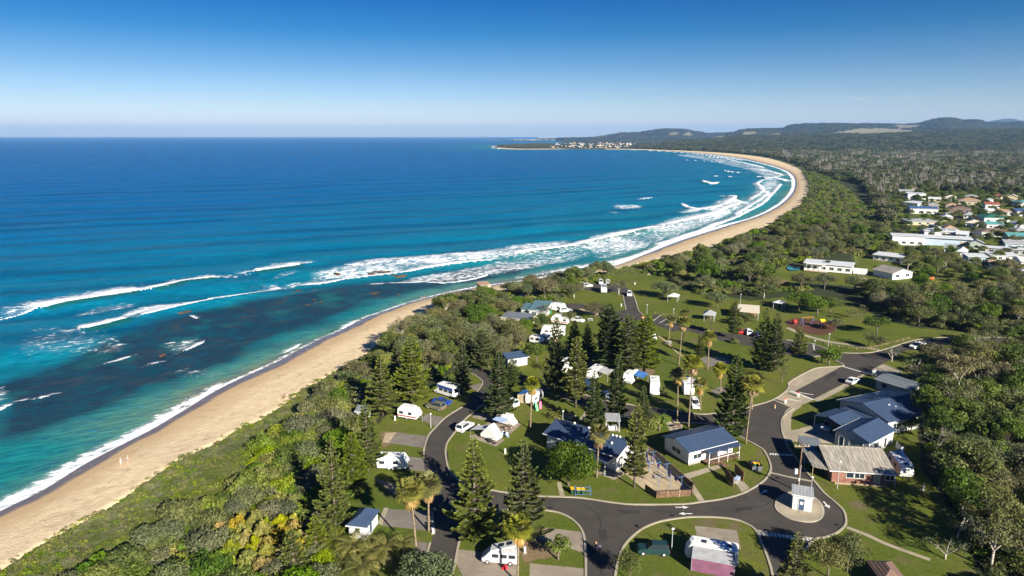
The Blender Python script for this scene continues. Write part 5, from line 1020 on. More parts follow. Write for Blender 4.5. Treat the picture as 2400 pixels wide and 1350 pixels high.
def roof_mesh(kind, W, D, h, rise, ov, th=.12, rp=.5):
    x0, x1, y0, y1 = -ov, W+ov, -ov, D+ov; mb = MB(); dz = lambda d, run: rise*d/run
    if kind == 'flat' or kind == 'skillion': mb.slab([(x0, y0, h), (x1, y0, h), (x1, y1, h+rise), (x0, y1, h+rise)], th)
    elif kind == 'skillion_y': mb.slab([(x0, y0, h), (x1, y0, h+rise), (x1, y1, h+rise), (x0, y1, h)], th)
    elif kind == 'gable_x':
        yr = D*rp; e0 = h-dz(ov, yr); e1 = h-dz(ov, D-yr)
        mb.slab([(x0, y0, e0), (x1, y0, e0), (x1, yr, h+rise), (x0, yr, h+rise)], th); mb.slab([(x0, yr+.002, h+rise), (x1, yr+.002, h+rise), (x1, y1, e1), (x0, y1, e1)], th); mb.box(x0-.01, yr-.16, h+rise-.04, x1+.01, yr+.16, h+rise+.05)
    elif kind == 'gable_y':
        xr = W*rp; e0 = h-dz(ov, xr); e1 = h-dz(ov, W-xr)
        mb.slab([(x0, y0, e0), (xr, y0, h+rise), (xr, y1, h+rise), (x0, y1, e0)], th); mb.slab([(xr+.002, y0, h+rise), (x1, y0, e1), (x1, y1, e1), (xr+.002, y1, h+rise)], th); mb.box(xr-.16, y0-.01, h+rise-.04, xr+.16, y1+.01, h+rise+.05)
    elif kind == 'hip':
        r = min(W, D)/2; e_ = h-dz(ov, r); a, b_ = ((r, D/2), (W-r, D/2)) if W >= D else ((W/2, r), (W/2, D-r)); R1 = (a[0], a[1], h+rise); R2_ = (b_[0]+.01, b_[1]+.01, h+rise)
        P = [(x0, y0, e_), (x1, y0, e_), (x1, y1, e_), (x0, y1, e_)]
        if W >= D: F = [[P[0], P[1], R2_, R1], [P[1], P[2], R2_], [P[2], P[3], R1, R2_], [P[3], P[0], R1]]
        else: F = [[P[0], P[1], R1], [P[1], P[2], R2_, R1], [P[2], P[3], R2_], [P[3], P[0], R1, R2_]]
        for f in F: mb.slab(f, th)
    return mb
def walls_mesh(kind, W, D, h, rise, rp=.5, z0=0.):
    mb = MB(); hb = h-.14
    if kind == 'gable_y': P = [(0, z0), (W, z0), (W, hb), (W*rp, hb+rise), (0, hb)]; mb.add([(x, 0, z) for x, z in P]+[(x, D, z) for x, z in P], [(0, 1, 2, 3, 4), (9, 8, 7, 6, 5)]+[(i, i+5, (i+1) % 5+5, (i+1) % 5) for i in range(5)])
    elif kind == 'gable_x': P = [(0, z0), (D, z0), (D, hb), (D*rp, hb+rise), (0, hb)]; mb.add([(0, y, z) for y, z in P]+[(W, y, z) for y, z in P], [(4, 3, 2, 1, 0), (5, 6, 7, 8, 9)]+[(i, (i+1) % 5, (i+1) % 5+5, i+5) for i in range(5)])
    elif kind == 'skillion': mb.hexa([(0, 0, z0), (W, 0, z0), (W, D, z0), (0, D, z0), (0, 0, hb), (W, 0, hb), (W, D, hb+rise), (0, D, hb+rise)])
    elif kind == 'skillion_y': mb.hexa([(0, 0, z0), (W, 0, z0), (W, D, z0), (0, D, z0), (0, 0, hb), (W, 0, hb+rise), (W, D, hb+rise), (0, D, hb)])
    else: mb.box(0, 0, z0, W, D, hb)
    return mb
def building(name, label, cat, A, B, D, h, roof='gable_x', rise=1.0, rm=None, wm=None, ov=.45, wins=(), group=None, posts=False, rp=.5, z0=0., W=None, z=None, gutter=True, th=.12):
    a, w_, rz = frame(A, B, z); W = W or w_
    if z is not None: a.z = z
    root = empty(name, a, rz, label, cat, group)
    if posts:
        for x in ([0, W] if W < 7 else [0, W/2, W]):
            for y in ([0, D] if D < 9 else [0, D/2, D]): MB().box(x-.06, y-.06, 0, x+.06, y+.06, h-.13+(rise*y/D if roof == 'skillion' else 0)).obj('post', M_STEEL, root)
    else: walls_mesh(roof, W, D, h, rise, rp, z0).obj('wall', wm or W_WHITE, root)
    rf = roof_mesh(roof, W, D, h, rise, ov, th, rp).obj('roof', rm or R_GREY, root)
    if gutter and not posts:
        g = MB()
        if roof in ('gable_x', 'hip', 'skillion'): ez = h-rise*ov/(D*rp if roof == 'gable_x' else (min(W, D)/2)) if roof != 'skillion' else h; g.box(-ov, -ov-.12, ez-.14, W+ov, -ov-.004, ez-.01)
        else: g.box(-ov-.12, -ov, h-rise*ov/(W*rp)-.14, -ov-.004, D+ov, h-rise*ov/(W*rp)-.01)
        g.obj('gutter', M_FRAME, rf)
    for wn in wins: add_window(root, wn[0], W, D, *wn[1:5], **(wn[5] if len(wn) > 5 else {}))
    return root, W, D, rf
DR = dict(name='door', pm=M_DOOR, pane='leaf')
def vents(rf, pts):
    for x, y, z in pts: mb = MB(); mb.tube([(x, y, z-.1), (x, y, z+.22)], .16, 8); mb.tube([(x, y, z+.22), (x, y, z+.36)], [.26, .14], 8); mb.obj('roof_vent', M_FRAME, rf)
# amenities block
r, W, D, rf = building('amenities_block', 'long amenities block with two offset blue roofs beside the big round tree', 'building', (1443,1104), (1486,1072), 15.5, 3.3, 'gable_y', 1.25, R_BLUEY, W_WHITE, .6, rp=.55,
    wins=[('front', 1.6, .05, 1.6, 2.2, dict(name='opening', pm=M_DARK, pane='recess')), ('front', 4.8, .05, 1.3, 2.2, dict(name='opening', pm=M_DARK, pane='recess')), ('left', 3., .05, 2.2, 2.3, dict(name='opening', pm=M_DARK, pane='recess')), ('left', 6.2, .6, 1.8, 1.4), ('left', 9.5, 1.2, 1.6, .9), ('left', 12.5, 1.2, 1.6, .9), ('right', 4, 1.5, 1.4, .7), ('right', 8, 1.5, 1.4, .7)])
vents(rf, [(W*.75, 3, 4.05), (W*.70, 3.6, 4.15), (W*.8, 2.4, 3.9), (W*.3, 2.2, 4.0), (W*.72, 9, 4.1), (W*.75, 12.5, 4.05)])
for k in range(7): MB().box(W*.15+k*.62, -.05, 3.35, W*.15+k*.62+.32, -.004, 3.6).obj('gable_vent', M_DARK, r)
for s in (0., 1.3): MB().disc((1.7+s*2.2, 1.3), .55, -.09, -.005, 16).obj('wall_emblem', mat('grey_print', (.42, .42, .42), .7, .4, 6.), r)
MB().box(-3.0, .5, 2.5, -.02, 6.5, 2.6).obj('side_awning', R_BLUEY, r)
for y in (.6, 3.4, 6.4): MB().box(-2.95, y-.05, 0, -2.85, y+.05, 2.5).obj('awning_post', M_STEEL, r)
# deck cabin
r, W, D, rf = building('deck_cabin', 'cabin with blue gable roof, white walls and a timber deck at the road bend', 'cabin', (1613,1093), (1716,1066), 7.0, 3.2, 'gable_x', 1.0, R_BLUE, W_WHITE, .55, z0=.5,
    wins=[('front', 8.7, 1.3, 1.2, 1.1), ('front', 2.0, 1.2, 1.8, .9), ('left', 3.5, 1.3, 2.4, .9), ('front', 5.5, .6, 3.0, 2.1, dict(name='opening', pm=M_DARK, pane='recess')), ('right', 3, 1.3, 1.4, 1.1)])
MB().box(.2, .2, 0, W-.2, D-.2, .5).obj('foundation', M_FOUND, r); MB().box(3.2, -1.9, .42, W, -.01, .52).obj('deck', M_TIMBER, r)
for x in (3.3, 5.6, 7.8, W-.1): MB().box(x-.05, -1.88, 0, x+.05, -1.78, 2.9).obj('deck_post', M_FRAME, r)
MB().box(3.2, -1.88, 1.35, W, -1.80, 1.43).obj('handrail', M_FRAME, r); MB().slab([(3., -2.1, 2.85), (W+.3, -2.1, 2.85), (W+.3, -.56, 2.98), (3., -.56, 2.98)], .08).obj('deck_roof', R_BLUE, r)
for i in range(5): MB().box(5+i*.2, -2.1-i*.32, .42-i*.1-.08, 6.6+i*.2, -1.9-i*.32, .42-i*.1).obj('step', M_TIMBER, r)
# reception with two ridges
r, W, D, rf = building('reception_building', 'large reception building with dark blue gable roof beside the entrance road', 'building', (1967,970), (2078,1020), 14.5, 3.3, 'gable_y', 1.5, R_BLUEY, W_WHITE, .6,
    wins=[('front', 2., 1., 1.4, 1.2), ('front', 4.6, .05, 1., 2.1, DR), ('front', 7.6, 1., 2., 1.2), ('right', 2.5, 1., 1.6, 1.2), ('right', 6, 1., 1.6, 1.2), ('right', 9.5, .9, 1.4, 1.4)])
vents(rf, [(2.2, 8, 4.0), (3.2, 10, 4.4), (7.8, 5, 4.1), (8.6, 6, 3.8)])
MB().slab([(2.5, -2.6, 2.6), (W-.5, -2.6, 2.6), (W-.5, -.65, 3.0), (2.5, -.65, 3.0)], .1).obj('entrance_roof', R_BLUEY, r); MB().box(.4, -.12, 2.0, 2.6, -.06, 2.5).obj('name_board', mat('sign_red', (.55, .08, .06), .6, .5, 8., col2=(.7, .7, .7)), r)
for x in (2.6, W-.7): MB().box(x-.06, -2.5, 0, x+.06, -2.4, 2.6).obj('post', M_STEEL, r)
MB().box(3.2, 4.5, 4.48, 4.6, 6.0, 4.56).obj('skylight', M_GLASS, rf)
building('rear_wing', 'low grey roofed wing behind the reception building', 'building', (2052,912), (2133,938), 6, 2.7, 'gable_x', .6, R_SLATE, W_GREY, .4, wins=[('front', 2, 1, 1.2, 1)])
# carport, double garage
r, W, D, rf = building('carport', 'open double carport with blue gable roof', 'carport', (1908,1000), (1972,1026), 7.0, 2.6, 'gable_y', .75, R_BLUEY, None, .25, posts=True)
MB().box(0, D-.1, 0, W, D, 2.45).obj('back_wall', W_GREY, r); sheet('driveway', [(0, 0, 0)]*0 or [r.matrix_basis @ Vector(p) for p in ((-1, -3.5, 0), (W+.5, -3.5, 0), (W+.5, D, 0), (0, D, 0))], .006, MC, None, True)
r, W, D, rf = building('garage_house', 'white garage building with blue gable roof in front of the reception', 'garage', (1955,1041), (2034,1070), 9.8, 3.0, 'gable_y', 1.2, R_BLUEY, W_WHITE, .3,
    wins=[('front', 1.3, .05, .9, 2.1, DR), ('front', 4.2, .05, 2.6, 2.2, dict(name='roller_door', pm=W_GREY, pane='curtain')), ('right', 3, 1.1, 1.4, 1.), ('right', 6.5, .05, .9, 2., dict(name='opening', pm=M_DARK, pane='recess'))])
MB().box(W+.4, 1, 0, W+3.4, 1.1, 1.5).obj('side_fence', W_BLUE, r); MB().box(W+3.3, 1.1, 0, W+3.4, 7, 1.5).obj('side_fence', W_BLUE, r)
# brick house
r, W, D, rf = building('brick_house', 'brick house under a large weathered grey roof', 'house', (1948,1130), (2084,1139), 8.2, 2.75, 'gable_x', 1.35, R_OLD, W_BRICK, .75, rp=.78,
    wins=[('front', 3.0, 1.1, 1.2, .9), ('front', 4.6, 1.1, 1.6, .9), ('front', 7.5, .05, .95, 2.1, dict(name='door', pm=W_CREAM, pane='leaf')), ('front', 9.6, 1.1, 1.4, .9), ('left', 4, 1.1, 1.6, 1.)])
MB().slab([(-3.2, .6, 2.5), (-.8, -.5, 2.55), (-.8, 6.5, 2.95), (-3.2, 6.0, 2.6)], .1).obj('side_roof', R_OLD, rf)
for y in (.7, 5.9): MB().box(-3.1, y, 0, -3., y+.1, 2.45).obj('post', M_TIMB2, r)
MB().box(.4, -.62, 0, W*.95, -.5, .35).obj('garden_edge', M_TIMB2, r); MB().tube([(W+.6, -.6, 2.6), (W+.6, -.6, 0)], .05, 6).obj('downpipe', M_FRAME, r)
building('lean_to', 'teal open lean-to with skylight panels beside the brick house', 'shelter', (1880,1085), (1925,1090), 6, 2.5, 'skillion', .3, R_SLATE, None, .2, posts=True)
# kiosk
r, W, D, rf = building('boom_gate_kiosk', 'white kiosk with grey roof on the concrete traffic island', 'kiosk', (1856,1194), (1901,1202), 2.7, 2.75, 'skillion', .25, R_GREY, W_WHITE, .22, wins=[('front', 1.35, .05, .85, 2.05, DR), ('left', 1.1, .6, 1.1, 1.5, dict(name='notice_board', pm=M_DOOR, pane='sheet')), ('right', 1.2, 1., 1., .9)])
r.location.z += .10; MB().box(1.1, -.09, 1.1, 1.6, -.075, 1.6).obj('notice', M_FRAME, r); MB().box(1.0, -1., .0, 1.8, -.1, .05).obj('door_slab', MTAN, r)
# hut
r, W, D, rf = building('small_hut', 'small white hut with blue hipped roof beside the feather palms', 'hut', (819,1260), (858,1265), 4.6, 2.5, 'hip', .9, R_BLUE, W_WHITE, .35, wins=[('front', 1.4, 1., .8, .8), ('right', 1.8, .1, .9, 2., DR)])
# cabins at the north end
r, W, D, rf = building('teal_roofed_cabin', 'white cabin with teal single pitch roof behind the caravans', 'cabin', (1240,743), (1276,746), 8.5, 2.6, 'skillion', 1.3, R_GREEN, W_WHITE, .4, wins=[('front', 1.8, .9, 1.6, 1.), ('right', 3, 1, 1.4, 1)])
MB().slab([(-3.4, 1, 2.3), (-.1, 1, 2.4), (-.1, 7, 3.2), (-3.4, 7, 3.1)], .1).obj('side_roof', R_GREEN, r); MB().box(-3.2, 1.3, 0, -.05, 6.8, 2.2).obj('side_room', W_GREY, r)
building('flat_roofed_cabin', 'long low cabin with pale and dark flat roofs', 'cabin', (1174,760), (1238,767), 6.5, 2.5, 'skillion', .3, R_SLATE, W_CREAM, .3, wins=[('front', 3, .9, 1.6, 1.), ('front', 7, .9, 1.4, 1.)])
building('hidden_cabin', 'blue roofed cabin half hidden by dense trees', 'cabin', (1190,862), (1236,855), 5, 2.5, 'gable_x', .8, R_BLUE, W_GREY, .4, wins=[('front', 2, .9, 1.3, 1.)])
building('timber_viewing_hut', 'small brown roofed hut among trees above the shore', 'hut', (1127,682), (1150,680), 5, 2.3, 'skillion', .4, R_TAN, W_TAN, .3)
building('belt_hut', 'small dark grey hut in the beachside belt', 'hut', (836,985), (855,987), 3, 2.3, 'gable_x', .6, R_SLATE, W_GREY, .3, wins=[('front', 1.2, .9, .8, .8)])
building('grey_hut', 'grey roofed hut hidden left of the white caravan', 'hut', (805,1103), (835,1106), 4, 2.3, 'hip', .7, R_GREY, W_WHITE, .3, wins=[('front', 1.2, .9, .8, .8)])
building('maroon_tent_roof', 'dull red canopy at the bottom edge right', 'shelter', (2066,1392), (2122,1394), 4.5, 2.0, 'hip', .8, R_BROWN, M_DARK, .2, gutter=False)
# shelters
building('picnic_shelter', 'hip roofed grey picnic shelter on the northern lawn', 'shelter', (1650,752), (1673,754), 3.6, 2.5, 'hip', 1., R_GREY, None, .5, posts=True)
r, W, D, rf = building('cream_shelter', 'wide cream roofed barbecue shelter beside the playground', 'shelter', (1727,748), (1776,752), 8, 2.8, 'skillion', .5, R_CREAM, None, .4, posts=True); MB().box(.5, 5, 0, W-.5, 5.2, 2.3).obj('back_wall', W_BRICK, r)
building('small_white_shelter', 'small white roofed shelter beside the dark trees', 'shelter', (1812,723), (1833,726), 3, 2.4, 'hip', .6, R_WHITE, None, .3, posts=True)
building('lawn_shelter', 'white roofed shelter alone on the upper lawn', 'shelter', (1565,707), (1587,709), 3.6, 2.3, 'hip', .8, R_WHITE, None, .3, posts=True)
r, W, D, rf = building('barbecue_shelter', 'flat roofed barbecue shelter behind the amenities block', 'shelter', (1421,1012), (1451,1013), 3.0, 2.6, 'skillion', .25, R_GREY, None, .25, posts=True); MB().box(.4, .9, 0, W-.4, 1.7, .9).obj('barbecue_bench', M_STEEL, r); MB().box(.6, 1.0, .905, 1.3, 1.6, .95).obj('hot_plate', M_BLACK, r)
# ---- village houses: front left and front right foot, depth, height, roof
def zH(A): return float(height([G(*A).x], [G(*A).y])[0])
HG = 'houses of the seaside village'
def house(lab, A, B, D, h, rk, rise, rm, wm, nw=3, **kw):
    z = 4.0; W = (G(B[0], B[1], z)-G(A[0], A[1], z)).length
    wins = [('front', W*(i+.5)/nw, .9, min(1.8, W/nw*.5), 1.2) for i in range(nw)]+[('right', D*.5, .9, 1.4, 1.2)]
    ca = kw.pop('cat', 'house'); kw.setdefault('group', HG)
    return building('house', lab, ca, A, B, D, h, rk, rise, rm, wm, .5, wins, **kw)
r, W, D, rf = house('long modern white house with flat pale roof and small pool', (1884,632), (1996,642), 9, 3.4, 'skillion', .3, R_WHITE, W_PLAIN, 6)
MB().box(W*.42, 3.5, 3.7, W*.42+2, 5.2, 4.3).obj('roof_box', M_DARK, rf); MB().box(1, -2.2, 3.15, W*.45, -.51, 3.27).obj('verandah_roof', R_WHITE, r); MB().box(.2, -2.4, -.1, W*.5, -.05, .08).obj('terrace', MTAN, r)
for i in range(5): MB().box(1.2+i*2.2, -2.15, .08, 1.32+i*2.2, -2.03, 3.15).obj('post', M_FRAME, r)
MB().box(W+.5, 1, 0, W+6, 5, 2.0).obj('side_room', W_PLAIN, r)
sheet('swimming_pool', [(1843,628),(1850,622),(1876,625),(1874,633),(1852,634)], .06, glassmat('pool_water', (.03, .30, .42)))
house('white gabled cottage with brown grey roof below the long roofed house', (2091,656), (2137,652), 10, 3., 'gable_y', 1.6, R_OLD, W_PLAIN, 2)
house('long low house with plain white roof half hidden by trees', (2046,610), (2112,618), 8, 3., 'skillion', .5, R_WHITE, W_PLAIN, 4)
r, W, D, rf = house('two storey white cube house joined to a long white roof', (2090,573), (2165,577), 10, 5.2, 'flat', .15, R_WHITE, W_PLAIN, 4); MB().slab([(W*.5, 4, 4.6), (W+24, 4, 4.4), (W+24, 13, 4.9), (W*.5, 13, 5.1)], .2).obj('long_roof', R_WHITE, rf); MB().box(W+.1, 5, 0, W+22, 12, 4.2).obj('wall', W_BLUE, r); MB().box(W+18, 4.9, .4, W+22, 4.98, 3).obj('orange_wall', W_TAN, r)
r, W, D, rf = house('house with broad white roof carrying two black solar panels', (2166,552), (2256,556), 14, 3., 'hip', 1., R_WHITE, W_PLAIN, 3); 
for x in (8, 13): MB().box(x, 3.0, 3.6, x+4, 5.2, 3.72).obj('solar_panel', M_SOLAR, rf)
house('house with pale grey and tan roofs beside the village road', (2126,528), (2204,530), 14, 3., 'hip', 1.2, R_GREY, W_CREAM, 4); house('small grey shed roof in front of the tan and grey house', (2180,537), (2207,538), 5, 2.6, 'skillion', .3, R_GREY, W_GREY, 1, cat='shed')
house('house with bright blue roof and white lower walls', (2133,500), (2198,502), 12, 4.2, 'gable_x', 1.2, R_BLUE2, W_PLAIN, 4); house('white roofed house left behind the blue roof', (2114,484), (2150,488), 12, 4., 'skillion', .8, R_WHITE, W_PLAIN, 2)
house('white two storey block at the northern edge of the village', (2127,467), (2169,468), 12, 5.5, 'flat', .3, R_WHITE, W_PLAIN, 3); house('pale green roofed house behind the white block', (2107,456), (2142,457), 12, 4, 'gable_x', 1.2, R_GREY, W_GREEN, 2); house('brown roofed house at the far north edge of the village', (2121,449), (2153,450), 12, 4, 'hip', 1.5, R_BROWN, W_CREAM, 2)
house('large tan tiled house right of the blue roof', (2246,480), (2297,482), 16, 4, 'hip', 2.2, R_TAN, W_CREAM, 3); house('tan roofed low house left of the large tiled one', (2217,489), (2243,490), 14, 3.2, 'hip', 1.5, R_TAN, W_CREAM, 2); house('brown tiled long house below the tan one', (2226,498), (2276,500), 12, 3.2, 'hip', 1.5, R_BROWN, W_BRICK, 3)
house('red tiled house with pale walls', (2309,488), (2342,489), 12, 3.5, 'gable_x', 1.4, R_RED, W_PLAIN, 2); house('cream gabled house near the top right edge', (2360,471), (2384,472), 12, 4.5, 'gable_y', 1.6, R_CREAM, W_CREAM, 1); house('small white roofed house left of the cream gable', (2350,470), (2362,471), 10, 3, 'hip', 1, R_WHITE, W_PLAIN, 1)
house('house with dark green hipped roof', (2306,521), (2366,522), 16, 3.4, 'hip', 2., R_DGREEN, W_PLAIN, 3); house('house with teal blue roof below the dark green one', (2312,536), (2352,537), 10, 3.2, 'gable_x', 1.2, R_TEAL, W_PLAIN, 2); house('brown roofed house with white porch gable', (2300,555), (2372,557), 13, 3.2, 'hip', 1.6, R_BROWN, W_PLAIN, 3)
house('grey tent roofed shed beside the village road', (2281,515), (2306,517), 8, 2.8, 'hip', 1.2, R_GREY, W_GREY, 1, cat='shed'); house('pale green gabled shed', (2272,583), (2304,585), 7, 3.6, 'gable_y', 1.3, R_GREY, W_GREEN, 1, cat='shed'); house('very long white roof running out at the right edge', (2294,592), (2410,600), 6, 3.0, 'skillion', .3, R_WHITE, W_GREY, 6)
house('grey roofed house at the right edge above the long roof', (2355,584), (2420,587), 10, 3.4, 'gable_x', 1.2, R_GREY, W_BLUE, 3); house('teal roofed house right of the shed at the edge', (2362,566), (2420,568), 9, 3.4, 'gable_x', 1.4, R_TEAL, W_GREEN, 2); house('white low house below the long white roof', (2268,616), (2314,618), 8, 3.2, 'skillion', .4, R_WHITE, W_BLUE, 3); house('white roofed low house right below the long roof', (2320,611), (2384,614), 8, 3., 'skillion', .3, R_WHITE, W_PLAIN, 4)
house('white house cut by the right edge above the wood', (2386,652), (2430,656), 8, 3.2, 'hip', 1.2, R_WHITE, W_PLAIN, 2); house('blue roofed house cut by the right edge', (2383,507), (2440,508), 12, 4, 'gable_x', 1.4, R_BLUE2, W_PLAIN, 2); house('teal roofed house in the top right corner of the village', (2385,485), (2440,486), 14, 4, 'hip', 1.6, R_TEAL, W_PLAIN, 2)
house('pale villa at the north end of the village street', (2214,470), (2240,471), 12, 3.5, 'hip', 1.5, R_CREAM, W_PLAIN, 2); house('white garage house behind the brown long house', (2304,476), (2318,477), 8, 3, 'gable_y', 1.2, R_GREY, W_PLAIN, 1)
house('cream walled brown roofed house left of the village road end', (2216,505), (2238,506), 11.5, 3.2, 'gable_x', 1.3, R_BROWN, W_PLAIN, 2)
house('grey roofed house just right of the village road', (2258,512), (2276,513), 12.4, 3.2, 'hip', 1.3, R_GREY, W_PLAIN, 2)
house('cream roofed house below the grey tent roof shed', (2262,532), (2292,534), 12.6, 3.2, 'hip', 1.3, R_CREAM, W_PLAIN, 2)
house('tan roofed outbuilding above the solar panel house', (2215,545), (2240,546), 10.9, 3.2, 'hip', 1.3, R_TAN, W_BLUE, 2)
house('white roofed house right of the teal blue roof', (2378,535), (2410,536), 11.2, 3.2, 'hip', 1.3, R_WHITE, W_PLAIN, 2)
house('tan roofed house right of the dark green hip roof', (2345,505), (2376,506), 11.9, 3.2, 'gable_x', 1.3, R_TAN, W_PLAIN, 2)
house('white roofed low house above the dark green hip roof', (2302,503), (2330,504), 9.7, 3.2, 'gable_x', 1.3, R_WHITE, W_CREAM, 2)
house('grey roofed house behind the bright blue roof', (2172,488), (2200,489), 12.0, 3.2, 'hip', 1.3, R_GREY, W_CREAM, 2)
house('white roofed house right of the two storey block', (2176,474), (2204,475), 11.5, 3.2, 'gable_x', 1.3, R_WHITE, W_CREAM, 2)
house('grey roofed house behind the large tan tiled house', (2262,467), (2292,468), 9.5, 3.2, 'hip', 1.3, R_GREY, W_CREAM, 2)
house('small red roofed house at the northern edge', (2326,466), (2346,467), 12.1, 3.2, 'hip', 1.3, R_RED, W_CREAM, 2)
house('white roofed carport beside the village road', (2208,518), (2232,519), 10.2, 3.2, 'hip', 1.3, R_WHITE, W_CREAM, 2)
house('grey roofed house above the right end grey roof', (2378,551), (2412,552), 9.7, 3.2, 'hip', 1.3, R_GREY, W_BLUE, 2)
house('white shed left of the pale green gabled shed', (2240,560), (2266,562), 10.2, 3.2, 'gable_x', 1.3, R_WHITE, W_BLUE, 2)
house('white roofed shed left of the low white house', (2240,602), (2264,604), 9.7, 3.2, 'hip', 1.3, R_WHITE, W_PLAIN, 2)
house('grey roofed garden building beside the hedge', (2212,593), (2236,595), 9.3, 3.2, 'gable_x', 1.3, R_GREY, W_PLAIN, 2)
house('white roofed building at the right edge in the trees', (2392,628), (2430,630), 11.4, 3.2, 'gable_x', 1.3, R_WHITE, W_PLAIN, 2)
house('tan roofed house half hidden by garden trees', (2320,636), (2350,638), 10.2, 3.2, 'gable_x', 1.3, R_TAN, W_BLUE, 2)
strip('village_road', smooth_px([(2243,540),(2240,520),(2238,505),(2246,498),(2280,497),(2400,497),(2600,500)]), 7, .03, MA); strip('village_road', smooth_px([(2057,497),(2100,494),(2120,496)]), 4, .05, MTAN)
for u, v, wd, hh in ((1072, 323.2, 150, 26), (858, 323.2, 110, 17), (1140, 323.4, 160, 12)):
    p = G(u, v, 0.); n = 14; mb = MB(); P = [(p.x+wd*math.cos(k*6.283/n)*(1+.2*math.sin(k*3)), p.y+wd*math.sin(k*6.283/n), -1) for k in range(n)]; Q_ = [(p.x+wd*.55*math.cos(k*6.283/n), p.y+wd*.5*math.sin(k*6.283/n), hh*(.7+.3*math.sin(k*1.7))) for k in range(n)]
    mb.add(P+Q_, [(k, (k+1) % n, (k+1) % n+n, k+n) for k in range(n)]+[tuple(range(n, 2*n))]); tag(mb.obj('island', mat('island_rock', (.10, .11, .06), .9, .3, .02)), kind='structure')
# ---- far town on the headland
rt = random.Random(3); TW = []
spots = [(rt.uniform(1290, 1470), rt.uniform(341.5, 347.4)) for _ in range(46)]+[(rt.uniform(1300, 1490), rt.uniform(335.5, 341)) for _ in range(60)]+[(rt.uniform(1200, 1300), rt.uniform(326.6, 328.4)) for _ in range(40)]+[(rt.uniform(1300, 1460), rt.uniform(325.5, 330)) for _ in range(30)]
box_ = {}; M_TOWN = mat('town_render', (.46, .45, .42), .8, .1)
for i, (u, v) in enumerate(spots):
    far = v < 331; p = G(u, v, 3.0); s = rt.uniform(.36, .66)*(1.4 if far else 1.0); k = rt.randrange(6)
    if k not in box_:
        w_, d_, h_ = [(16, 12, 6), (26, 12, 8), (14, 10, 7), (20, 14, 9), (34, 12, 7), (12, 12, 5)][k]
        box_[k] = (walls_mesh('gable_x', w_, d_, h_, 2).mesh('wall', [M_TOWN, W_TAN, W_TAN, M_TOWN, M_TOWN, W_TAN][k]), roof_mesh('gable_x', w_, d_, h_, 2, .6).mesh('roof', [R_GREY, R_TAN, R_TAN, R_GREY, R_GREY, R_BROWN][k]))
    
    o = empty('town_house', (p.x, p.y, float(height([p.x], [p.y])[0])), rt.uniform(-.5, .5), 'pale house of the town on the far headland' if not far else 'tiny pale building on the farthest point beyond the headland', 'house', 'houses of the far headland town' if not far else 'buildings on the farthest point')
    link('wall', box_[k][0], o); link('roof', box_[k][1], o); o.scale = (s, s, s*1.15)
# ------------------------------------------------------------------ vehicles, x forward, origin on the ground
M_VW = mat('white_vehicle_paint', (.74, .74, .72), .35, .05, 1, 0, .5); M_ALU = mat('aluminium', (.55, .56, .57), .35, .1, 2, 0, .5, .3); M_CLOTH = mat('grey_awning_cloth', (.34, .34, .35), .8, .12, 1.2); M_PURP = mat('mauve_annexe_cloth', (.21, .085, .145), .85, .15, 1.); M_TARP = mat('blue_tarp', (.05, .16, .42), .6, .2); M_CANV = mat('beige_canvas', (.50, .40, .26), .9, .15)
def paint(n, c): return mat('paint_'+n, c, .3, .05, 1, 0, .6)
def extrude(prof, W, ch=.07):
    """side profile (x,z) extruded to width W with chamfered edges"""
    cx = sum(p[0] for p in prof)/len(prof); cz = sum(p[1] for p in prof)/len(prof); n = len(prof)
    ins = []
    for i, p in enumerate(prof):
        a = Vector(prof[i-1]); b_ = Vector(prof[(i+1) % n]); d = Vector((cx-p[0], cz-p[1])).normalized(); ins.append((p[0]+d.x*ch*1.3, p[1]+d.y*ch*1.3))
    rows = [(-W/2, ins), (-W/2+ch, prof), (W/2-ch, prof), (W/2, ins)]; V = []; F = []
    for y, pr in rows: V += [(x, y, z) for x, z in pr]
    for r_ in range(3):
        for i in range(n): F.append((r_*n+i, r_*n+(i+1) % n, (r_+1)*n+(i+1) % n, (r_+1)*n+i))
    F = [tuple(reversed(f)) for f in F]; F.append(tuple(range(n))); F.append(tuple(range(4*n-1, 3*n-1, -1))); mb = MB(); mb.add(V, F); return mb
_wm = {}
def wheel(root, x, y, r=.34, w_=.22):
    k = (r, w_)
    if k not in _wm: _wm[k] = (MB().disc((0, 0), r, -w_/2, w_/2, 16).mesh('wheel', M_BLACK), MB().disc((0, 0), r*.58, -w_/2-.012, w_/2+.012, 12).mesh('rim', M_ALU))
    o = link('wheel', _wm[k][0], root, (x, y, r)); link('rim', _wm[k][1], o)
def put(name, lab, cat, a, b_, group=None, z=None, f=.5):
    """vehicle between pixel a (rear foot) and pixel b_ (front foot)"""
    A, B = G(*a), G(*b_); p = A.lerp(B, f); p.z = GZ+.01 if z is None else z; d = B-A; return empty(name, p, math.atan2(d.y, d.x), lab, cat, group)
def sidewin(root, x0, x1, z0, z1, W, both=True, m=None, top=0):
    for s in ((-1, 1) if both else (-1,)):
        y = s*(W/2+.006); y2 = s*(W/2+.006-top); MB().add([(x0, y, z0), (x1, y, z0), (x1, y2, z1), (x0, y2, z1), (x0, y-s*.03, z0), (x1, y-s*.03, z0), (x1, y2-s*.03, z1), (x0, y2-s*.03, z1)], [(0, 1, 2, 3), (4, 7, 6, 5), (0, 4, 5, 1), (1, 5, 6, 2), (2, 6, 7, 3), (3, 7, 4, 0)]).obj('window', m or M_GLASS, root)
CG = 'caravans of the holiday park'
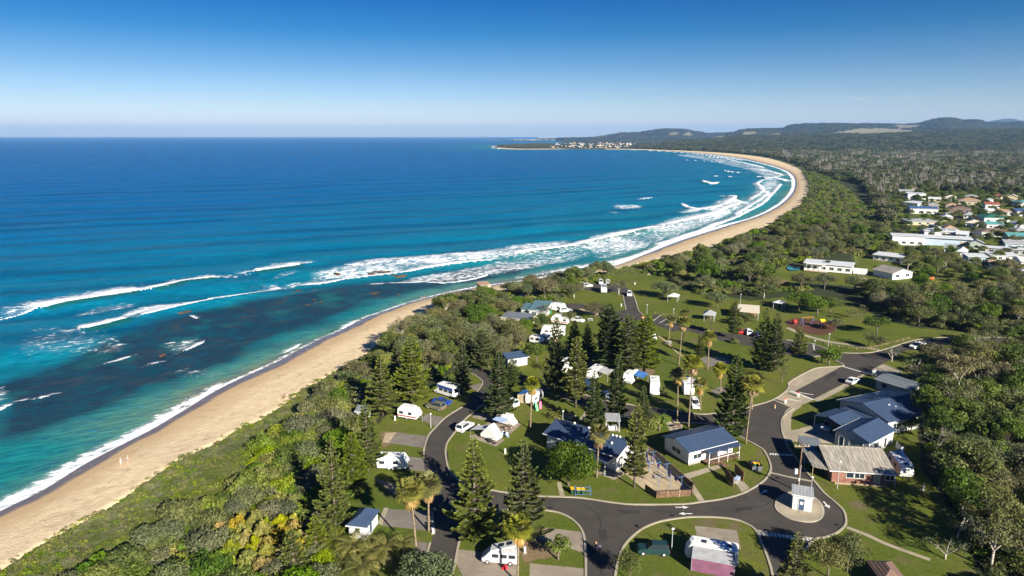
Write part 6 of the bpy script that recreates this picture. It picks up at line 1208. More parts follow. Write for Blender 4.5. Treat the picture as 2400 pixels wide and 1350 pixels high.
def caravan(lab, a, b_, L=5.6, W=2.35, H=2.65, stripe=None, tandem=False, hatch=2, awn=0, awm=None, wall=None, pop=False, cat='caravan', drop=.5, paintm=None):
    o = put('caravan', lab, cat, a, b_, CG); x0, x1 = -L/2, L/2
    prof = [(x0+.12, .42), (x1-.35, .42), (x1, 1.15), (x1-.12, 1.5), (x1-.75, H-.06), (x1-1.0, H), (x0+.35, H), (x0+.05, H-.3), (x0, 1.2)]
    extrude(prof, W, .08).obj('body', paintm or M_VW, o)
    for s in ((-1, 1)):
        for k in ((-.42, .42) if tandem else (0,)): wheel(o, -.15+k*1., s*(W/2-.12), .32, .2)
    for xa, xb in ((x0+.5, x0+1.5), (.2, 1.1)): sidewin(o, xa, xb, 1.25, 1.85, W)
    MB().box(x1-.05, -.6, 1.45, x1+.0, .6, 1.5).obj('front_trim', M_ALU, o); sidewin(o, -.75, -.15, .5, 2.2, W, False, M_FRAME)
    if stripe is not None:
        for s in (-1, 1): MB().box(x0+.03, min(s*(W/2+.004), s*(W/2+.014)), .72, x1-.2, max(s*(W/2+.004), s*(W/2+.014)), .98).obj('stripe', stripe, o)
    for h in range(hatch): x = x0+1.+h*(L-2.2)/max(1, hatch-1 if hatch > 1 else 1); MB().box(x, -.3, H, x+.6, .3, H+.12).obj('roof_hatch', M_ALU if h % 2 else M_GLASS, o)
    if pop: MB().box(x0+.6, -W/2+.25, H, x1-1.3, W/2-.25, H+.35).obj('pop_top', M_VW, o)
    mb = MB(); mb.tube([(x1-.4, .5, .45), (x1+.9, 0, .45)], .05, 5); mb.tube([(x1-.4, -.5, .45), (x1+.9, 0, .45)], .05, 5); mb.tube([(x1+.7, 0, .0), (x1+.7, 0, .8)], .035, 5); mb.obj('tow_bar', M_BLACK, o)
    if awn:
        s = 1 if awn > 0 else -1; aw = abs(awn); y0 = s*(W/2+.02); y1 = s*(W/2+aw)
        P = [(x0+.5, y0, H-.15), (x1-1.1, y0, H-.15), (x1-1.1, y1, H-.15-drop), (x0+.5, y1, H-.15-drop)]
        mb = MB(); mb.slab(P if s > 0 else P[::-1], .03); ar = mb.obj('awning', awm or M_CLOTH, o)
        for x in (x0+.52, x1-1.12): MB().tube([(x, y1, H-.17-drop), (x, y1, 0)], .025, 5).obj('awning_pole', M_STEEL, ar)
        if wall is not None:
            MB().box(x0+.5, min(y1, y1-s*.03), .05, x1-1.1, max(y1, y1-s*.03), H-.19-drop).obj('annexe_wall', wall, o)
            V = [(x0+.5, y0, .05), (x0+.5, y1, .05), (x0+.5, y1, H-.2-drop), (x0+.5, y0, H-.2)]; MB().add(V+[(p[0]-.02, p[1], p[2]) for p in V], [(0, 1, 2, 3), (7, 6, 5, 4), (0, 4, 5, 1), (1, 5, 6, 2), (2, 6, 7, 3), (3, 7, 4, 0)]).obj('annexe_wall', wall, o)
    return o
CARG = 'cars of the park visitors'
def car(lab, a, b_, kind='suv', m=None, cat='car', z=None, f=.5, L=None):
    m = m or M_VW; L = L or {'suv': 4.7, 'sedan': 4.6, 'ute': 5.2, 'hatch': 4.1}[kind]; W = 1.85; o = put({'ute': 'utility_truck'}.get(kind, 'car'), lab, cat, a, b_, CARG, z, f); r = L/2
    hb = {'suv': 1.05, 'sedan': .92, 'ute': 1.05, 'hatch': .95}[kind]; ht = {'suv': 1.75, 'sedan': 1.42, 'ute': 1.75, 'hatch': 1.5}[kind]
    extrude([(-r+.1, .3), (r-.15, .3), (r, .5), (r-.03, .78), (r-.25, hb-.12), (r-1.25, hb), (-r+.08, hb), (-r, .7)], W, .09).obj('body', m, o)
    if kind == 'suv': c = (-r+.1, r-1.35, -r+.4, r-2.15)
    elif kind == 'sedan': c = (-r+.55, r-1.25, -r+1.35, r-2.05)
    elif kind == 'hatch': c = (-r+.1, r-1.1, -r+.5, r-1.8)
    else: c = (-.45, r-1.3, -.3, r-2.0)
    h1, h2 = W/2-.06, W/2-.24; P = [(c[0], -h1, hb-.01), (c[1], -h1, hb-.01), (c[1], h1, hb-.01), (c[0], h1, hb-.01), (c[2], -h2, ht), (c[3], -h2, ht), (c[3], h2, ht), (c[2], h2, ht)]
    MB().hexa(P).obj('cabin', m, o)
    def q(i, j, k, l, s=.10, name='window'):   # glass on a cabin face, inset by s
        A_, B_, C_, D_ = [Vector(P[n]) for n in (i, j, k, l)]; c_ = (A_+B_+C_+D_)/4; n = (B_-A_).cross(D_-A_).normalized()*.012; V = [p.lerp(c_, s)+n for p in (A_, B_, C_, D_)]
        MB().add(V+[v-n*.8 for v in V], [(0, 1, 2, 3), (7, 6, 5, 4), (0, 4, 5, 1), (1, 5, 6, 2), (2, 6, 7, 3), (3, 7, 4, 0)]).obj(name, M_GLASS, o)
    q(1, 2, 6, 5, .09, 'windscreen'); q(3, 0, 4, 7, .14, 'rear_window'); q(0, 1, 5, 4, .15); q(2, 3, 7, 6, .15)
    for s in (-1, 1):
        for x in (r-.85, -r+.85): wheel(o, x, s*(W/2-.1), .36 if kind in ('suv', 'ute') else .31, .2)
        MB().box(r-.2, s*.62-.17, .62, r-.02, s*.62+.17, .76).obj('headlight', M_ALU, o); MB().box(-r-.01, s*.7-.1, .6, -r+.05, s*.7+.1, .85).obj('tail_light', mat('red_lens', (.45, .02, .02), .3), o)
    if kind == 'suv':
        for s in (-1, 1): MB().tube([(c[2]+.2, s*.55, ht+.06), (c[3]-.1, s*.55, ht+.06)], .025, 5).obj('roof_rail', M_BLACK, o)
    if kind == 'ute':
        for s in (-1, 1): MB().box(-r+.05, min(s*.92, s*.84), hb, -.5, max(s*.92, s*.84), hb+.28).obj('tray_side', m, o)
        MB().box(-r+.02, -.84, hb, -r+.1, .84, hb+.28).obj('tailgate', m, o)
    return o
def van(lab, a, b_, L=5.2, H=2.2, W=1.95, m=None, name='campervan', cat='campervan', bus=False, f=.5, hood=.7):
    m = m or M_VW; o = put(name, lab, cat, a, b_, CG, None, f); r = L/2
    extrude([(-r+.08, .35), (r-.2, .35), (r, .6), (r-.05, .95), (r-hood*.55, 1.15), (r-hood-.35, H-.08), (r-hood-.6, H), (-r+.15, H), (-r, H-.2)], W, .09).obj('body', m, o)
    a0, b0 = r-hood*.6, r-hood-.33; MB().add([(a0+.0, -.75, 1.2), (a0+.0, .75, 1.2), (b0+.03, .7, H-.2), (b0+.03, -.7, H-.2), (a0-.06, -.75, 1.2), (a0-.06, .75, 1.2), (b0-.03, .7, H-.2), (b0-.03, -.7, H-.2)], [(0, 1, 2, 3), (7, 6, 5, 4), (0, 4, 5, 1), (1, 5, 6, 2), (2, 6, 7, 3), (3, 7, 4, 0)]).obj('windscreen', M_GLASS, o)
    n = 4 if bus else 3; span = (L-hood-.9)/n
    for i in range(n): sidewin(o, -r+.3+i*span, -r+.3+i*span+span*.78, 1.2, 1.75, W)
    MB().box(-r-.012, -.7, 1.25, -r+.02, .7, H-.35).obj('rear_window', M_GLASS, o)
    for s in (-1, 1):
        for x in (r-.9, -r+1.0): wheel(o, x, s*(W/2-.1), .36, .2)
    return o
RED = paint('dark_red', (.35, .03, .05)); BLUEP = paint('deep_blue', (.02, .06, .30)); GREENP = paint('dark_green', (.015, .045, .045)); OLIV = paint('olive_grey', (.16, .15, .11)); DBLUE = paint('dark_blue', (.03, .06, .14)); REDC = paint('red', (.45, .02, .02)); SILV = paint('silver', (.50, .51, .52)); M_STR = mat('striped_awning_cloth', (.35, .45, .65), .8, .1)
caravan('white caravan with dark red stripe on the left of the curved road', (938,976), (984,984), 5.0, 2.3, 2.5, RED, hatch=2, pop=True)
caravan('white twin axle caravan with tree shadow on its roof, left of the curved road', (890,1095), (954,1097), 5.7, 2.35, 2.6, None, True, 1)
caravan('long white caravan with mauve annexe and grey awning at the bottom right', (1722,1322), (1612,1302), 7.4, 2.4, 2.7, None, True, 4, 2.4, M_CLOTH, M_PURP)
caravan('white caravan parked beside the brick house under its roof edge', (2090,1080), (2130,1132), 6.2, 2.35, 2.6, None, True, 3)
caravan('white caravan with blue roofed beige annexe beside a fan palm', (1232,958), (1272,926), 5.2, 2.3, 2.6, None, False, 2, 2.2, M_TARP, M_CANV)
caravan('white caravan with wide grey awning, leftmost visible in the row', (1412,872), (1376,898), 6., 2.4, 2.7, None, True, 2, 3.0)
caravan('white caravan with blue and white awning half behind a pine', (1492,880), (1462,910), 5.6, 2.35, 2.7, None, False, 2, 2.6, M_TARP)
caravan('white caravan seen end on, towed by the white wagon', (1606,905), (1616,934), 6.2, 2.4, 2.8, None, True, 2, 2.2)
caravan('white caravan with awning mostly hidden by dark pines', (1342,858), (1312,878), 6., 2.4, 2.7, None, True, 2, -2.4)
caravan('white caravan on the grass between the bus and the towed caravan', (1328,760), (1297,756), 6., 2.35, 2.6, RED, False, 1, pop=True)
caravan('white caravan behind the four wheel drive near the teal cabin', (1295,727), (1318,730), 6., 2.35, 2.8, None, False, 2)
caravan('white caravan seen end on beside the short upper road', (1413,678), (1416,691), 6., 2.3, 2.8, None, False, 1); caravan('white caravan partly behind pines on the middle lawn', (1502,790), (1535,806), 6.2, 2.3, 2.6, None, False, 2)
caravan('small white trailer caravan left below the white bus', (1250,803), (1266,806), 4, 2.2, 2.3, None, False, 1); caravan('white and orange caravan below the white bus', (1275,800), (1300,802), 5, 2.2, 2.3, mat('orange_paint', (.5, .2, .06), .5), False, 1)
o = van('white bus motorhome parked on the grass', (1318,786), (1274,784), 7.6, 2.9, 2.4, None, 'motorhome', 'motorhome', True, hood=.3)
o = van('white motorhome seen end on with blue tarpaulin', (1532,903), (1535,933), 6.8, 2.9, 2.3, None, 'motorhome', 'motorhome', hood=1.1); MB().box(-2.6, -1.16, 2.0, .2, -1.155-.03, 2.7).obj('side_tarp', M_TARP, o); MB().box(-1.5, -.4, 2.9, -.8, .4, 3.05).obj('roof_hatch', M_ALU, o)
o = van('blue and white motorhome under the pine at the head of the curved road', (1068,932), (1026,918), 6.6, 2.8, 2.3, None, 'motorhome', 'motorhome', hood=1.)
for s in (-1, 1): MB().box(-3.2, min(s*1.156, s*1.17), 1.8, 2.1, max(s*1.156, s*1.17), 2.5).obj('side_panel', BLUEP, o)
o = van('white campervan with raised roof and blue striped awning on a paved pad', (1208,1000), (1168,988), 4.6, 1.9, 1.8); MB().box(-1.9, -.8, 2.0, 1.2, .8, 2.3).obj('pop_top', M_VW, o); MB().slab([(-1.7, -.92, 1.85), (-1.7, -2.9, 1.65), (1.2, -2.9, 1.65), (1.2, -.92, 1.85)][::1], .03).obj('awning', M_STR, o)
o.rotation_euler.z += math.pi; 
o = van('silver campervan with tilted white roof lifted on its pad', (1198,1318), (1146,1314), 5.2, 1.95, 1.9, SILV); mb = MB(); mb.slab([(-2.5, -.85, 3.35), (1.3, -.85, 2.15), (1.3, .85, 2.15), (-2.5, .85, 3.35)], .18); pt = mb.obj('pop_top', M_VW, o)
mb = MB(); mb.hexa([(-2.3, -.75, 1.95), (1.1, -.75, 1.95), (1.1, .75, 1.95), (-2.3, .75, 1.95), (-2.3, -.72, 3.1), (1.0, -.72, 2.02), (1.0, .72, 2.02), (-2.3, .72, 3.1)]); mb.obj('tent_fabric', M_CLOTH, o)
for x, z_ in ((-1.8, 3.14), (-.6, 2.76)): MB().hexa([(x, -.35, z_), (x+.7, -.35, z_-.22), (x+.7, .35, z_-.22), (x, .35, z_), (x, -.35, z_+.08), (x+.7, -.35, z_-.14), (x+.7, .35, z_-.14), (x, .35, z_+.08)]).obj('roof_hatch', M_GLASS, pt)
# folding camper with pointed roof and white flysheet
o = put('folding_camper', 'white A-frame folding camper with white flysheet on a paved pad', 'camper trailer', (1172,1034), (1132,1022), CG)
mb = MB(); P = [(-1.9, 1.1), (1.9, 1.1), (0, 3.1)]; mb.add([(x, -1.05, z) for x, z in P]+[(x, 1.05, z) for x, z in P], [(0, 1, 2), (5, 4, 3), (0, 3, 4, 1), (1, 4, 5, 2), (2, 5, 3, 0)]); mb.obj('roof', M_VW, o); MB().box(-1.95, -1.05, .4, 1.95, 1.05, 1.1).obj('body', M_VW, o); wheel(o, 0, -.98, .3); wheel(o, 0, .98, .3)
MB().add([(-1.3, -1.06, 1.2), (-.5, -1.06, 1.2), (-.5, -1.06, 2.), (-1.1, -1.06, 1.7)], [(0, 1, 2, 3)]).obj('window', M_GLASS, o); MB().slab([(1.2, -1.2, 2.1), (4.2, -1., 1.5), (4.2, 1.6, 1.5), (.8, 1.4, 2.3)], .02).obj('flysheet', M_VW, o); MB().box(-1.5, -2.9, 0, -.7, -2.4, .7).obj('camp_kitchen', M_BLACK, o); MB().tube([(4.1, -1, 1.5), (4.1, -1, 0)], .02, 4).obj('pole', M_STEEL, o); MB().tube([(4.1, 1.6, 1.5), (4.1, 1.6, 0)], .02, 4).obj('pole', M_STEEL, o)
car('white sport utility car left of the folding camper', (1075,1016), (1104,997), 'suv'); car('white car behind the striped awning campervan', (1212,956), (1180,942), 'suv'); car('olive grey four wheel drive next to the blue sedan', (1042,963), (1001,953), 'suv', OLIV)
car('deep blue sedan behind the olive four wheel drive', (1016,944), (1056,950), 'sedan', BLUEP); car('dark green four wheel drive on the lawn at the bottom', (1565,1298), (1496,1294), 'suv', GREENP); car('white sedan on the entrance road beside the reception', (1986,903), (2011,892), 'sedan')
car('white utility with tray leaving on the entrance road', (2165,812), (2133,819), 'ute'); car('white wagon towing the end on caravan', (1623,940), (1634,966), 'suv'); car('small red car in the car park', (1735,784), (1730,776), 'hatch', REDC); car('white car in the car park next to the red one', (1758,788), (1748,777), 'suv')
car('dark car in the car park right of the white one', (1775,793), (1768,783), 'hatch', DBLUE); car('white car coming down the short upper road', (1474,687), (1476,699), 'suv'); car('white utility with canopy on the grass near the bus', (1340,752), (1364,756), 'ute'); car('white four wheel drive beside the towed caravan', (1316,732), (1335,731), 'suv')
car('dark blue car on grass near the trees on the point', (1219,698), (1237,700), 'sedan', DBLUE); car('blue and white four wheel drive behind the dark blue car', (1233,692), (1252,694), 'suv', SILV); car('dark blue wagon in front of the leftmost awning caravan', (1372,903), (1384,921), 'suv', DBLUE)
car('dark car between pines at the road below the awning caravans', (1426,938), (1418,926), 'suv', DBLUE); car('white van beside the end on caravan at the upper road', (1425,668), (1424,660), 'suv'); car('white car left of the upper road under trees', (1368,674), (1384,672), 'suv'); car('pale car parked inside the open carport', (1945,1000), (1932,1014), 'ute', SILV, f=.3)
car('white van at the top of the upper road', (1407,662), (1409,668), 'suv'); car('teal car under the lean-to beside the brick house', (1900,1072), (1893,1088), 'sedan', paint('teal', (.03, .12, .14))); car('white car in the village street', (2242,498), (2250,499), 'suv', z=4.1); car('white van parked beside the grey tent roof shed', (2262,500), (2279,501), 'suv', z=4.1, L=5.5)
# ------------------------------------------------------------------ people: one skinned body, clothes as separate parts
def skin(name, joints, bones, m, parent, sub=1):
    me = bpy.data.meshes.new(name); me.from_pydata([j[0] for j in joints], bones, []); me.update(); me.materials.append(m); o = link(name, me, parent)
    me.attributes  # keep
    bm_o = o.modifiers.new('skin', 'SKIN')
    if not me.skin_vertices:
        import bmesh; bm = bmesh.new(); bm.from_mesh(me); bm.verts.layers.skin.verify(); bm.to_mesh(me); bm.free()
    for i, sv in enumerate(me.skin_vertices[0].data): sv.radius = (joints[i][1], joints[i][1]*.85); sv.use_root = (i == 0)
    o.modifiers.new('smooth', 'SUBSURF').levels = sub; o.modifiers[-1].render_levels = sub; bm_o.use_smooth_shade = True; return o
M_SKIN = mat('skin_tone', (.50, .30, .20), .6, .05); M_HAIR = mat('dark_hair', (.05, .03, .02), .8, .1); M_HAIRL = mat('grey_hair', (.35, .32, .28), .8, .1)
def cloth(n, c): return mat('cloth_'+n, c, .9, .12, 4.)
def person(lab, u, v, rz, shirt, pants, hair=M_HAIR, pose='walk', H=1.72, group=None, z=None, hat=None):
    p = Gh(u, v) if z is None else G(u, v, z); o = empty('person', p, rz, lab, 'person', group); s = H/1.75; w_ = .22 if pose == 'walk' else 0.03
    if pose == 'sit': hip = (0, 0, .14); ch = (-.10, 0, .48); nk = (-.13, 0, .63); hd = (-.12, 0, .80); legs = [((.02, s_*.09, .13), (.30, s_*.13, .42), (.52, s_*.12, .08), (.66, s_*.12, .05)) for s_ in (-1, 1)]; arms = [((-.12, s_*.19, .58), (.02, s_*.27, .36), (.22, s_*.2, .36), (.30, s_*.19, .37)) for s_ in (-1, 1)]
    elif pose == 'bend': hip = (0, 0, .88); ch = (.22, 0, 1.10); nk = (.36, 0, 1.20); hd = (.48, 0, 1.24); legs = [((0, s_*.1, .86), (.05, s_*.11, .46), (0, s_*.11, .07), (.16, s_*.12, .03)) for s_ in (-1, 1)]; arms = [((.32, s_*.19, 1.14), (.42, s_*.22, .88), (.55, s_*.16, .68), (.60, s_*.15, .60)) for s_ in (-1, 1)]
    else: hip = (0, 0, .92); ch = (.02, 0, 1.28); nk = (.02, 0, 1.46); hd = (.05, 0, 1.62); legs = [((0, s_*.09, .90), (s_*w_*.6+.06, s_*.1, .49), (s_*w_*1.1, s_*.1, .08), (s_*w_*1.1+.16, s_*.11, .035)) for s_ in (-1, 1)]; arms = [((.02, s_*.19, 1.40), (-s_*w_*.5, s_*.26, 1.13), (-s_*w_*.9+.05, s_*.25, .88), (-s_*w_*.9+.08, s_*.24, .80)) for s_ in (-1, 1)]
    J = [(hip, .13), (ch, .155), (nk, .06), (hd, .095), ((hd[0]+.0, 0, hd[2]+.10), .075)]; B = [(0, 1), (1, 2), (2, 3), (3, 4)]
    for L_, R_ in ((legs, (.085, .062, .042, .035)), (arms, (.055, .042, .032, .03))):
        for ch_ in L_:
            b0 = len(J); J += [(c, r_) for c, r_ in zip(ch_, R_)]; B.append((0 if L_ is legs else 1, b0)); B += [(b0+i, b0+i+1) for i in range(3)]
    body = skin('body', J, B, M_SKIN, o)
    Js = [(hip, .15), (ch, .175), (nk, .07)]; Bs = [(0, 1), (1, 2)]
    for a_ in arms: b0 = len(Js); Js += [(a_[0], .075), (tuple(Vector(a_[0]).lerp(Vector(a_[1]), .75)), .062)]; Bs += [(1, b0), (b0, b0+1)]
    skin('shirt', Js, Bs, shirt, o); Jp = [(hip, .158)]; Bp = []
    for l_ in legs: b0 = len(Jp); Jp += [(l_[0], .105), (tuple(Vector(l_[0]).lerp(Vector(l_[1]), .85)), .088)]; Bp += [(0, b0), (b0, b0+1)]
    skin('shorts', Jp, Bp, pants, o); hm = MB(); r_ = .105
    for i in range(6):
        a0 = i*math.pi/6
    import bmesh
    bm = bmesh.new(); bmesh.ops.create_uvsphere(bm, u_segments=10, v_segments=8, radius=.118); [bm.verts.remove(v_) for v_ in list(bm.verts) if v_.co.z < -.03 and v_.co.x > -.02]
    me = bpy.data.meshes.new('hair'); bm.to_mesh(me); bm.free(); me.materials.append(hat or hair); link('hair' if hat is None else 'hat', me, o, (hd[0]-.015, 0, hd[2]+.045))
    fm = MB(); fx = hd[0]+.085
    for s_ in (-1, 1): fm.box(fx, s_*.035-.012, hd[2]+.02, fx+.012, s_*.035+.012, hd[2]+.035)
    fm.box(fx, -.012, hd[2]-.03, fx+.03, .012, hd[2]+.015); fm.box(fx, -.028, hd[2]-.055, fx+.01, .028, hd[2]-.045); fm.obj('face', mat('face_marks', (.20, .09, .07), .6), o)
    for a_ in arms:     # hand with palm, four fingers and a thumb
        h_ = MB(); x, y, z_ = a_[3]; h_.box(x-.02, y-.035, z_-.07, x+.02, y+.035, z_)
        for k in range(4): h_.tube([(x, y-.03+k*.02, z_-.07), (x+.01, y-.03+k*.02, z_-.11-.012*(k in (1, 2))), (x+.025, y-.03+k*.02, z_-.14-.012*(k in (1, 2)))], .009, 4)
        h_.tube([(x+.01, y+.03, z_-.02), (x+.045, y+.05, z_-.07)], .011, 4); h_.obj('hand', M_SKIN, o)
    o.scale = (s, s, s); return o
person('woman walking on the road in dark shorts and bare arms, left of her companion', 1396, 1290, 1.8, cloth('black', (.02, .02, .025)), cloth('navy', (.02, .03, .06)), H=1.66, z=GZ); person('person in blue shirt walking on the road right of the companion', 1405, 1300, 1.8, cloth('blue', (.04, .10, .38)), cloth('khaki', (.22, .18, .12)), H=1.8, z=GZ)
person('left beach walker in white near the wet sand', 284, 1093, .9, cloth('white', (.72, .70, .68)), cloth('pale_pink', (.6, .45, .42)), H=1.7, hat=cloth('white', (.72, .70, .68))); person('right beach walker in pale grey shirt near the wet sand', 300, 1086, .9, cloth('grey', (.42, .42, .46)), cloth('rose', (.5, .30, .32)), M_HAIRL, H=1.7)
person('person sitting on the sand beside the shrubs, left of two', 665, 934, 2.6, cloth('brown', (.16, .08, .05)), cloth('black', (.02, .02, .025)), pose='sit'); person('person sitting on the sand beside the shrubs, right of two', 671, 930, 2.6, cloth('pale', (.6, .5, .4)), cloth('dark_red', (.25, .04, .03)), pose='sit')
person('child in red crouching at the water edge', 994, 699, 1., cloth('red', (.55, .05, .04)), cloth('red', (.55, .05, .04)), pose='bend', H=1.3, z=.3); person('person in pink standing in the shallow water', 988, 701, 2., cloth('pink', (.6, .25, .25)), cloth('navy', (.02, .03, .06)), pose='bend', H=1.5, z=.2)
person('person in red top hanging laundry in the drying yard', 1527, 1088, 2.2, cloth('red', (.55, .05, .04)), cloth('navy', (.02, .03, .06)), pose='stand', z=GZ); person('person in blue beside the camp chair near the end on motorhome', 1555, 922, 1., cloth('sky', (.12, .35, .6)), cloth('orange', (.6, .2, .05)), pose='stand', z=GZ)
# ------------------------------------------------------------------ drying yard
M_LAUN = [cloth('purple_laundry', (.12, .07, .28)), cloth('blue_laundry', (.05, .12, .42)), cloth('white_laundry', (.6, .6, .62)), cloth('teal_laundry', (.08, .3, .35))]; M_BLUEST = mat('blue_steel_post', (.10, .22, .42), .5, .1)
for i, (a, b_, w0) in enumerate([((1502,1078), (1543,1140), 0), ((1514,1074), (1570,1142), 1), ((1530,1080), (1597,1140), 2)]):
    A, B = G(*a), G(*b_); d = B-A; L = d.length; o = empty('clothesline', A, math.atan2(d.y, d.x), ['leftmost clothesline of the fenced drying yard', 'middle clothesline of the drying yard with purple laundry', 'rightmost clothesline of the drying yard'][i], 'clothesline', 'clotheslines of the drying yard')
    for x in (0, L/2, L): mb = MB(); mb.tube([(x, 0, 0), (x, 0, 1.9)], .045, 6); mb.tube([(x, -.7, 1.85), (x, .7, 1.85)], .035, 5); mb.obj('line_post', M_BLUEST, o)
    for y in (-.65, -.22, .22, .65): MB().tube([(0, y, 1.87), (L/2, y, 1.80), (L, y, 1.87)], .012, 3, False).obj('line', M_STEEL, o)
    for k in range(16 if i == 1 else 6):
        x = rt.uniform(.2, L-.8); y = rt.choice((-.65, -.22, .22, .65)); w_ = rt.uniform(.3, .8); h_ = rt.uniform(.5, 1.1); tag(MB().box(x, y-.012, 1.84-h_, x+w_, y+.012, 1.84).obj('laundry', M_LAUN[0 if k % 3 else rt.randrange(4)], o))
def fence(lab, pts, h=1.4, m=None, post=None, gap=2.2, name='fence', group=None, rails=False, z=None):
    P = Gn(pts); o = empty(name, P[0], 0, lab, 'fence', group); O = P[0]
    for a, b_ in zip(P[:-1], P[1:]):
        L = (b_-a).length; n = max(1, round(L/gap)); d = (b_-a)/n; s = Vector((-d.y, d.x, 0)).normalized()*.03
        for i in range(n+1):
            c = a+d*i-O; MB().box(c.x-.05, c.y-.05, 0, c.x+.05, c.y+.05, h+.08).obj('post', post or m, o)
            if i < n:
                e_ = c+d; q = d.normalized()*.06; c0 = c+q; e0 = e_-q
                if rails:
                    for zz in (h*.5, h*.95): MB().tube([(c0.x, c0.y, zz), (e0.x, e0.y, zz)], .03, 4).obj('rail', m, o)
                else:
                    for k in range(6):
                        z0 = .08+k*(h-.1)/6; MB().hexa([(c0.x-s.x, c0.y-s.y, z0), (e0.x-s.x, e0.y-s.y, z0), (e0.x+s.x, e0.y+s.y, z0), (c0.x+s.x, c0.y+s.y, z0)]+[(c0.x-s.x, c0.y-s.y, z0+h/6-.05), (e0.x-s.x, e0.y-s.y, z0+h/6-.05), (e0.x+s.x, e0.y+s.y, z0+h/6-.05), (c0.x+s.x, c0.y+s.y, z0+h/6-.05)]).obj('slat', m, o)
    return o
fence('brown slatted timber fence round the drying yard', [(1518,1062),(1535,1068),(1624,1148),(1620,1163),(1537,1168),(1512,1150)], 1.3, M_TIMBER, M_TIMB2)
fence('timber slat screen left of the wash bench', [(1700,1118),(1718,1142)], 1.9, M_TIMBER, None, 1.5, 'screen'); fence('timber slat screen right of the wash bench', [(1722,1108),(1742,1130)], 1.9, M_TIMBER, None, 1.5, 'screen')
o = empty('wash_bench', G(1727,1130), .9, 'blue topped wash bench between two slatted screens', 'bench'); MB().box(-.8, -.35, .75, .8, .35, .85).obj('top', M_STR, o); MB().box(-.7, -.3, 0, -.5, .3, .75).obj('leg', M_STEEL, o); MB().box(.5, -.3, 0, .7, .3, .75).obj('leg', M_STEEL, o)
fence('low timber rail along the footpath to the playground', [(1880,793),(1930,807),(1985,818),(2030,820),(2090,806),(2130,795)], .7, M_TIMB2, None, 2.6, 'rail_fence', None, True); fence('row of low rails around the parking bays', [(1535,735),(1575,742),(1625,755)], .6, M_TIMB2, None, 3, 'rail_fence', None, True)
fence('orange mesh fence beside the white cottage', [(2172,660),(2188,657)], 1.6, mat('orange_mesh', (.65, .17, .05), .8), None, 1.5); fence('pale fence of the yard behind the garage building', [(2100,1050),(2112,1062),(2108,1075)], 1.4, W_GREY, M_FRAME, 2.)
# ------------------------------------------------------------------ bins, tables, posts
M_BIN = mat('green_bin', (.02, .06, .03), .6, .1); M_LIDY = mat('yellow_lid', (.75, .42, .02), .5, .05); M_LIDR = mat('red_lid', (.45, .03, .03), .5, .05)
_b = (MB().hexa([(-.25, -.3, .06), (.25, -.3, .06), (.25, .3, .06), (-.25, .3, .06), (-.3, -.37, .98), (.3, -.37, .98), (.3, .37, .98), (-.3, .37, .98)]).mesh('bin_body', M_BIN), MB().slab([(-.32, -.4, 1.04), (.32, -.4, 1.04), (.32, .4, 1.10), (-.32, .4, 1.10)], .06).mesh('lid', M_LIDY))
def bin_(u, v, lab, rz=.2):
    o = empty('wheelie_bin', G(u, v), rz, lab, 'bin', 'yellow lidded wheelie bins'); link('bin_body', _b[0], o); link('lid', _b[1], o)
    for s in (-1, 1): mb = MB(); mb.tube([(s*.28, .3, .12), (s*.33, .3, .12)], .12, 8); mb.obj('wheel', M_BLACK, o)
for u, v, l in [(1341,1157,'yellow lidded bin standing left outside the rack'), (1355,1158,'left yellow lidded bin inside the steel rack'), (1366,1159,'right yellow lidded bin inside the steel rack'), (1767,1096,'left yellow lidded bin of the dark enclosure'), (1779,1098,'right yellow lidded bin of the dark enclosure'), (1934,1112,'yellow lidded bin beside the brick house')]: bin_(u, v, l)
o = empty('bin_rack', G(1348,1160), .05, 'blue steel rack around yellow lidded bins on the lawn', 'rack')
for x in (0, 2.6): 
    for y in (-.5, .6): MB().tube([(x, y, 0), (x, y, 1.5)], .04, 5).obj('post', M_BLUEST, o)
for y in (-.5, .6):
    for z_ in (.35, 1.1): MB().tube([(0, y, z_), (2.6, y, z_)], .03, 4).obj('rail', M_BLUEST, o)
o = empty('bin_enclosure', G(1761,1103), .1, 'dark slatted enclosure holding two yellow lidded bins', 'enclosure'); MB().box(0, 1.2, 0, 1.9, 1.26, 1.4).obj('back_panel', M_DARK, o); MB().box(-.03, -.2, 0, .03, 1.2, 1.2).obj('side_panel', M_DARK, o); MB().box(1.87, -.2, 0, 1.93, 1.2, 1.2).obj('side_panel', M_DARK, o); MB().box(0, -.3, 0, 1.9, -.24, .9).obj('front_panel', mat('slate_panel', (.10, .11, .13), .7), o)
def table(u, v, lab, rz, m=None):
    o = empty('picnic_table', G(u, v), rz, lab, 'picnic table', 'picnic tables'); m = m or M_TIMBER
    for k in range(5): MB().box(-.9, -.38+k*.155, .72, .9, -.25+k*.155, .77).obj('table_plank', m, o)
    for s in (-1, 1):
        MB().box(-.9, s*.68-.13, .42, .9, s*.68+.13, .46).obj('seat', m, o)
        mb = MB(); mb.tube([(s*.6, -.7, 0), (s*.6, -.2, .72)], .04, 4); mb.tube([(s*.6, .7, 0), (s*.6, .2, .72)], .04, 4); mb.tube([(s*.6, -.75, .40), (s*.6, .75, .40)], .035, 4); mb.obj('leg_frame', M_STEEL, o)
table(1336, 975, 'brown picnic table on the tan slab near the lawn path', .4); table(1192, 1007, 'small dark table on the pad beside the campervan', .2, M_TIMBER); table(1588, 1003, 'picnic table on the path below the road', .3); table(1566, 806, 'pale picnic table at the foot of the leftmost car park palm', .1, M_STEEL); table(1383, 752, 'picnic table on the lawn left of the columnar pine', .1, M_STEEL); table(1661, 748, 'table under the hip roofed picnic shelter', .1); table(1478, 1095, 'table on the concrete beside the amenities block', .6, M_STEEL)
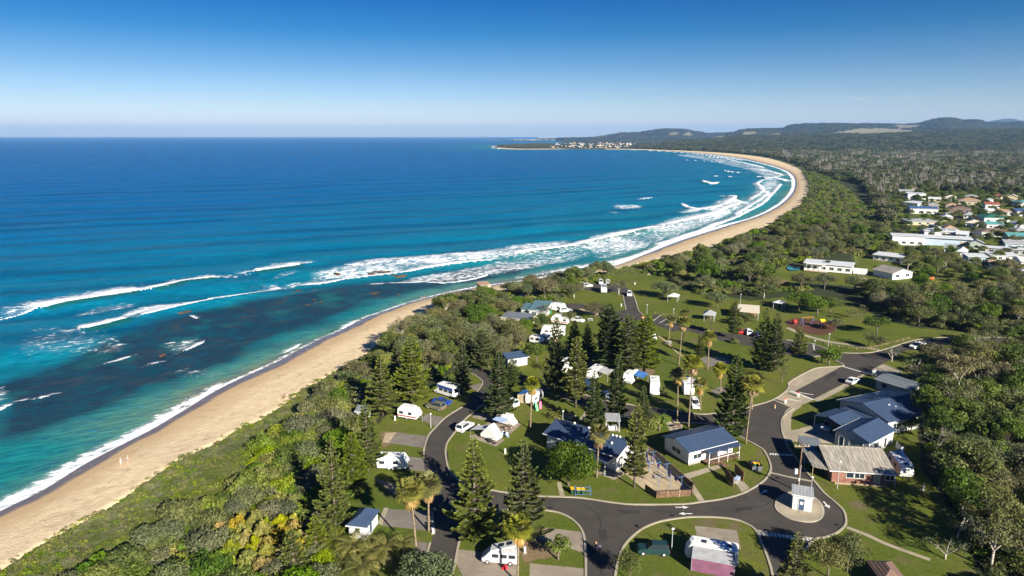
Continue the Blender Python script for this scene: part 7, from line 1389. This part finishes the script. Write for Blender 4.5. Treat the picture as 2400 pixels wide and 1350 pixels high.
# power pole, lamps, small posts
o = empty('power_pole', G(1868,1151), 0, 'tall timber power pole behind the kiosk', 'pole'); MB().tube([(0, 0, -.2), (.08, 0, 4.5), (.15, 0, 9.2)], [.17, .15, .11], 8).obj('pole', M_TIMBER, o, smooth=True); MB().box(-1.2, -.07, 8.3, 1.4, .07, 8.45).obj('crossarm', M_TIMB2, o)
for x in (-1.0, -.4, .6, 1.2): MB().tube([(x, 0, 8.45), (x, 0, 8.7)], [.06, .03], 6).obj('insulator', M_FRAME, o)
MB().box(-.75, -.2, 3.3, -.25, .15, 4.2).obj('meter_box', M_STEEL, o); MB().tube([(.16, -.17, 0), (.2, -.17, 5)], .03, 5).obj('conduit', M_FRAME, o)
MB().tube([(0, -.2, 2.1), (0, -.2, 2.5)], .18, 8).obj('band', M_FRAME, o)
for k, (u, v) in enumerate([(2420,1480),(2470,1470)]):
    q = G(u, v)-G(1868,1151); pts = [(k*.4+q.x*t, q.y*t, 8.6-5*(t-t*t)*1.1) for t in [i/14 for i in range(15)]]; MB().tube(pts, .018, 3, False).obj('wire', M_BLACK, o)
def lamp(u, v, H, lab, top='lamp'):
    o = empty('lamp_post', G(u, v), 0, lab, 'lamp post', 'lamp posts of the park'); MB().tube([(0, 0, 0), (0, 0, H)], [.07, .045], 6).obj('pole', M_STEEL, o); mb = MB(); mb.tube([(0, 0, H), (0, 0, H+.18)], [.10, .26], 8); mb.tube([(0, 0, H+.18), (0, 0, H+.30)], [.28, .1], 8); mb.obj('lamp_head', M_FRAME, o)
for u, v, H, l in [(1962,1146,5.,'lamp post at the corner of the brick house garden'), (1900,1158,3.,'white lamp post on the traffic island edge behind the kiosk'), (1941,812,3.6,'white lamp post beside the footpath junction'), (1908,818,2.4,'white marker lamp at the car park bay'), (1010,1003,3.,'lamp post on the grass beside the grey pads'), (1574,1290,3.4,'lamp post right of the dark green four wheel drive'),
    (1516,735,3.,'lamp post at the start of the parking bays'), (1578,747,3.2,'lamp post in the middle of the parking bays'), (1319,990,2.4,'lamp post beside the picnic table slab'), (1665,775,3.,'lamp post below the picnic shelter'), (1735,712,3.4,'lamp post behind the cream shelter')]: lamp(u, v, H, l)
def bollard(u, v, lab, c=None, h=.9, g='service posts on the lawn'):
    o = empty('service_post', G(u, v), .3, lab, 'post', g); MB().box(-.14, -.1, 0, .14, .1, h).obj('cabinet', c or M_FRAME, o); MB().box(-.3, -.3, 0, .3, .3, .06).obj('base', MC, o); MB().slab([(-.17, -.13, h+.07), (.17, -.13, h+.07), (.17, .13, h+.13), (-.17, .13, h+.13)], .07).obj('cap', M_STEEL, o)
for u, v, l in [(1184,1063,'white service post with tap in the middle of the round lawn'), (1230,1296,'white service post on the dirt below the two tall pines'), (926,985,'small white service post beside the red striped caravan'), (1138,960,'small red topped service post at the head of the curved road'), (1122,1005,'service post between white car and folding camper'), (1015,1250,'white service post at the foot of the straight fan palm'), (1456,718,'white service post on the grass above the road'), (1488,667,'white service post at the top of the short road'), (2163,1150,'white service post on the lawn right of the caravan')]: bollard(u, v, l)
# boom gates
M_ORNG = mat('orange_plastic', (.75, .18, .03), .5, .05); M_REDP = mat('red_plastic', (.42, .03, .03), .5, .05)
for (u, v, du, l) in [(1841,945,1,'orange topped boom gate machine on the left of the access slab'), (1871,930,1,'red topped boom gate machine on the right of the access slab')]:
    o = empty('boom_gate', G(u, v), -.55, l, 'boom gate', 'boom gates of the entrance'); MB().box(-.2, -.2, 0, .2, .2, 1.0).obj('cabinet', M_FRAME, o); MB().box(-.22, -.22, 1.0, .22, .22, 1.25).obj('head', M_ORNG if u < 1850 else M_REDP, o); MB().tube([(0, 0, 1.1), (3.2, 0, 1.15)], .05, 5).obj('arm', M_FRAME, o)
o = empty('traffic_marker', G(1816,957), 0, 'small pale marker post standing on the asphalt below the gates', 'marker'); MB().tube([(0, 0, 0), (0, 0, .8)], [.16, .1], 8).obj('post', M_CANV, o); MB().tube([(0, 0, .8), (0, 0, .95)], [.12, .12], 8).obj('cap', M_ORNG, o)
o = empty('sign_board', G(2048,882), .3, 'small grey sign board beside the concrete apron', 'sign'); MB().box(-.6, -.04, .9, .6, .04, 1.7).obj('panel', M_STEEL, o); MB().box(-.55, -.03, 0, -.45, .03, .9).obj('post', M_STEEL, o); MB().box(.45, -.03, 0, .55, .03, .9).obj('post', M_STEEL, o)
o = empty('direction_sign', G(1507,756), .3, 'orange and white direction sign at the road fork', 'sign'); MB().box(-.05, -.05, 0, .05, .05, 2.2).obj('post', M_FRAME, o); MB().box(-.5, -.03, 1.5, .5, .03, 2.1).obj('panel', M_ORNG, o)
# small things round the tents
o = empty('red_bag', G(1183,1332), .3, 'red bag lying beside the silver campervan', 'bag'); MB().hexa([(-.45, -.3, 0), (.45, -.3, 0), (.45, .3, 0), (-.45, .3, 0), (-.3, -.18, .45), (.3, -.18, .45), (.3, .18, .45), (-.3, .18, .45)]).obj('bag_body', mat('red_cloth', (.7, .02, .04), .8), o); MB().tube([(-.2, 0, .45), (0, 0, .6), (.2, 0, .45)], .03, 4).obj('handle', M_BLACK, o)
def board(u, v, lab, m, rz, tilt=.25):
    o = empty('bodyboard', G(u, v), rz, lab, 'board', 'boards leaning at the blue annexe caravan'); mb = MB(); P = [(-.28, 0), (.28, 0), (.3, .9), (.2, 1.5), (0, 1.75), (-.2, 1.5), (-.3, .9)]; mb.add([(x, z_*tilt, z_) for x, z_ in P]+[(x, z_*tilt+.08, z_) for x, z_ in P], [tuple(range(7)), tuple(range(13, 6, -1))]+[(i, i+7, (i+1) % 7+7, (i+1) % 7) for i in range(7)]); mb.obj('deck', m, o); MB().box(-.02, -.02, .0, .02, -.004, 1.2).obj('stringer', M_FRAME, o)
board(1255, 958, 'sky blue board leaning at the annexe caravan', mat('sky_plastic', (.05, .35, .65), .4), .2); board(1267, 958, 'pink board right of the sky blue one', mat('pink_plastic', (.75, .12, .25), .4), .1); board(1260, 963, 'green ring board on the grass below the sky blue one', mat('green_plastic', (.1, .45, .15), .4), .4, .6)
def chair(u, v, lab, m, rz):
    o = empty('camp_chair', G(u, v), rz, lab, 'chair', 'folding camp chairs'); MB().box(-.28, -.28, .40, .28, .28, .44).obj('seat', m, o); MB().slab([(-.28, .28, .44), (.28, .28, .44), (.28, .42, 1.0), (-.28, .42, 1.0)], .04).obj('backrest', m, o)
    for x in (-.25, .25):
        for y in (-.25, .25): MB().tube([(x, y, 0), (-x*.9, y, .42)], .015, 4).obj('leg', M_STEEL, o)
chair(1182, 1022, 'pale blue camp chair right of the folding camper', M_STR, 1.); chair(1190, 1026, 'second camp chair right of the folding camper', M_STR, .4); chair(1150, 1040, 'dark camp chair in front of the folding camper', M_BLACK, .2); chair(1160, 1043, 'second dark camp chair before the folding camper', M_BLACK, 2.); chair(1352, 896, 'camp chair beside the grey awning', M_BLACK, 1.)
o = empty('washing_stand', G(990,990), .2, 'rotary washing stand beside the red striped caravan', 'clothes airer'); MB().tube([(0, 0, 0), (0, 0, 1.5)], .03, 5).obj('pole', M_STEEL, o)
for k in range(4): a_ = k*math.pi/2; MB().tube([(0, 0, .7), (1.1*math.cos(a_), 1.1*math.sin(a_), 1.5)], .02, 4).obj('arm', M_STEEL, o)
o = empty('green_tent', G(1284,733), 0, 'small green tent left of the caravan near the teal cabin', 'tent'); MB().hexa([(-1.3, -1, 0), (1.3, -1, 0), (1.3, 1, 0), (-1.3, 1, 0), (-1.1, -.8, 1.9), (1.1, -.8, 1.9), (1.1, .8, 2.1), (-1.1, .8, 2.1)]).obj('canvas', mat('green_canvas', (.02, .22, .12), .8), o); MB().slab([(-1.3, -1.1, 2.0), (1.3, -1.1, 2.0), (1.3, 1.1, 2.2), (-1.3, 1.1, 2.2)], .04).obj('fly', M_CLOTH, o)
# playground
M_YP = mat('yellow_plastic', (.8, .50, .02), .4, .05)
o = empty('play_tower', G(1925,768), .3, 'yellow play tower with slide on the playground', 'play equipment')
for x in (-1, 1):
    for y in (-1, 1): MB().tube([(x, y, 0), (x, y, 3.)], .08, 6).obj('post', M_YP, o)
MB().box(-1, -1, 1.3, 1, 1, 1.4).obj('platform', M_BLUEST, o); MB().slab([(-1.2, -1.2, 3.0), (1.2, -1.2, 3.0), (1.2, 0, 3.8), (-1.2, 0, 3.8)], .06).obj('roof', M_YP, o); MB().slab([(1, -.5, 1.4), (3.6, -.5, .2), (3.6, .5, .2), (1, .5, 1.4)], .06).obj('slide', M_YP, o); o.scale = (.7, .7, .75)
o = empty('play_rocket', G(1862,760), .3, 'rounded red play pod on the left of the playground', 'play equipment'); mb = MB(); mb.tube([(0, 0, .3), (0, 0, .9), (0, 0, 1.6), (0, 0, 2.2)], [.6, 1.2, 1.1, .3], 10); mb.obj('pod', M_REDP, o, smooth=True); o.scale = (.7, .7, .8)
for k in range(3): a_ = k*2.1; MB().tube([(.9*math.cos(a_), .9*math.sin(a_), 0), (.5*math.cos(a_), .5*math.sin(a_), .7)], .07, 5).obj('leg', M_STEEL, o)
o = empty('swing_set', G(1892,762), .2, 'orange and blue swing frame in the middle of the playground', 'play equipment'); MB().tube([(-2, 0, 2.6), (2, 0, 2.6)], .06, 5).obj('top_bar', M_ORNG, o)
for x in (-2, 2):
    for y in (-.9, .9): MB().tube([(x, y, 0), (x, 0, 2.6)], .06, 5).obj('leg', M_BLUEST, o)
for x in (-.9, .9): mb = MB(); mb.tube([(x-.2, 0, 2.6), (x-.2, 0, .6)], .012, 3); mb.tube([(x+.2, 0, 2.6), (x+.2, 0, .6)], .012, 3); mb.box(x-.25, -.12, .55, x+.25, .12, .6); mb.obj('swing', M_BLACK, o)
o = empty('play_net', G(1948,765), .2, 'low climbing frame on the right of the playground', 'play equipment')
for x in (-1.4, 1.4): MB().tube([(x, 0, 0), (0, 0, 2.4)], .06, 5).obj('leg', M_BLUEST, o)
for k in range(3): MB().tube([(-1.1+k*.35, 0, .5+k*.6), (1.1-k*.35, 0, .5+k*.6)], .03, 4).obj('rung', M_REDP, o)
# surfers' boulders and weed covered reef stones
M_ROCK = mat('weedy_rock', (.125, .065, .028), .8, .4, .8, .6, .3, 0, (.05, .032, .024)); rocks = []
def rock_mesh(seed):
    import bmesh; rr = random.Random(seed); bm = bmesh.new(); bmesh.ops.create_icosphere(bm, subdivisions=3, radius=1.)
    off = [rr.uniform(0, 9) for _ in range(3)]
    from mathutils import noise as mn
    for v_ in bm.verts: n_ = mn.noise(v_.co*1.3+Vector(off))+.5*mn.noise(v_.co*3+Vector(off)); v_.co *= 1+.42*n_; v_.co.z *= .30
    me = bpy.data.meshes.new('rock'); bm.to_mesh(me); bm.free(); me.materials.append(M_ROCK); return me
RM = [rock_mesh(i) for i in range(5)]
for i, (u, v, s) in enumerate([(560,700,2.2),(585,697,3.),(620,692,3.2),(640,690,4.2),(655,688,2.5),(690,686,2.6),(700,681,2.2),(738,681,2.2),(735,688,2.),(660,727,2.6),(670,724,2.2),(720,715,2.6),(732,720,2.2),(740,712,1.8),(752,708,1.8),(736,703,1.5),(875,688,2.8),(885,686,2.),(440,730,2.2),(395,731,2.4),(430,733,3.),(360,737,2.),(330,749,2.4),(320,752,1.8),(378,834,2.0),(384,831,1.6),(790,642,4.),(870,641,3.2),(885,637,3.6),(905,637,3.4),(920,646,3.),(940,647,4.5),(840,651,2.4),(930,672,2.),(932,690,1.8),(648,723,1.6),(655,728,1.8),(772,714,1.6)]):
    p = G(u, v, 0); o = link('rock', RM[i % 5], None, (p.x, p.y, .02)); s *= .42; o.scale = (s*1.6, s*.8, s*.8); o.rotation_euler = (0, 0, .9+i*.3); tag(o, 'brown weedy rock breaking the surface of the reef', 'rock', 'weedy rocks of the reef')
# ---- air
def haze():
    mb = MB().box(-22000, -30, -4, 31000, 31500, 420)
    m, t, b = nodes('haze_air'); t.nodes.remove(b); pv = t.nodes.new('ShaderNodeVolumePrincipled')
    pv.inputs['Color'].default_value = (.30, .56, 1, 1); pv.inputs['Density'].default_value = 4.2e-5; pv.inputs['Anisotropy'].default_value = 0.
    t.links.new(pv.outputs[0], t.nodes['Material Output'].inputs['Volume'])
    o = mb.obj('haze', m); tag(o, kind='stuff')
haze()
